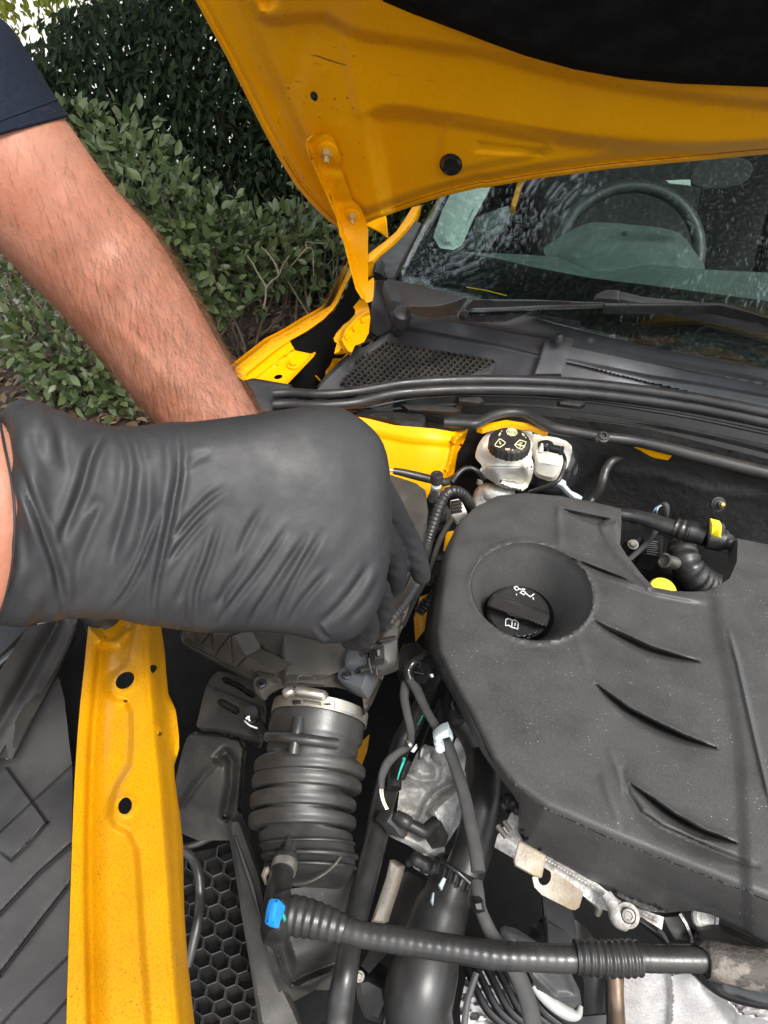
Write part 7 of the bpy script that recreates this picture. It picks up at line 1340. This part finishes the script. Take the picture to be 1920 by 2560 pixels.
g = Geo(); slab(g, (-7, 9.0, 0), (4, 9.0, 0), (4, 9.0, 2.3), (-7, 9.0, 2.3), .12); wl_ = g.obj('sky_backdrop', mat('sky_white', (.78, .78, .76), .8, var=(.70, .70, .67), vscale=4)); tag(wl_, 'added white backdrop standing in for bright sky in the hedge gaps', 'backdrop')  # white slab added as the bright sky seen through the hedge
# ---- shrubs in front of it: the nearest leaves are objects of their own
lf = bpy.data.meshes.new('leaf'); lf.from_pydata(LEAF_V.tolist(), [], LEAF_F); lf.update(); lf.materials.append(L_shrub); lf.shade_smooth()
def shrub(name, label, clumps, base, n_leaf, n_obj, dens=1.0):
    s = thing(name, label, 'shrub', base, 'shrubs at the foot of the hedge'); PC = []; PD = []
    for (x, y, dd, r) in clumps:
        c = Dp(float(x), float(y), dd); m = int(n_leaf * r * r * dens); th = rnd(m); th /= np.linalg.norm(th, axis=1, keepdims=True); rr = r * rng.uniform(.55, 1.05, m)[:, None]
        p = c + th * rr * [1, .8, .9]; ok = p[:, 2] > .03; PC.append(p[ok]); PD.append(th[ok])
        for q in range(4):
            e = c + rnd(1, r * .55)[0]; P = catmull([np.array(base) + [rng.uniform(-.25, .25), 0, 0], (np.array(base) + e) / 2 + rnd(1, .06)[0], e], 5); P[:, 2] = np.maximum(P[:, 2], .0); V_, F_ = g_tube(P, np.linspace(.009, .003, len(P)), 6); obj('stem', V_, F_, bark if q % 2 else twig_m, s)
    PC = np.concatenate(PC); PD = np.concatenate(PD); n = len(PC); Dn = PD * .7 + rnd(n, .45) + [0, -.15, .25]; Nn = PD * .6 + rnd(n, .35) + [0, -.5, .9]; S = rng.uniform(.028, .070, n)
    u, v, d = project(PC); inview = (u > -20) & (u < 1050) & (v > 250) & (v < 1100)
    hid = in_poly(u, v, px('A', [(0, 20), (270, 500), (704, 1062), (1120, 1790), (720, 1880), (0, 1090)])); inview &= ~hid
    order = np.where(inview)[0][np.argsort(d[inview] - .0)][:n_obj]; big = np.zeros(n, bool); big[order] = True
    V, Fc = leaf_mesh(PC[~big], Dn[~big], Nn[~big], S[~big], 1.0, True); raw('foliage', V, Fc, L_shrub, s, 'stuff', True)
    for i in order:
        y_ = Vector(Dn[i]).normalized(); x_ = y_.cross(Vector(Nn[i])).normalized(); z_ = x_.cross(y_); M = Matrix((x_, y_, z_)).transposed().to_4x4()
        o = bpy.data.objects.new('leaf', lf); COL.objects.link(o); o.matrix_world = Matrix.Identity(4); o.location = PC[i]; o.rotation_euler = M.to_euler(); o.scale = (S[i],) * 3; adopt(o, s)
    return s
shrub('glossy_shrub', 'large glossy leaved shrub between the bare arm and the raised bonnet', [(210, 340, 2.9, .16), (290, 400, 2.75, .22), (350, 480, 2.7, .22), (420, 560, 2.7, .24), (500, 600, 2.75, .24), (560, 650, 2.8, .26), (640, 650, 2.9, .22), (480, 690, 2.8, .24), (535, 730, 3.0, .15), (700, 610, 3.0, .21)], (-.75, 3.1, 0), 5200, 285)
shrub('twiggy_shrub', 'sparse shrub with bare pale twigs behind the bonnet hinge', [(760, 620, 3.0, .2), (830, 670, 2.95, .2), (880, 620, 3.1, .24), (960, 560, 3.2, .22), (800, 560, 3.2, .22)], (-.35, 3.15, 0), 2000, 160)
shrub('low_shrub', 'low dark green shrub beneath the bare forearm at the left edge', [(40, 760, 3.0, .20), (110, 860, 2.95, .20), (180, 900, 2.95, .20), (250, 950, 3.0, .17), (310, 1000, 3.05, .15), (350, 1040, 3.1, .12), (20, 680, 3.05, .22), (130, 960, 3.05, .10)], (-1.55, 3.05, 0), 5200, 230)
# bare forked twigs
for nm, L_ in (('bare_twig', [[(330, 700, 2.9), (345, 620, 2.88), (355, 530, 2.86), (400, 470, 2.84), (455, 425, 2.84), (490, 340, 2.86), (545, 260, 2.9)], [(355, 530, 2.86), (320, 470, 2.86), (270, 390, 2.88), (240, 330, 2.9), (190, 260, 2.92)], [(455, 425, 2.84), (430, 340, 2.85), (370, 250, 2.87), (310, 190, 2.9)]]), ('bare_twig', [[(640, 250, 2.9), (690, 200, 2.9), (735, 215, 2.9), (740, 330, 2.9), (745, 430, 2.9)], [(690, 200, 2.9), (680, 150, 2.9), (760, 160, 2.9), (840, 160, 2.9)], [(640, 250, 2.9), (590, 310, 2.9), (540, 360, 2.9)]])):
    t = thing(nm, 'pale forked bare twig hanging low in front of the shrub' if L_[0][0][0] == 330 else 'thin zigzag bare twig higher in the sparse shrub', 'twig', Dp(*px('K', [L_[0][0][:2]])[0], 2.9), None)
    for li in L_:
        P, R = pathd('K', [(x, y, d_ - .3, 9 if nm and L_[0][0][0] == 330 else 5) for x, y, d_ in li], 5); V_, F_ = g_tube(P, R * np.linspace(1, .5, len(R)), 7); obj('branch', V_, F_, twig_m, t)
# bright young shoots near the ground
for x, y, d_, lab in ((272, 908, 3.2, 'bright yellow green young leaf sprig at the edge of the low shrub'), (505, 715, 3.5, 'small bright green sprig low beside the bare forearm'), (320, 1050, 3.2, 'single lime green leaf just above the black glove'), (190, 560, 2.9, 'fresh green sprig poking out behind the arm')):
    c = Dp(float(x), float(y), d_); s = thing('young_sprig', lab, 'sprig', c)
    for k in range(7 if d_ != 3.2 else 3):
        C = (c + rnd(1, .018))[0]; V, Fc = leaf_mesh(C[None], (rnd(1, .6) + [0, -.3, .3]), rnd(1, .3) + [0, -.8, .7], np.array([rng.uniform(.05, .085)]), 1.1, True); raw('leaf', V, Fc, L_new, s, None, True)
# leaf litter and berries on the soil
n = 5200; C = np.c_[rng.uniform(-2.8, .6, n), rng.uniform(2.3, 5.2, n), rng.uniform(.004, .035, n)]; C = C[~((C[:, 0] > -1.15) & (C[:, 1] < 2.6))]; n = len(C)
V, Fc = leaf_mesh(C, np.c_[rng.normal(0, 1, (n, 2)), rng.normal(0, .12, n)], rnd(n, .35) + [0, 0, 1], rng.uniform(.03, .075, n), 1.1, True); lit = raw('leaf_litter', V, Fc, L_lit, None, 'stuff'); lit['label'] = 'brown fallen leaves covering the soil under the shrubs'
berry = mat('red_berry', (.55, .06, .015), .35)
for x, y in ((590, 866), (598, 870), (600, 910), (582, 868)):
    u, v = float(x), float(y); p = Hp(u, v, .03); tag(lathe('fallen_berry', [(.004, -.010), (.012, -.004), (.0135, .003), (.008, .011), (.002, .013)], p, (0, 0, 1), berry, None, 12, smooth=80), 'orange red berry lying on the leaf litter', 'berry', 'berries on the leaf litter')
for k in range(9):
    x, y = rng.uniform(-2.3, -.2), rng.uniform(3.0, 3.8); a = rng.uniform(0, 6.28); V_, F_ = g_tube([(x, y, .03), (x + .12 * math.cos(a), y + .12 * math.sin(a), .035), (x + .26 * math.cos(a + .2), y + .26 * math.sin(a + .2), .03)], [.005, .004, .003], 6); tag(obj('fallen_stick', V_, F_, twig_m), 'thin dry stick lying among the fallen leaves', 'stick', 'sticks on the leaf litter')
# ---- trees beyond the hedge and the tree whose crown hangs over the car
def tree(name, label, base, h, crown, n_leaf, lm, size, group=None, r0=.09):
    t = thing(name, label, 'tree', base, group); b = np.array(base, float)
    P = catmull([b, b + [.05, .02, h * .35], b + [-.04, .03, h * .7], b + [.02, 0, h]], 6); V_, F_ = g_tube(P, np.linspace(r0, r0 * .35, len(P)), 10); obj('trunk', V_, F_, bark, t)
    CC = []; DD = []
    for (cx, cy, cz, r) in crown:
        c = np.array([cx, cy, cz]); P = catmull([b + [0, 0, h * .6], (b + [0, 0, h * .75] + c) / 2 + [0, 0, .1], c], 5); V_, F_ = g_tube(P, np.linspace(r0 * .4, .01, len(P)), 7); obj('limb', V_, F_, bark, t)
        m = int(n_leaf * r * r * (2.4 if cz < 4.05 and cy > .8 and name == 'shade_tree' else 1)); th = rnd(m); th /= np.linalg.norm(th, axis=1, keepdims=True); p = c + th * (r * rng.random(m) ** .45)[:, None] * [1, 1, .75]; CC.append(p); DD.append(th)
    C = np.concatenate(CC); D_ = np.concatenate(DD); n = len(C)
    if name == 'shade_tree':
        m = 32000; C = np.r_[C, np.c_[rng.uniform(-3.6, 3.4, m), rng.uniform(.9, 6.6, m), rng.uniform(3.9, 4.3, m)]]; D_ = np.r_[D_, rnd(m)]; n = len(C)  # flat leaf layer added so the reflected sky breaks into specks
    ok = (np.sin(C[:, 0] * 5.3 + C[:, 2] * 3) * np.sin(C[:, 1] * 5.9 + C[:, 2] * 4) + rng.normal(0, .35, n)) > -.5; C, D_ = C[ok], D_[ok]; n = len(C)
    V, Fc = leaf_mesh(C, D_ * .5 + rnd(n, .5) + [0, 0, -.5], rnd(n, .6) + [0, 0, .8], rng.uniform(.7, 1.3, n) * size); raw('crown', V, Fc, lm, t, 'stuff'); return t
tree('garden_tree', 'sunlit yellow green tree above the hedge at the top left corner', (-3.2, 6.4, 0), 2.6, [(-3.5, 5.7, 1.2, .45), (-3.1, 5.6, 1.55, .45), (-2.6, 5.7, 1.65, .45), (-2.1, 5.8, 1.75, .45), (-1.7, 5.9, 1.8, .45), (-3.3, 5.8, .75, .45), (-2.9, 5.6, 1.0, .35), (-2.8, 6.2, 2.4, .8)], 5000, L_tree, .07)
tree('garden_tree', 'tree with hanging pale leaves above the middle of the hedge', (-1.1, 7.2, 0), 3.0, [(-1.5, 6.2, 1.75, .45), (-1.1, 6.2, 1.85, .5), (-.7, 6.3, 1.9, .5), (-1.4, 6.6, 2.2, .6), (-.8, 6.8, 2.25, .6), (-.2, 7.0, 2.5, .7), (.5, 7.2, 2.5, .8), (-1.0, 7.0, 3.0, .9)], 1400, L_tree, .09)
tree('shade_tree', 'large dark tree whose crown hangs over the car and shows in the windscreen', (3.4, 4.6, 0), 3.8, [(.2, 1.9, 3.5, .8), (.9, 1.5, 3.6, .8), (1.6, 1.4, 3.7, .8), (.5, 2.6, 3.6, .9), (1.4, 2.4, 3.7, .9), (2.2, 2.2, 3.9, .9), (-.4, 2.5, 3.6, .8), (.2, 3.4, 3.8, .9), (1.2, 3.3, 3.9, 1.0), (2.2, 3.2, 4.0, 1.0), (.9, 4.2, 4.2, 1.0), (-.6, 3.4, 3.9, .9), (3.0, 3.8, 4.2, 1.1), (.7, .9, 3.9, .6), (1.5, .7, 4.0, .6), (-1.2, 4.2, 2.9, .8), (-2.0, 4.3, 3.0, .8), (-.4, 4.3, 2.9, .8), (.4, 4.4, 3.0, .8), (-.8, -.4, 4.4, .9), (.3, -.2, 4.5, .9), (1.3, -.3, 4.4, .9), (.2, .8, 4.4, .8), (-.9, .7, 4.3, .8), (-.9, 1.8, 4.0, .8), (2.4, .6, 4.3, .9), (2.4, 1.5, 4.0, .9)], 4200, L_can, .055, None, .16)  # crown clumps over the camera are added to block sky light
